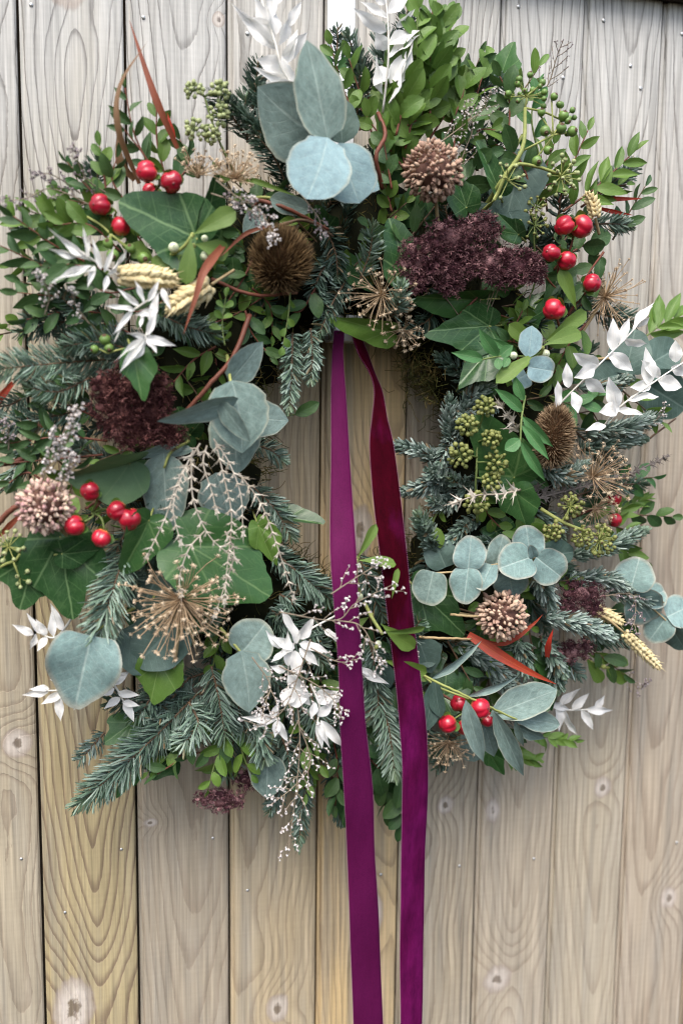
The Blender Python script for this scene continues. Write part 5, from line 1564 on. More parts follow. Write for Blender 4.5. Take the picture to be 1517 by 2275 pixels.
ivy((80, 1232), (40, 1372), 165, .1, .105, 'five', 'ivy', 0, .25, .2, .06, (90, 1190), 'lobed dark ivy leaf at the far edge below the pink allium head')
ivy((140, 1230), (225, 1225), 90, .118, .12, 'broad', 'ivy', 30, .3, .2, .03, (110, 1235), 'small shiny ivy leaf below the cluster of glossy red berries')
ivy((425, 1215), (615, 1335), 215, .12, .128, 'broad', 'ivymid', -12, .12, .12, .05, (395, 1190), 'broad square ivy leaf under the ends of the drooping silver thistle stems')
ivy((575, 1170), (612, 1262), 80, .112, .115, 'three', 'ivylime', 0, .3, .2, .05, None, 'lime coloured ivy leaf peeping out behind the broad square ivy leaf')
ivy((355, 1470), (335, 1562), 122, .1, .105, 'broad', 'ivylime', 0, .3, .2, .05, None, 'olive lime ivy leaf below the big straw starburst')
ivy((640, 1152), (722, 1160), 62, .085, .1, 'spear', 'ivy', -50, .6, .2, .03, None, 'curled dark ivy leaf sticking out into the hole')
ivy((862, 735), (735, 712), 75, .1, .11, 'spear', 'ivylime', -30, .35, .25, .03, (900, 730), 'bright green ivy leaf over the upper end of the ribbon')
ivy((905, 610), (862, 470), 110, .105, .11, 'spear', 'ivy', 15, .35, .2, .03, None, 'tall dark ivy leaf standing against the wide maroon sedum')
ivy((1065, 665), (915, 668), 95, .1, .115, 'spear', 'ivymid', -35, .4, .2, .03, None, 'ivy leaf folded below the wide maroon sedum')
ivy((1085, 725), (950, 735), 130, .098, .11, 'three', 'ivy', 5, .3, .2, .05, None, 'dark three-lobed ivy leaf at the upper corner of the hole')
ivy((1082, 785), (1012, 860), 105, .108, .115, 'three', 'ivy', 10, .3, .2, .05, None, 'dark ivy leaf with pale veins above the silvery fir at the hole')
ivy((1140, 1060), (1045, 905), 150, .108, .118, 'spear', 'ivymid', 15, .35, .15, .04, (1165, 1080), 'long ivy leaf standing among the olive ivy berry heads')
ivy((1145, 1095), (1165, 1170), 100, .13, .135, 'broad', 'ivymid', 10, .45, .4, .05, None, 'bent ivy leaf below the oval teasel')
ivy((1200, 1190), (1130, 1180), 70, .11, .115, 'broad', 'ivylime', 0, .45, .4, .05)
ivy((930, 1312), (1042, 1420), 140, .105, .11, 'three', 'ivy', -10, .2, .15, .04, None, 'dark ivy leaf with pale veins below the silver-dollar eucalyptus')
ivy((845, 1690), (868, 1828), 105, .08, .08, 'five', 'ivy', 0, .3, .2, .05, None, 'dark ivy leaf hanging lowest between the ribbon tails')
ivy((770, 1740), (760, 1840), 80, .075, .075, 'three', 'ivy', 0, .3, .2, .05)
ivy((1085, 1670), (1116, 1724), 55, .08, .08, 'three', 'ivymid', 0, .3, .2, .05)
ivy((1105, 420), (1062, 300), 62, .11, .118, 'spear', 'ivy', 35, .5, .3, .02, None, 'arched glossy ivy leaf above the wide maroon sedum')
ivy((1035, 460), (1012, 380), 85, .1, .105, 'broad', 'ivy', 20, .4, .2, .03)
ivy((1150, 520), (1100, 470), 60, .12, .125, 'three', 'ivy', 0, .4, .3, .04)
ivy((230, 500), (180, 470), 66, .1, .105, 'three', 'ivy', 0, .4, .3, .04)
ivy((520, 610), (470, 560), 80, .09, .095, 'three', 'ivy', 0, .3, .3, .04)
ivy((1250, 600), (1215, 660), 78, .09, .095, 'three', 'ivy', 0, .4, .3, .04)
ivy((330, 1380), (290, 1300), 84, .09, .095, 'three', 'ivy', 0, .4, .3, .04)
ivy((1180, 1560), (1235, 1530), 70, .09, .095, 'three', 'ivy', 0, .4, .3, .04)
ivy((985, 1550), (1060, 1510), 110, .09, .095, 'spear', 'ivy', 0, .4, .3, .04)

# ------------------------------------------------------------------ eucalyptus
E_ = 'eucalyptus sprigs tucked into the wreath'


def euc(loc, label, stem, items, mat, shape='ovate', d=.13, fold=.15, curl=.12, sm='ystem', sr=4.0, cat='eucalyptus sprig'):
    th = thing('eucalyptus_sprig', label, cat, P(*loc, d), E_)
    stem_part('stem', th, stem, sr, sr * .7, sm, d=d)
    leaves(th, items, mat, shape, d, fold, curl, .03)
    return th


euc((730, 330), 'five large blue-grey pointed eucalyptus leaves standing at the crown of the wreath', [(800, 450, .1), (735, 340, .14), (726, 270, .15)],
    [(760, 320, 752, 205, 80, 0, .12, .12, None, 'edark'), (735, 322, 566, 192, 168, -12, .128, .13, None, 'egrey'), (728, 312, 684, 78, 116, 14, .15, .158, None, 'egrey'),
     (760, 385, 846, 418, 74, -30, .13, .14, None, 'eblue'), (752, 318, 800, 452, 122, -8, .145, .15, 'round', 'eblue'), (728, 306, 680, 440, 140, 6, .158, .165, 'round', 'eblue')], 'eblue', sm='ystem')
euc((515, 850), 'drooping grey eucalyptus leaves on a red-brown twig beside the hole', [(505, 790, .11), (513, 850, .14), (525, 900, .14)],
    [(545, 925, 645, 935, 84, 0, .118, .12), (510, 850, 590, 760, 74, 30, .13, .135), (520, 900, 525, 1058, 120, 8, .122, .125, None, 'egrey'), (516, 845, 540, 1010, 140, -6, .145, .152), (530, 885, 352, 948, 62, -48, .15, .165), (490, 895, 552, 985, 50, 35, .155, .165)], 'egrey')
euc((375, 1010), 'curling grey eucalyptus leaves behind the drooping silver thistle stems', [(420, 980, .1), (380, 1005, .12), (365, 1040, .12)],
    [(365, 1005, 372, 1190, 112, 14, .118, .11), (480, 1050, 515, 1178, 112, 0, .105, .1), (430, 1000, 290, 1010, 40, 40, .105, .1)], 'egrey')
euc((200, 1400), 'pale heart-shaped eucalyptus leaf hanging over the boards', [(300, 1350, .1), (245, 1380, .12), (205, 1408, .13)], [(203, 1412, 163, 1582, 158, 5, .13, .128, 'heart')], 'ecoin', 'heart', fold=.2, curl=.2)
euc((535, 1450), 'twin round grey-green eucalyptus leaves beside the white leaves near the ribbon', [(490, 1395, .12), (515, 1425, .13), (536, 1450, .135)], [(535, 1452, 592, 1384, 104, 10, .132, .134, 'coin'), (536, 1445, 556, 1590, 106, -5, .14, .142)], 'egrey')
euc((340, 1330), 'grey eucalyptus leaves lying behind the big straw starburst', [(390, 1260, .09), (360, 1300, .095), (340, 1330, .1)], [(372, 1240, 300, 1385, 124, 0, .1, .1), (392, 1385, 300, 1480, 135, 0, .105, .105, 'heart'), (270, 1400, 380, 1500, 120, 0, .1, .1)], 'edark')
euc((1100, 1250), 'silvery round eucalyptus coins spread above the small tan allium head', [(930, 1275, .11), (1010, 1270, .125), (1095, 1255, .13), (1195, 1238, .135)],
    [(990, 1260, 960, 1190, 70, 0, .105, .105, 'coin', 'edark'), (962, 1270, 945, 1345, 78, 0, .125, .13, 'coin', 'egrey'), (1040, 1262, 1046, 1192, 72, 0, .135, .14, 'coin'), (1040, 1262, 1028, 1342, 72, 10, .135, .14, 'coin'),
     (1092, 1255, 1062, 1308, 62, 40, .14, .15, 'coin'), (1098, 1260, 1120, 1190, 60, 20, .125, .13, 'coin', 'egrey'), (1130, 1270, 1140, 1330, 76, 0, .12, .115, 'coin'), (1178, 1235, 1168, 1168, 70, 0, .14, .145, 'coin'),
     (1178, 1238, 1112, 1260, 84, 8, .148, .155, 'coin'), (1195, 1235, 1280, 1228, 66, 10, .13, .13, 'coin', 'edark'), (1190, 1238, 1252, 1285, 84, -5, .15, .155, 'coin'), (1186, 1238, 1178, 1215, 22, 0, .155, .165, None)], 'ecoin', 'coin', fold=.2, curl=.25, sm='tanstem', sr=2.6)
euc((1440, 1320), 'blue eucalyptus coins leaning out over the boards at the wreath edge', [(1330, 1270, .09), (1400, 1310, .095), (1480, 1380, .09), (1525, 1420, .09)],
    [(1400, 1310, 1420, 1238, 86, 0, .1, .1, 'coin'), (1430, 1335, 1480, 1310, 60, 0, .09, .09, 'coin'), (1410, 1320, 1452, 1385, 92, 0, .095, .09, 'coin'), (1480, 1370, 1440, 1425, 66, 0, .09, .085, 'coin'), (1480, 1370, 1535, 1345, 76, 0, .092, .09, 'coin'), (1490, 1390, 1520, 1450, 56, 20, .092, .09, 'coin', 'edark')], 'ecoin', 'coin', fold=.2, curl=.25, sm='tanstem', sr=2.6)
euc((1180, 790), 'two pale eucalyptus coins beside a small mistletoe sprig with a white berry', [(1170, 850, .11), (1182, 800, .13), (1190, 770, .135)], [(1172, 795, 1182, 722, 54, 10, .135, .14, 'ellip'), (1172, 815, 1232, 825, 60, 0, .138, .142, 'coin'), (1168, 830, 1140, 850, 56, 0, .12, .125, 'coin')], 'eblue', 'coin', sm='gstem', sr=2.4)
euc((1440, 800), 'deep grey-green eucalyptus leaves behind the white leaves above the oval teasel', [(1290, 800, .08), (1380, 800, .09), (1500, 850, .085)], [(1390, 830, 1410, 730, 90, 0, .09, .09, 'coin'), (1420, 820, 1510, 770, 90, 0, .085, .085, 'coin'), (1430, 850, 1525, 910, 110, 0, .085, .085, 'coin'), (1380, 830, 1310, 850, 80, 0, .085, .085, 'coin')], 'edark', 'coin', sm='tanstem')
euc((1120, 330), 'deep grey-green eucalyptus leaves standing behind the wide maroon sedum', [(1160, 300, .08), (1140, 340, .09), (1120, 420, .09)], [(1168, 330, 1120, 500, 130, 0, .1, .1), (1130, 470, 1152, 535, 70, 0, .108, .11), (1100, 500, 1060, 450, 50, 0, .1, .1)], 'edark')
euc((600, 1680), 'grey-green eucalyptus leaf pointing down beside the hanging maroon sedum', [(610, 1620, .09), (600, 1660, .1), (598, 1685, .1)], [(597, 1672, 592, 1782, 86, 10, .105, .105)], 'egrey')
euc((930, 1480), 'grey eucalyptus leaves half hidden behind the burgundy ribbon tail', [(960, 1430, .09), (930, 1460, .095), (920, 1490, .1)], [(930, 1420, 960, 1500, 80, 0, .1, .1), (920, 1470, 985, 1430, 60, 0, .095, .095), (840, 1480, 870, 1530, 50, 0, .1, .1), (690, 480, 620, 440, 60, 0, .1, .1)][:3], 'edark')
euc((650, 460), 'grey-green eucalyptus leaves under the blue-grey crown of pointed leaves', [(560, 440, .1), (600, 440, .105), (650, 460, .105)], [(600, 440, 700, 470, 48, 0, .11, .11), (580, 470, 540, 520, 46, 0, .1, .1)], 'egrey')
euc((1005, 1545), 'long willowy grey-green eucalyptus leaves fanned round the lowest red berries', [(930, 1490, .12), (970, 1525, .13), (1060, 1560, .135), (1145, 1600, .13)],
    [(1088, 1590, 1246, 1525, 78, -10, .13, .13, 'ellip'), (1140, 1596, 1255, 1612, 46, 0, .13, .125, 'ellip'), (1145, 1612, 1216, 1648, 34, 20, .125, .12), (1096, 1580, 1166, 1742, 46, 10, .138, .13), (1034, 1555, 1074, 1708, 44, 10, .155, .15),
     (1070, 1600, 1100, 1690, 50, 0, .115, .11), (1040, 1620, 1055, 1700, 56, 0, .105, .1, 'round'), (962, 1512, 945, 1634, 50, -25, .13, .135, 'ellip', 'edark'), (966, 1510, 975, 1600, 40, 25, .135, .14, 'ellip', 'edark'), (958, 1508, 1080, 1428, 22, 40, .135, .14), (1034, 1546, 1160, 1508, 20, 40, .14, .145), (1145, 1600, 1160, 1665, 20, 30, .135, .13)], 'egrey', 'lance', .13, .2, .15, 'ystem', 3.0)

# ------------------------------------------------------------------ mistletoe
def mistletoe(label, stem, items, berries, knots, d=.13):
    th = thing('mistletoe_sprig', label, 'mistletoe', P(*stem[0][:2], d), 'mistletoe sprigs in the wreath')
    stem_part('stem', th, stem, 4.6, 3.8, 'ystem', d=d)
    leaves(th, items, 'mist', 'paddle', d, .15, .15, .02)
    for (x, y, r) in berries: part('berry', ball_mesh('mb', 'wberry', None, 12), th, aim(P(x, y, d), (rng.uniform(-.5, .5), -1, rng.uniform(-.2, .6)), r * MPP(x, y, d)))
    for (x, y) in knots: part('bud', ball_mesh('bud', 'ystem', None, 8), th, aim(P(x, y, d + .003), (0, -1, .2), 6 * MPP(x, y, d)))


mistletoe('mistletoe sprig with white berries beside the big glossy ivy leaf', [(330, 590, .11), (400, 555, .13), (428, 523, .14)],
          [(428, 522, 527, 464, 44, -10, .14, .145), (425, 524, 412, 632, 40, 10, .145, .15), (432, 542, 512, 562, 46, -15, .135, .135), (405, 565, 340, 602, 56, 20, .125, .125), (345, 580, 290, 545, 40, 0, .12, .12)], [(386, 550, 12), (456, 569, 11), (468, 557, 10), (455, 530, 8)], [(428, 522), (431, 546)])
mistletoe('mistletoe sprig with white berry below the lone low red berry', [(1170, 830, .11), (1200, 785, .13), (1206, 770, .135)],
          [(1203, 780, 1100, 846, 34, 20, .135, .14), (1206, 768, 1296, 732, 40, -15, .135, .135), (1205, 762, 1312, 688, 34, 10, .125, .125), (1200, 775, 1130, 720, 34, 0, .115, .115), (1280, 690, 1245, 595, 30, 10, .125, .13)], [(1211, 786, 10), (1140, 790, 9)], [(1203, 774)])
mistletoe('mistletoe pair of leaves in front of the gap between the two ribbon tails', [(800, 1330, .12), (792, 1280, .14), (792, 1242, .15)],
          [(792, 1242, 839, 1164, 22, 20, .15, .155), (795, 1245, 884, 1250, 28, -30, .155, .16), (870, 1330, 884, 1262, 14, 0, .158, .16)], [(794, 1258, 9), (798, 1326, 9)], [(793, 1240)])
mistletoe('mistletoe sprig crossing the burgundy ribbon tail', [(810, 1340, .13), (825, 1370, .15), (850, 1410, .16)],
          [(845, 1385, 925, 1445, 38, 10, .165, .17), (845, 1405, 950, 1400, 18, 40, .17, .175), (850, 1465, 952, 1500, 36, 20, .155, .165), (820, 1370, 770, 1400, 26, 0, .13, .13)], [(840, 1430, 8)], [(824, 1366), (836, 1438)])
mistletoe('olive mistletoe leaves curling out over the boards under the thin wheat ear', [(1270, 1440, .07), (1330, 1480, .075), (1370, 1480, .075)], [(1300, 1460, 1340, 1520, 28), (1340, 1480, 1395, 1520, 28), (1360, 1480, 1395, 1465, 24), (1300, 1450, 1360, 1470, 26)], [], [(1340, 1482)], .075)

# ------------------------------------------------------------------ red berries
hyper([(325, 381, 25, -10, 4), (382, 405, 27, 6, 8), (333, 427, 20, -8, 12, .1)], [(400, 470, .09), (365, 445, .1), (345, 425, .11)], 'pair of blushing red berries on a leafy stalk above the big glossy ivy leaf', .125)
hyper([(222, 455, 25, -8, 4), (269, 503, 22, 6, -14)], [(330, 520, .09), (290, 500, .1), (255, 480, .105)], 'two glossy red berries at the outer edge beside the big glossy ivy leaf', .115)
hyper([(1253, 501, 22, -12, 8), (1291, 503, 25, 10, 12)], [(1230, 600, .09), (1262, 560, .11), (1272, 530, .115)], 'paired red berries topmost by the fence side of the wide maroon sedum', .125)
hyper([(1224, 562, 20, -12, 0), (1259, 580, 22, 4, 12)], [(1250, 640, .09), (1240, 610, .11), (1240, 592, .115)], 'two red berries touching the end of the wide maroon sedum', .13)
hyper([(1316, 628, 22, 8, -4)], [(1260, 700, .09), (1290, 660, .1), (1308, 645, .11)], 'lone red berry in front of the spiky straw starburst by the fence', .13)
hyper([(1229, 689, 26, -6, 12)], [(1250, 760, .09), (1240, 720, .11), (1232, 700, .12)], 'lone low red berry above the two pale eucalyptus coins', .13)
hyper([(200, 1092, 21, -6, 6), (260, 1135, 23, -8, 6), (288, 1154, 25, 8, 10), (166, 1168, 23, -10, 4), (225, 1197, 23, -4, 12)], [(300, 1060, .1), (262, 1090, .11), (225, 1115, .115), (205, 1140, .115)], 'cluster of glossy red berries on green calyces below the cupped dull ivy leaf', .135)
hyper([(1066, 1573, 22, 12, -2, .15), (1019, 1562, 20, -6, -8, .125), (994, 1608, 20, -12, 6, .135), (1034, 1617, 19, 0, 12, .13), (1085, 1600, 18, 12, 8, .125)], [(960, 1530, .11), (1010, 1560, .12), (1040, 1580, .125)], 'bunch of red berries lowest on the wreath among long grey-green leaves', .135)
hyper([(1364, 1106, 19, 10, 4), (1366, 1156, 16, 6, 8)], [(1270, 1150, .07), (1320, 1130, .075), (1345, 1128, .075)], 'two soft red berries poking out beyond the oval teasel', .075)

# ------------------------------------------------------------------ green berries and ivy umbels
umbel([(432, 200, 21), (487, 204, 23), (486, 255, 24), (434, 288, 22), (470, 300, 18)], [(530, 400, .09), (490, 320, .105), (465, 250, .11), (455, 215, .11)], 'pale green ivy umbels standing against the boards beside the dark fir', 'paleberry', None, 5.5, .11, 'gstem', 20, 3.2)
umbel([(1077, 905, 22), (1037, 945, 23), (1022, 1011, 27), (1100, 1030, 27), (1090, 975, 20), (1090, 1070, 22), (1058, 1118, 25)], [(1060, 1160, .1), (1056, 1090, .115), (1058, 1040, .12), (1060, 960, .11)], 'olive ivy berry heads clustered beside the long standing ivy leaf', 'olive', None, 5.4, .13, 'gstem', 28, 3.4)
umbel([(1265, 1125, 28), (1225, 1180, 22), (1330, 1200, 36, 34), (1290, 1190, 24)], [(1200, 1130, .12), (1250, 1160, .13), (1300, 1180, .13), (1360, 1200, .12)], 'olive ivy berry heads on a thick yellow stem below the oval teasel', 'olive', 'bcap', 5.2, .13, 'ystem', 26, 5.0)
umbel([(1168, 215, 45, 16), (1243, 265, 34, 9)], [(1070, 470, .09), (1115, 400, .12), (1160, 330, .13), (1166, 240, .12)], 'spidery umbel with brown tipped berries reaching up above the wide maroon sedum', 'gberry', 'bcap', 7.5, .12, 'ystem', 16, 6.0, spread=.7)
umbel([(1128, 402, 42, 10), (1245, 392, 42, 24)], [(1070, 470, .1), (1100, 440, .125), (1135, 370, .135), (1190, 370, .13), (1235, 385, .13)], 'open pale umbel stalks over the deep grey-green eucalyptus leaf', 'paleberry', 'bcap', 5.0, .135, 'ystem', 16, 5.0, spread=.6)
umbel([(1186, 500, 32, 18), (1190, 462, 26, 12)], [(1190, 590, .1), (1186, 545, .11), (1186, 510, .115)], 'thin olive umbel beside the paired red berries', 'olive', 'bcap', 4.0, .115, 'gstem', 16, 2.4, spread=.7)
umbel([(20, 1215, 40, 16), (45, 1285, 22, 5)], [(-25, 1275, .1), (10, 1255, .105), (35, 1245, .11), (45, 1230, .11)], 'yellow-green umbel on a forked stem at the far edge below the pink allium head', 'paleberry', 'bcap', 6.0, .11, 'ystem', 16, 4.0, spread=.7)


def greens(items, stem, label, d=.125):
    th = thing('green_berry_sprig', label, 'green berries', P(*stem[0][:2], d), 'sprigs of green berries in the wreath')
    stem_part('stem', th, stem, 3.0, 2.2, 'ystem', d=d)
    e = stem[-1]
    for (x, y, r, ax, ay) in items:
        c = P(x, y, d); m = MPP(x, y, d)
        z = (RGT * ax - UPV * ay - FWD * 0.7).normalized()
        part('berry', ball_mesh('gb', 'gberry', 'bcap', 14), th, aim(c, z, r * m))
        stem_part('stalk', th, curve([NP(P(e[0], e[1], d)), NP(c - z * r * m * .9)], 5), 2, 2, 'ystem', d=d)


greens([(211, 776, 10, -.6, .3), (234, 755, 13, 0, -.8), (243, 773, 11, .2, .5)], [(300, 770, .12), (262, 778, .125), (240, 785, .125)], 'three green berries on a stalk above the round maroon sedum')
greens([(241, 541, 12, 0, -.3), (251, 567, 14, .3, .5), (320, 574, 14, .4, .3), (290, 552, 11, 0, -.4)], [(190, 480, .1), (225, 500, .11), (246, 520, .115)], 'green berries under the big glossy ivy leaf', .12)
greens([(1251, 258, 12, .2, -.8), (1230, 215, 9, .5, -.5), (1210, 291, 12, .1, .6), (1270, 292, 12, .6, 0), (1192, 358, 12, .2, .4), (1216, 334, 10, .5, .2), (1246, 285, 12, 0, -.5), (1202, 250, 9, 0, -.6)], [(1150, 340, .12), (1190, 320, .13), (1228, 300, .13)], 'fat green berries with brown crowns at the upper edge by the fence', .13)

# ------------------------------------------------------------------ dried heads
allium(962, 380, 68, 'tall tan allium seed head standing above the wide maroon sedum', 'alliumred', 300, .13, [(970, 470, .11), (975, 540, .09)], 8.0)
allium(102, 1125, 62, 'pink allium seed head at the outer edge beside the cluster of glossy red berries', 'alliumpink', 290, .13, [(140, 1180, .11), (200, 1230, .09)], 7.8)
allium(1115, 1367, 56, 'small tan allium seed head below the silver-dollar eucalyptus', 'allium', 280, .14, [(1060, 1368, .12), (1000, 1360, .1)], 7.4)
sedum([(1000, 528, 62, 48), (1072, 505, 44, 36), (930, 580, 48, 52), (1005, 590, 66, 46), (1085, 580, 66, 42), (1150, 590, 58, 44), (1185, 600, 30, 34), (925, 630, 24, 20), (1000, 630, 30, 28), (1120, 618, 40, 24)], 'wide maroon dried sedum spread below the tall tan allium seed head', 'sedum', .125, (1060, 760, .09))
sedum([(300, 850, 66, 50), (265, 910, 62, 58), (330, 915, 62, 56), (300, 955, 66, 44), (372, 960, 44, 36), (235, 860, 36, 40), (350, 870, 44, 40)], 'round maroon dried sedum beneath a small ivy leaf', 'sedumred', .125, (320, 960, .09))
sedum([(455, 1775, 28, 20), (490, 1785, 30, 22), (525, 1778, 24, 20), (490, 1765, 30, 16)], 'maroon dried sedum hanging upside down below the lowest lime leaves', 'sedum', .09, (505, 1700, .1), 6)
sedum([(545, 1730, 30, 26), (600, 1745, 28, 24)], 'maroon sedum tuft behind the down-pointing grey-green eucalyptus leaf', 'sedum', .08, (570, 1690, .08), 6)
sedum([(1290, 1320, 48, 36), (1265, 1345, 28, 20), (1320, 1350, 24, 20)], 'small maroon sedum head beyond the small tan allium', 'sedum', .11, (1270, 1400, .09), 6)
sedum([(1270, 1450, 40, 28), (1300, 1435, 22, 18)], 'small maroon sedum tuft beneath the plump blue noble fir tip', 'sedum', .1, (1250, 1400, .09), 6)
teasel(624, 578, 62, 66, 'round dark teasel with hair-fine bristles under a statice spray', 10, 'teasel', 31, 1700, .12, .45, 1.6, .35)
teasel(1230, 970, 40, 74, 'oval teasel with straight tawny bristles beside the long pale green leaflets', 8, 'teaseltip', 19, 1600, .14, .12, 1.3, .15)
burst(403, 1332, 132, 'big straw starburst seed head below the broad square ivy leaf', 150, .13, (0.05, .45), 100, 6.2, [(395, 1420, .12), (385, 1500, .1)], .45, .5, 1.1)
burst(848, 655, 86, 'straw starburst half hidden by a small pale fir tip', 70, .11, (-.2, .3), 105, 5.0, None, .6, .5)
burst(1342, 660, 86, 'spiky straw starburst with bare rays standing out against the fence', 90, .085, (.25, -.2), 125, 3.4, [(1310, 710, .08), (1290, 740, .08)], .5, .4, 1.0)
burst(520, 400, 66, 'straw starburst tucked above the round dark teasel', 70, .11, (.1, -.5), 85, 4.8, None, .6, .3)
burst(440, 390, 60, 'small straw seed head beside the blushing red berries', 40, .105, (.1, -.6), 80, 5.0, None, .5, .3)
burst(1315, 1060, 92, 'tawny starburst seed head on the fence side below the oval teasel', 80, .1, (.5, -.4), 100, 5.0, None, .6, .4)
burst(895, 735, 46, 'small brown seed head at the upper edge of the hole', 34, .1, (.1, .4), 95, 5.2, None, .6, .4)
burst(995, 1650, 62, 'brown starburst seed head under the lowest red berries', 60, .1, (0, .5), 100, 4.2, None, .6, .3)
burst(1320, 1130, 60, 'pale seed head beside the two soft red berries', 36, .085, (.4, .2), 100, 5.0, None, .6, .4)
wheat((262, 612), (394, 622), 46, 'thicker pale wheat ear lying level among the white leaves', .14, .145, [(420, 640, .12)], 11, -3)
wheat((470, 632), (372, 694), 46, 'second wheat ear slanting down under a russet blade', .14, .145, [(520, 600, .12)], 9, 3)
wheat((1322, 485), (1300, 425), 26, 'tan wheat ear standing beside the paired red berries', .11, .11, [(1330, 520, .1)], 7)
wheat((1385, 1405), (1468, 1488), 25, 'thin wheat ear pointing out over the boards at the lower fence side', .11, .115, [(1340, 1370, .11), (1280, 1340, .1)], 11, 0)
wheat((1310, 1350), (1385, 1385), 28, 'short wheat ear lying behind the small far sedum', .095, .1, None, 8, 0)

# ------------------------------------------------------------------ spiny thistle stems
for k, (pts, lb) in enumerate([
    ([(445, 985), (400, 1060), (368, 1150), (330, 1230)], 'outermost spiny silver stem hanging over the curled grey eucalyptus leaf'),
    ([(430, 1000), (400, 1070), (385, 1130), (400, 1200)], 'short spiny silver stem hanging closest to the curled grey eucalyptus leaf'),
    ([(425, 1020), (430, 1110), (465, 1190), (520, 1240)], 'thick spiny silver stem curving across the middle of the thistle bundle'),
    ([(455, 1180), (420, 1220), (400, 1280), (402, 1315)], 'spiny silver stem whose tip hangs beside the big straw starburst'),
    ([(480, 985), (500, 1070), (515, 1150), (505, 1260), (500, 1330)], 'longest straight spiny silver stem ending over the broad square ivy leaf'),
    ([(500, 1180), (520, 1230), (500, 1300), (480, 1360)], 'spiny silver stem hanging down over the broad square ivy leaf'),
    ([(475, 975), (510, 1030), (535, 1100), (540, 1180)], 'spiny silver stem hanging by the drooping grey eucalyptus leaves'),
    ([(530, 1050), (580, 1120), (615, 1210), (650, 1322)], 'spiny silver stem that swings out nearest the plum ribbon tail'),
    ([(460, 990), (452, 1030), (470, 1090), (480, 1130)], 'small spiny stem in the heart of the thistle bundle')]):
    spiny([(x, y, .14 + .012 * (i / 2) + .002 * (k % 3)) for i, (x, y) in enumerate(pts)], lb, 33, 23, 'silver', 'silver', .14, 2.2, .36)
spiny([(1155, 1088, .135), (1110, 1098, .145), (1062, 1100, .15), (1015, 1115, .145)], 'bright silver spiny leaf lying level among the olive ivy berry heads', 40, 26, 'silver', 'silver', .145, 3.0, .7)
spiny([(1150, 960, .13), (1130, 930, .14), (1110, 900, .14)], 'silver spiny leaf behind the long pale green leaflets', 34, 22, 'silver', 'silver', .14, 2.6, .7)
spiny([(1180, 1110, .1), (1280, 1085, .105), (1380, 1060, .1), (1478, 1015, .09)], 'dark spiny stem reaching out over the fence below the oval teasel', 26, 20, 'bronze', 'bronze', .1, 3.0)
spiny([(1180, 1080, .1), (1240, 1100, .1), (1290, 1110, .1)], 'dark spiny stem half buried below the oval teasel', 26, 18, 'bronze', 'bronze', .1, 2.6)

# ------------------------------------------------------------------ white bleached leaves
ruscus([(680, 230, .11), (630, 160, .12), (610, 90, .12), (575, -20, .11)],
       [(615, 110, 510, 5, 40, 0), (612, 90, 560, -20, 44, 0), (618, 100, 650, 20, 46, 20), (640, 60, 672, 0, 30, 10), (625, 130, 688, 70, 50, -10), (625, 150, 570, 130, 56, 0), (640, 170, 575, 160, 60, 10), (645, 180, 560, 150, 30, 0), (650, 190, 590, 195, 48, 0), (610, 80, 600, -10, 50, 30),
        (640, 140, 660, 60, 40, 0), (650, 200, 625, 120, 46, 0), (605, 60, 540, 40, 34, 0), (640, 210, 590, 180, 50, 10), (600, 40, 615, -30, 40, 0), (590, 20, 640, -20, 34, 0)], 'white bleached leaf spray standing against the fence above the pointed eucalyptus leaves', .115, curl=.1)
ruscus([(850, 250, .1), (862, 140, .115), (862, 60, .115), (855, -20, .11)],
       [(862, 100, 935, 62, 44, 30), (862, 130, 935, 70, 34, -20), (858, 70, 782, 18, 44, 0), (860, 40, 800, 0, 30, 10), (862, 30, 910, -10, 40, 0), (860, 110, 832, 70, 46, 0), (858, 150, 830, 190, 50, 10), (866, 185, 905, 110, 48, 10), (850, 210, 832, 120, 34, 0), (880, 60, 925, 20, 26, 0), (855, 10, 830, -30, 40, 0), (862, 230, 930, 80, 34, 30)], 'white bleached leaf spray between the crown leaves and the tall bright green sprigs', .105, curl=.1)
ruscus([(330, 640, .13), (250, 605, .14), (190, 565, .145), (155, 540, .145)],
       [(205, 580, 105, 506, 28, 10), (190, 570, 100, 552, 26, -20), (205, 590, 110, 628, 30, 10), (215, 600, 115, 620, 20, 0), (195, 575, 185, 500, 18, 30), (200, 575, 198, 525, 18, -30), (225, 600, 205, 525, 24, 0), (232, 605, 255, 545, 22, 20), (240, 610, 285, 555, 26, 0), (240, 612, 230, 650, 24, 0), (210, 590, 195, 640, 26, 0)], 'white bleached leaf spray spread out beside the thicker pale wheat ear', .145, curl=.05)
ruscus([(370, 640, .135), (310, 680, .145), (285, 700, .15), (255, 760, .15)],
       [(300, 690, 232, 678, 26, 10), (295, 690, 250, 745, 24, 0), (310, 680, 260, 640, 26, 0), (320, 675, 300, 620, 28, 0), (330, 670, 355, 620, 26, 0), (345, 690, 300, 700, 30, 0), (350, 660, 330, 740, 34, 10), (340, 700, 352, 650, 36, 0), (325, 690, 310, 730, 26, 0), (360, 640, 380, 690, 28, 0)], 'white bleached leaf spray below the slanting wheat ear', .15, curl=.05)
ruscus([(350, 690, .14), (330, 730, .15), (322, 755, .155)],
       [(322, 752, 265, 828, 36, 10), (325, 755, 285, 812, 30, -20), (324, 750, 392, 768, 38, 0), (326, 752, 350, 785, 34, 10), (325, 745, 280, 740, 24, 0), (328, 745, 350, 690, 30, 0), (322, 748, 258, 800, 20, 20)], 'white leaf tuft like a star above the round maroon sedum', .155, curl=.05)
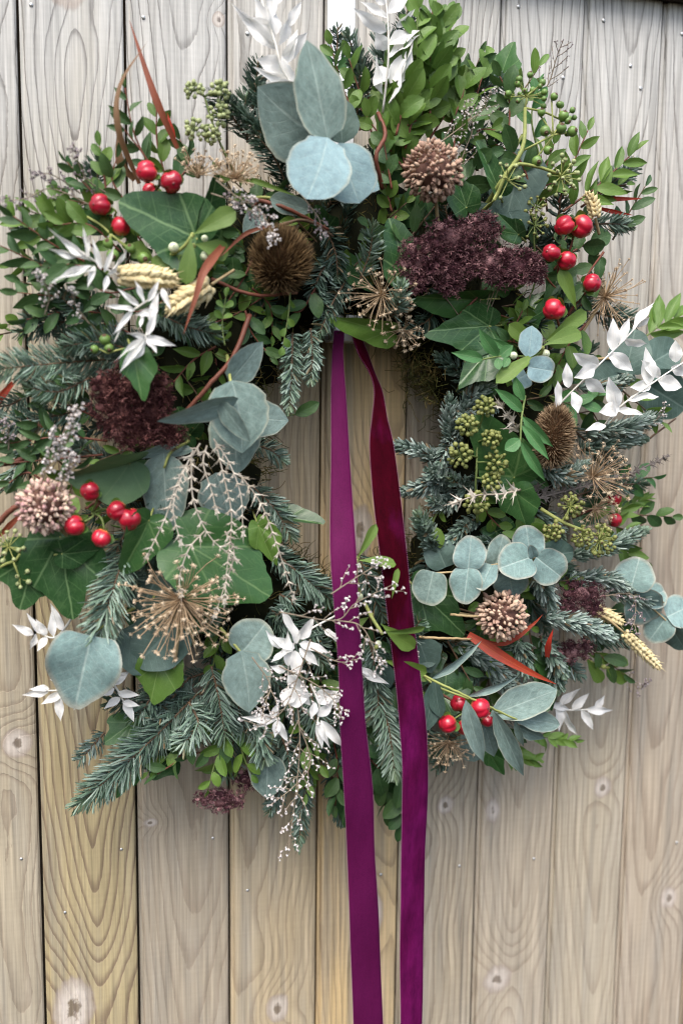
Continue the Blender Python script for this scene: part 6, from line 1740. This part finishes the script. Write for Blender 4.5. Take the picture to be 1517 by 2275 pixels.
ruscus([(1190, 960, .1), (1240, 900, .12), (1330, 810, .14), (1400, 740, .14), (1448, 680, .14)],
       [(1235, 905, 1240, 845, 30, 10), (1270, 870, 1285, 920, 34, 0), (1262, 862, 1258, 805, 30, 0), (1290, 840, 1345, 895, 0.1, 0)][:3] + [(1330, 810, 1272, 786, 44, 0), (1322, 815, 1275, 840, 38, -10), (1350, 785, 1408, 825, 40, 0), (1360, 780, 1362, 705, 36, 10), (1375, 765, 1398, 705, 26, -20), (1385, 755, 1437, 765, 30, 0), (1355, 835, 1310, 930, 0.1, 0)][:6] +
       [(1405, 735, 1452, 668, 26, 0), (1300, 840, 1345, 875, 40, 0), (1415, 725, 1445, 705, 22, 20)], 'white bleached leaf sprig rising to the fence above the oval teasel', .14, curl=.08, shape='lance')
ruscus([(1330, 960, .11), (1375, 905, .13), (1450, 850, .14), (1540, 790, .14)],
       [(1372, 905, 1350, 838, 42, 0), (1375, 905, 1330, 915, 40, 0), (1440, 858, 1435, 770, 42, 10), (1445, 855, 1400, 860, 34, 0), (1460, 845, 1517, 860, 44, -10), (1465, 838, 1425, 800, 30, 10), (1395, 890, 1465, 878, 34, 0), (1370, 912, 1430, 920, 24, 0), (1490, 815, 1540, 830, 36, 0), (1500, 805, 1500, 755, 36, 0), (1345, 945, 1300, 955, 24, 0), (1360, 930, 1360, 870, 40, 0)], 'white bleached leaf sprig running out of the picture beside the oval teasel', .135, curl=.08, shape='lance')
ruscus([(760, 1360, .12), (660, 1420, .135), (640, 1500, .14), (650, 1600, .14)],
       [(660, 1430, 625, 1350, 40, 0), (665, 1420, 700, 1370, 40, 10), (665, 1430, 735, 1450, 34, 0), (655, 1440, 600, 1415, 34, 0), (652, 1440, 600, 1470, 34, 10), (655, 1445, 660, 1515, 40, 0), (665, 1440, 710, 1480, 34, -20), (640, 1480, 640, 1400, 34, 0), (640, 1500, 685, 1540, 46, 0), (635, 1490, 600, 1480, 26, 0), (650, 1520, 690, 1570, 60, 0), (645, 1530, 630, 1570, 60, 10), (640, 1560, 690, 1545, 48, 0), (625, 1440, 590, 1400, 26, 0), (720, 1400, 760, 1430, 36, 0)], 'white bleached leaf spray hanging beside the plum ribbon tail', .145, curl=.08)
ruscus([(690, 1520, .13), (710, 1570, .145), (705, 1610, .15), (720, 1640, .15)],
       [(700, 1540, 765, 1560, 56, 0), (705, 1560, 755, 1535, 40, 10), (705, 1590, 745, 1560, 34, 0), (712, 1600, 768, 1668, 34, 10), (705, 1600, 718, 1670, 26, 0), (700, 1560, 690, 1600, 26, 0), (705, 1600, 735, 1670, 20, 0)], 'white curled leaves touching the plum ribbon tail lowest down', .15, curl=.2)
ruscus([(560, 1560, .12), (590, 1590, .14), (620, 1600, .145)], [(615, 1598, 535, 1594, 30, 0), (615, 1600, 640, 1652, 30, 0), (618, 1600, 610, 1640, 28, 0), (605, 1595, 620, 1560, 22, 0), (600, 1595, 560, 1620, 24, 0)], 'small white leaf tuft below the twin round eucalyptus leaves', .145, curl=.1)
ruscus([(170, 1360, .09), (120, 1420, .1), (60, 1395, .1)][:1] + [(125, 1415, .1), (85, 1405, .1)], [(75, 1410, 27, 1387, 26, 0), (80, 1408, 68, 1445, 24, 0), (105, 1415, 82, 1448, 26, 10), (105, 1410, 80, 1375, 24, 0), (120, 1415, 115, 1350, 24, 0), (90, 1408, 60, 1360, 20, 0), (140, 1400, 112, 1340, 28, 0)], 'small bleached sprig over the boards above the heart-shaped leaf', .1, curl=.1)
ruscus([(250, 1500, .09), (160, 1530, .1), (95, 1535, .1)], [(110, 1535, 48, 1545, 26, 0), (110, 1530, 65, 1530, 22, 0), (140, 1540, 90, 1565, 28, 10), (130, 1545, 135, 1605, 30, 0), (150, 1520, 105, 1495, 26, 0), (165, 1525, 110, 1510, 26, 0), (180, 1530, 165, 1580, 28, 0), (170, 1520, 130, 1475, 28, 0)], 'bleached leaf sprig behind the lower tip of the heart-shaped leaf', .1, curl=.1)
ruscus([(230, 1500, .095), (260, 1530, .1), (290, 1590, .1)], [(255, 1530, 215, 1545, 28, 0), (262, 1540, 312, 1545, 26, 0), (268, 1550, 230, 1575, 26, 0), (275, 1560, 300, 1605, 30, 0), (272, 1560, 312, 1568, 22, 0), (250, 1520, 290, 1490, 30, 0), (240, 1510, 210, 1550, 34, 0), (235, 1510, 285, 1500, 26, 0)], 'bleached leaf sprig hanging beside the heart-shaped leaf above the longest fir bough', .1, curl=.1)
ruscus([(1190, 1540, .05), (1240, 1575, .055), (1340, 1575, .055)], [(1250, 1575, 1280, 1640, 30, 0), (1270, 1575, 1310, 1540, 28, 0), (1300, 1575, 1365, 1580, 28, 0), (1290, 1578, 1320, 1625, 28, 0), (1240, 1570, 1290, 1525, 26, 0), (1235, 1570, 1245, 1630, 30, 0), (1320, 1572, 1345, 1545, 24, 0), (1215, 1560, 1270, 1580, 26, 0)], 'blurred bleached sprig against the boards beyond the long grey-green leaves', .055)
ruscus([(840, 1500, .1), (820, 1510, .115), (800, 1500, .12)], [(800, 1495, 870, 1520, 26, 0), (830, 1500, 790, 1480, 22, 0)], 'white leaf sliver between the two ribbon tails', .12)

# ------------------------------------------------------------------ blades and twigs
blade([(395, 330, .1), (345, 215, .11), (288, 45, .1)], 17, 'upright russet blade leaf with its tip high against the boards', 'blade', .11, peak=.35)
blade([(310, 408, .1), (265, 290, .12), (268, 190, .12), (328, 92, .11)], 16, 'bent brown blade leaf curving up in front of the boards', 'brownblade', .12, twist=1.2)
blade([(300, 400, .08), (268, 360, .085), (262, 290, .085)], 20, 'short dry brown blade leaf below the bent brown blade', 'brownblade', .085)
blade([(390, 318, .09), (380, 280, .092), (372, 250, .092)], 11, 'short bright red blade tip beside the upright russet blade', 'redblade', .092)
blade([(500, 540, .13), (455, 600, .155), (435, 660, .16), (408, 742, .16)], 21, 'russet blade leaf lying across the slanting wheat ear', 'blade', .15, peak=.3)
blade([(600, 500, .12), (545, 520, .125), (490, 570, .14)], 10, 'russet blade leaf running to the round dark teasel', 'blade', .125)
blade([(1040, 1410, .12), (1120, 1462, .14), (1180, 1495, .145), (1235, 1520, .145)], 28, 'orange-red blade leaf lying below the small tan allium head', 'redblade', .14, peak=.25)
blade([(1060, 1420, .12), (1120, 1430, .13), (1180, 1390, .135), (1205, 1365, .14)], 12, 'dark red curling blade ending in a scarlet tip', 'redblade', .13, peak=.6)
blade([(1215, 1460, .13), (1218, 1430, .14), (1228, 1398, .145)], 15, 'small scarlet blade tip standing beside the plump blue noble fir tip', 'redblade', .14)
blade([(1300, 440, .08), (1360, 442, .085), (1428, 441, .08)], 12, 'upper orange-red blade tip pointing out over the boards', 'redblade', .085)
blade([(1320, 460, .08), (1360, 470, .085), (1405, 478, .08)], 10, 'lower orange-red blade tip pointing out over the boards', 'redblade', .085)
blade([(540, 400, .11), (570, 403, .125), (660, 436, .125)], 13, 'tan curled stalk leaf beside the grey eucalyptus under the crown', 'mist', .125)
blade([(30, 850, .08), (5, 880, .08), (-20, 920, .08)], 16, 'orange blade at the outer edge under the pale fir bough', 'redblade', .08)
blade([(0, 1190, .08), (30, 1160, .085), (60, 1130, .085)], 14, 'orange-brown blade at the outer edge beside the pink allium head', 'blade', .085)
twig([(555, 700, .11), (520, 790, .125), (470, 850, .13), (405, 925, .12)], 6, 5, 'long red-brown branch slanting to the round maroon sedum', 'redtwig', .125)
twig([(470, 620, .11), (560, 655, .115), (660, 650, .11)], 4.5, 3.5, 'thin red-brown twig below the round dark teasel', 'redtwig', .115)
twig([(560, 440, .1), (640, 465, .11), (730, 510, .1)], 5, 3.5, 'thin red twig above the round dark teasel', 'redtwig', .105)
twig([(620, 500, .11), (680, 490, .115), (740, 525, .105)], 4, 3, 'bare brown twig arching over the round dark teasel', 'twig', .115)
twig([(-20, 1180, .09), (30, 1130, .1), (80, 1110, .1)], 7, 6, 'brown branch entering beside the pink allium head', 'redtwig', .1)
twig([(-20, 1035, .085), (50, 1020, .09), (130, 970, .09)], 7, 5, 'brown branch among dark leaves above the pink allium head', 'redtwig', .09)
twig([(300, 1065, .11), (250, 1095, .115), (190, 1130, .115)], 4, 3, 'red-brown twig carrying on behind the cluster of glossy red berries', 'redtwig', .112)
twig([(840, 250, .1), (855, 300, .11), (835, 350, .115), (850, 420, .1)], 4.5, 5, 'red stem below the tall bright green sprigs', 'redtwig', .11)
twig([(1000, 720, .1), (1060, 660, .105), (1080, 640, .1)], 3, 2.5, 'bare stalk below the wide maroon sedum', 'redtwig', .1)
twig([(1330, 1000, .07), (1420, 985, .07), (1500, 930, .06)], 3, 2, 'thin bare twig leaning out over the boards beside the oval teasel', 'twig', .07)
twig([(930, 1415, .13), (985, 1418, .135), (1045, 1420, .13)], 3.2, 2.6, 'pale straw stalk running out from the burgundy ribbon tail', 'tanstem', .13)
twig([(1000, 1365, .12), (1035, 1368, .13), (1070, 1370, .135)], 3.2, 3.0, 'pale straw stalk behind the small tan allium head', 'tanstem', .13)
twig([(930, 1495, .135), (1000, 1530, .15), (1060, 1558, .15), (1150, 1600, .14)], 3.2, 2.2, 'yellow-green stem above the lowest red berries', 'ystem', .15)

# ------------------------------------------------------------------ statice
for pts, n, bl, fl, mat, lb, d in [
    ([(230, 470), (120, 420), (60, 440), (5, 448)], 8, 36, 7, 'limogrey', 'grey statice sprig pointing out over the boards beside the outer red berries', .1),
    ([(240, 430), (195, 400), (175, 360), (165, 320)], 7, 30, 7, 'limogrey', 'grey statice sprig standing up beside the outer red berries', .1),
    ([(180, 430), (130, 395), (100, 385), (75, 395)], 6, 26, 7, 'limogrey', 'short grey statice sprig above the outer leafy edge', .1),
    ([(480, 400), (530, 440), (580, 470), (612, 540)], 14, 34, 8, 'limo', 'statice spray lying over the round dark teasel', .145),
    ([(470, 430), (500, 440), (540, 455), (590, 500)], 10, 30, 8, 'limogrey', 'grey statice spray beside the round dark teasel', .13),
    ([(660, 420), (690, 460), (710, 490), (712, 530)], 7, 26, 7, 'limogrey', 'statice sprig hanging under the crown of pointed leaves', .13),
    ([(100, 700), (110, 660), (100, 625), (85, 600)], 7, 26, 7, 'limo', 'statice sprig behind the white leaves by the wheat', .13),
    ([(200, 720), (170, 680), (160, 645), (165, 640)], 5, 20, 6.5, 'limo', 'short statice sprig below the white leaves by the wheat', .13),
    ([(110, 1050), (140, 1000), (160, 950), (170, 900)], 14, 26, 8, 'limo', 'statice spike standing above the pink allium head', .14),
    ([(90, 1080), (110, 1030), (130, 990), (115, 960)], 12, 30, 8, 'limo', 'statice spike leaning against the pink allium head', .14),
    ([(130, 1090), (150, 1050), (160, 1010)], 10, 28, 7.5, 'limo', 'short statice spike behind the pink allium head', .138),
    ([(20, 1000), (20, 960), (12, 930)], 5, 22, 6.5, 'limogrey', 'small grey statice tip among dark leaves at the outer edge', .1),
    ([(690, 1420), (640, 1560), (600, 1600), (560, 1620)], 12, 60, 7, 'limo', 'wide statice spray below the twin round eucalyptus leaves', .15),
    ([(640, 1440), (660, 1560), (665, 1680), (640, 1900)], 16, 70, 7.5, 'limo', 'longest statice spray hanging down over the boards', .14),
    ([(660, 1600), (690, 1690), (660, 1740), (600, 1790)], 10, 60, 7.5, 'limo', 'statice spray curving over the lowest dark fir tips', .14),
    ([(620, 1480), (700, 1520), (745, 1560), (760, 1600)], 10, 50, 7, 'limo', 'statice spray crossing the white leaves beside the plum ribbon tail', .155),
    ([(560, 1460), (600, 1520), (590, 1560), (580, 1600)], 9, 40, 7, 'limo', 'statice spray across the lower of the twin round eucalyptus leaves', .15),
    ([(620, 1360), (745, 1378), (790, 1340), (880, 1295)], 10, 66, 8.5, 'limo', 'statice sprig crossing in front of the plum ribbon tail', .172),
    ([(735, 1320), (765, 1300), (812, 1270), (855, 1245)], 6, 44, 8.5, 'limo', 'statice sprig with its tip on the burgundy ribbon tail', .172),
    ([(745, 1378), (800, 1390), (830, 1440), (848, 1490)], 8, 50, 8, 'limo', 'statice sprig drooping between the ribbon tails', .168),
    ([(690, 1440), (750, 1470), (790, 1465), (800, 1462)], 5, 34, 8, 'limo', 'small statice tip lying on the plum ribbon tail', .172),
    ([(960, 330), (1040, 270), (1075, 240), (1090, 200)], 12, 40, 6, 'limo', 'fine statice spray beside the tall tan allium head', .11),
    ([(1000, 420), (1030, 340), (1050, 280), (1030, 230)], 10, 44, 6, 'limo', 'fine statice spray standing behind the tall tan allium head', .1),
    ([(1190, 230), (1220, 180), (1235, 130), (1250, 90)], 10, 46, 4, 'limogrey', 'wiry grey statice wisp rising against the boards by the upper green berries', .07),
    ([(1310, 1330), (1400, 1320), (1410, 1370), (1400, 1400)], 9, 34, 6.5, 'limogrey', 'grey statice sprig over the blue coin leaves at the edge', .1),
    ([(1340, 1480), (1390, 1500), (1420, 1530), (1435, 1510)], 8, 34, 5.5, 'limogrey', 'blurred statice wisp hanging over the boards under the thin wheat ear', .05),
    ([(1420, 950), (1460, 930), (1480, 900)], 5, 24, 5.5, 'limo', 'tiny statice tip over the deep grey-green leaves at the edge', .1),
    ([(930, 1420), (900, 1480), (905, 1450)], 4, 24, 6.5, 'limo', None, .12),
]:
    limonium([(*p, d + (0.006 * i if d < .17 else 0)) for i, p in enumerate(pts)], lb or auto('tiny statice tip', *pts[-1]), n, bl, fl, mat, 'greystem', d, 1.8)

# ------------------------------------------------------------------ the ribbon, laid over the hanger with two tails hanging down
rib = thing('ribbon', 'plum and burgundy velvet ribbon hanging through the wreath in two long tails', 'ribbon', P(768, 750, .06))


def tail(rows, mat, label, n=120):
    """rows: (y, left x, right x, depth, depth step to the right edge)."""
    r = np.array(rows, float)
    key = np.arange(len(r))
    L = curve([NP(P(a[1], a[0], a[3])) for a in rows], n); R = curve([NP(P(a[2], a[0], a[3] + a[4])) for a in rows], n)
    nu = 9
    U = np.linspace(0, 1, nu)
    g = L[:, None] * (1 - U)[None, :, None] + R[:, None] * U[None, :, None]
    wid = np.linalg.norm(R - L, axis=1)[:, None]
    nrm = norm(np.cross(np.gradient(L, axis=0), R - L)); nrm *= np.sign((nrm @ np.array([0, -1.0, 0])))[:, None]
    s = np.linspace(0, 1, n)[:, None]
    ph = rng.uniform(0, 6)
    ripple = (0.02 * np.sin(s * 23 + ph + U * 2.2) + 0.015 * np.sin(s * 41 + U * 1.1)) * wid + 0.04 * np.sin(U * np.pi)[None] * wid
    g = g + nrm[:, None] * ripple[..., None]
    th_ = 0.00045
    v = np.concatenate([(g + nrm[:, None] * th_).reshape(-1, 3), (g - nrm[:, None] * th_).reshape(-1, 3)])
    i = np.arange(n - 1)[:, None] * nu; j = np.arange(nu - 1)[None]
    q = np.stack([i + j, i + j + 1, i + nu + j + 1, i + nu + j], -1).reshape(-1, 4)
    o = n * nu
    q2 = q[:, ::-1] + o
    ed = []
    k = np.arange(n - 1) * nu
    ed.append(np.stack([k, k + nu, k + nu + o, k + o], 1)); k = k + nu - 1
    ed.append(np.stack([k, k + o, k + nu + o, k + nu], 1))
    me = mesh_np('ribbon_tail', v - NP(rib.location), [np.concatenate([q, q2] + ed)], M[mat])
    t_ = part('ribbon_tail', me, rib, label=label)
    # picot stitches along both edges
    acc = Acc()
    for E_, sg in ((g[:, 0], -1), (g[:, -1], 1)):
        tot = np.linalg.norm(np.diff(E_, axis=0), axis=1).sum()
        m = int(tot / 0.0021)
        pe = curve(E_, m); ac = curve(g[:, 1 if sg < 0 else -2], m); nn = np.stack([np.interp(np.linspace(0, 1, m), s[:, 0], nrm[:, c]) for c in range(3)], 1)
        for a in range(m - 1):
            out = norm(pe[a] - ac[a])
            b = pe[a] - out * 0.0002 + nn[a] * 0.0003
            c = pe[a] + (pe[a + 1] - pe[a]) * 0.5 + out * 0.0006 + nn[a] * 0.0003
            acc.add(*tube(np.stack([b, c]), 0.00032, 0.00028, 3, False))
    o = part('picot_edge', acc.mesh('picot_edge', M['picot'], rib.location), t_, kind='stuff')


tail([(690, 744, 768, .05, 0), (752, 741, 764, .06, 0), (790, 738, 762, .07, 0), (880, 736, 768, .085, 0), (1000, 736, 775, .1, .002), (1130, 734, 784, .12, .004), (1230, 734, 791, .145, .004), (1330, 741, 795, .158, .002), (1480, 752, 803, .162, 0), (1600, 755, 811, .162, 0), (1750, 764, 827, .158, 0), (1900, 772, 832, .15, 0), (2060, 777, 842, .145, 0), (2200, 783, 847, .14, 0), (2330, 787, 852, .135, 0)], 'ribbon', 'plum matt side of the ribbon')
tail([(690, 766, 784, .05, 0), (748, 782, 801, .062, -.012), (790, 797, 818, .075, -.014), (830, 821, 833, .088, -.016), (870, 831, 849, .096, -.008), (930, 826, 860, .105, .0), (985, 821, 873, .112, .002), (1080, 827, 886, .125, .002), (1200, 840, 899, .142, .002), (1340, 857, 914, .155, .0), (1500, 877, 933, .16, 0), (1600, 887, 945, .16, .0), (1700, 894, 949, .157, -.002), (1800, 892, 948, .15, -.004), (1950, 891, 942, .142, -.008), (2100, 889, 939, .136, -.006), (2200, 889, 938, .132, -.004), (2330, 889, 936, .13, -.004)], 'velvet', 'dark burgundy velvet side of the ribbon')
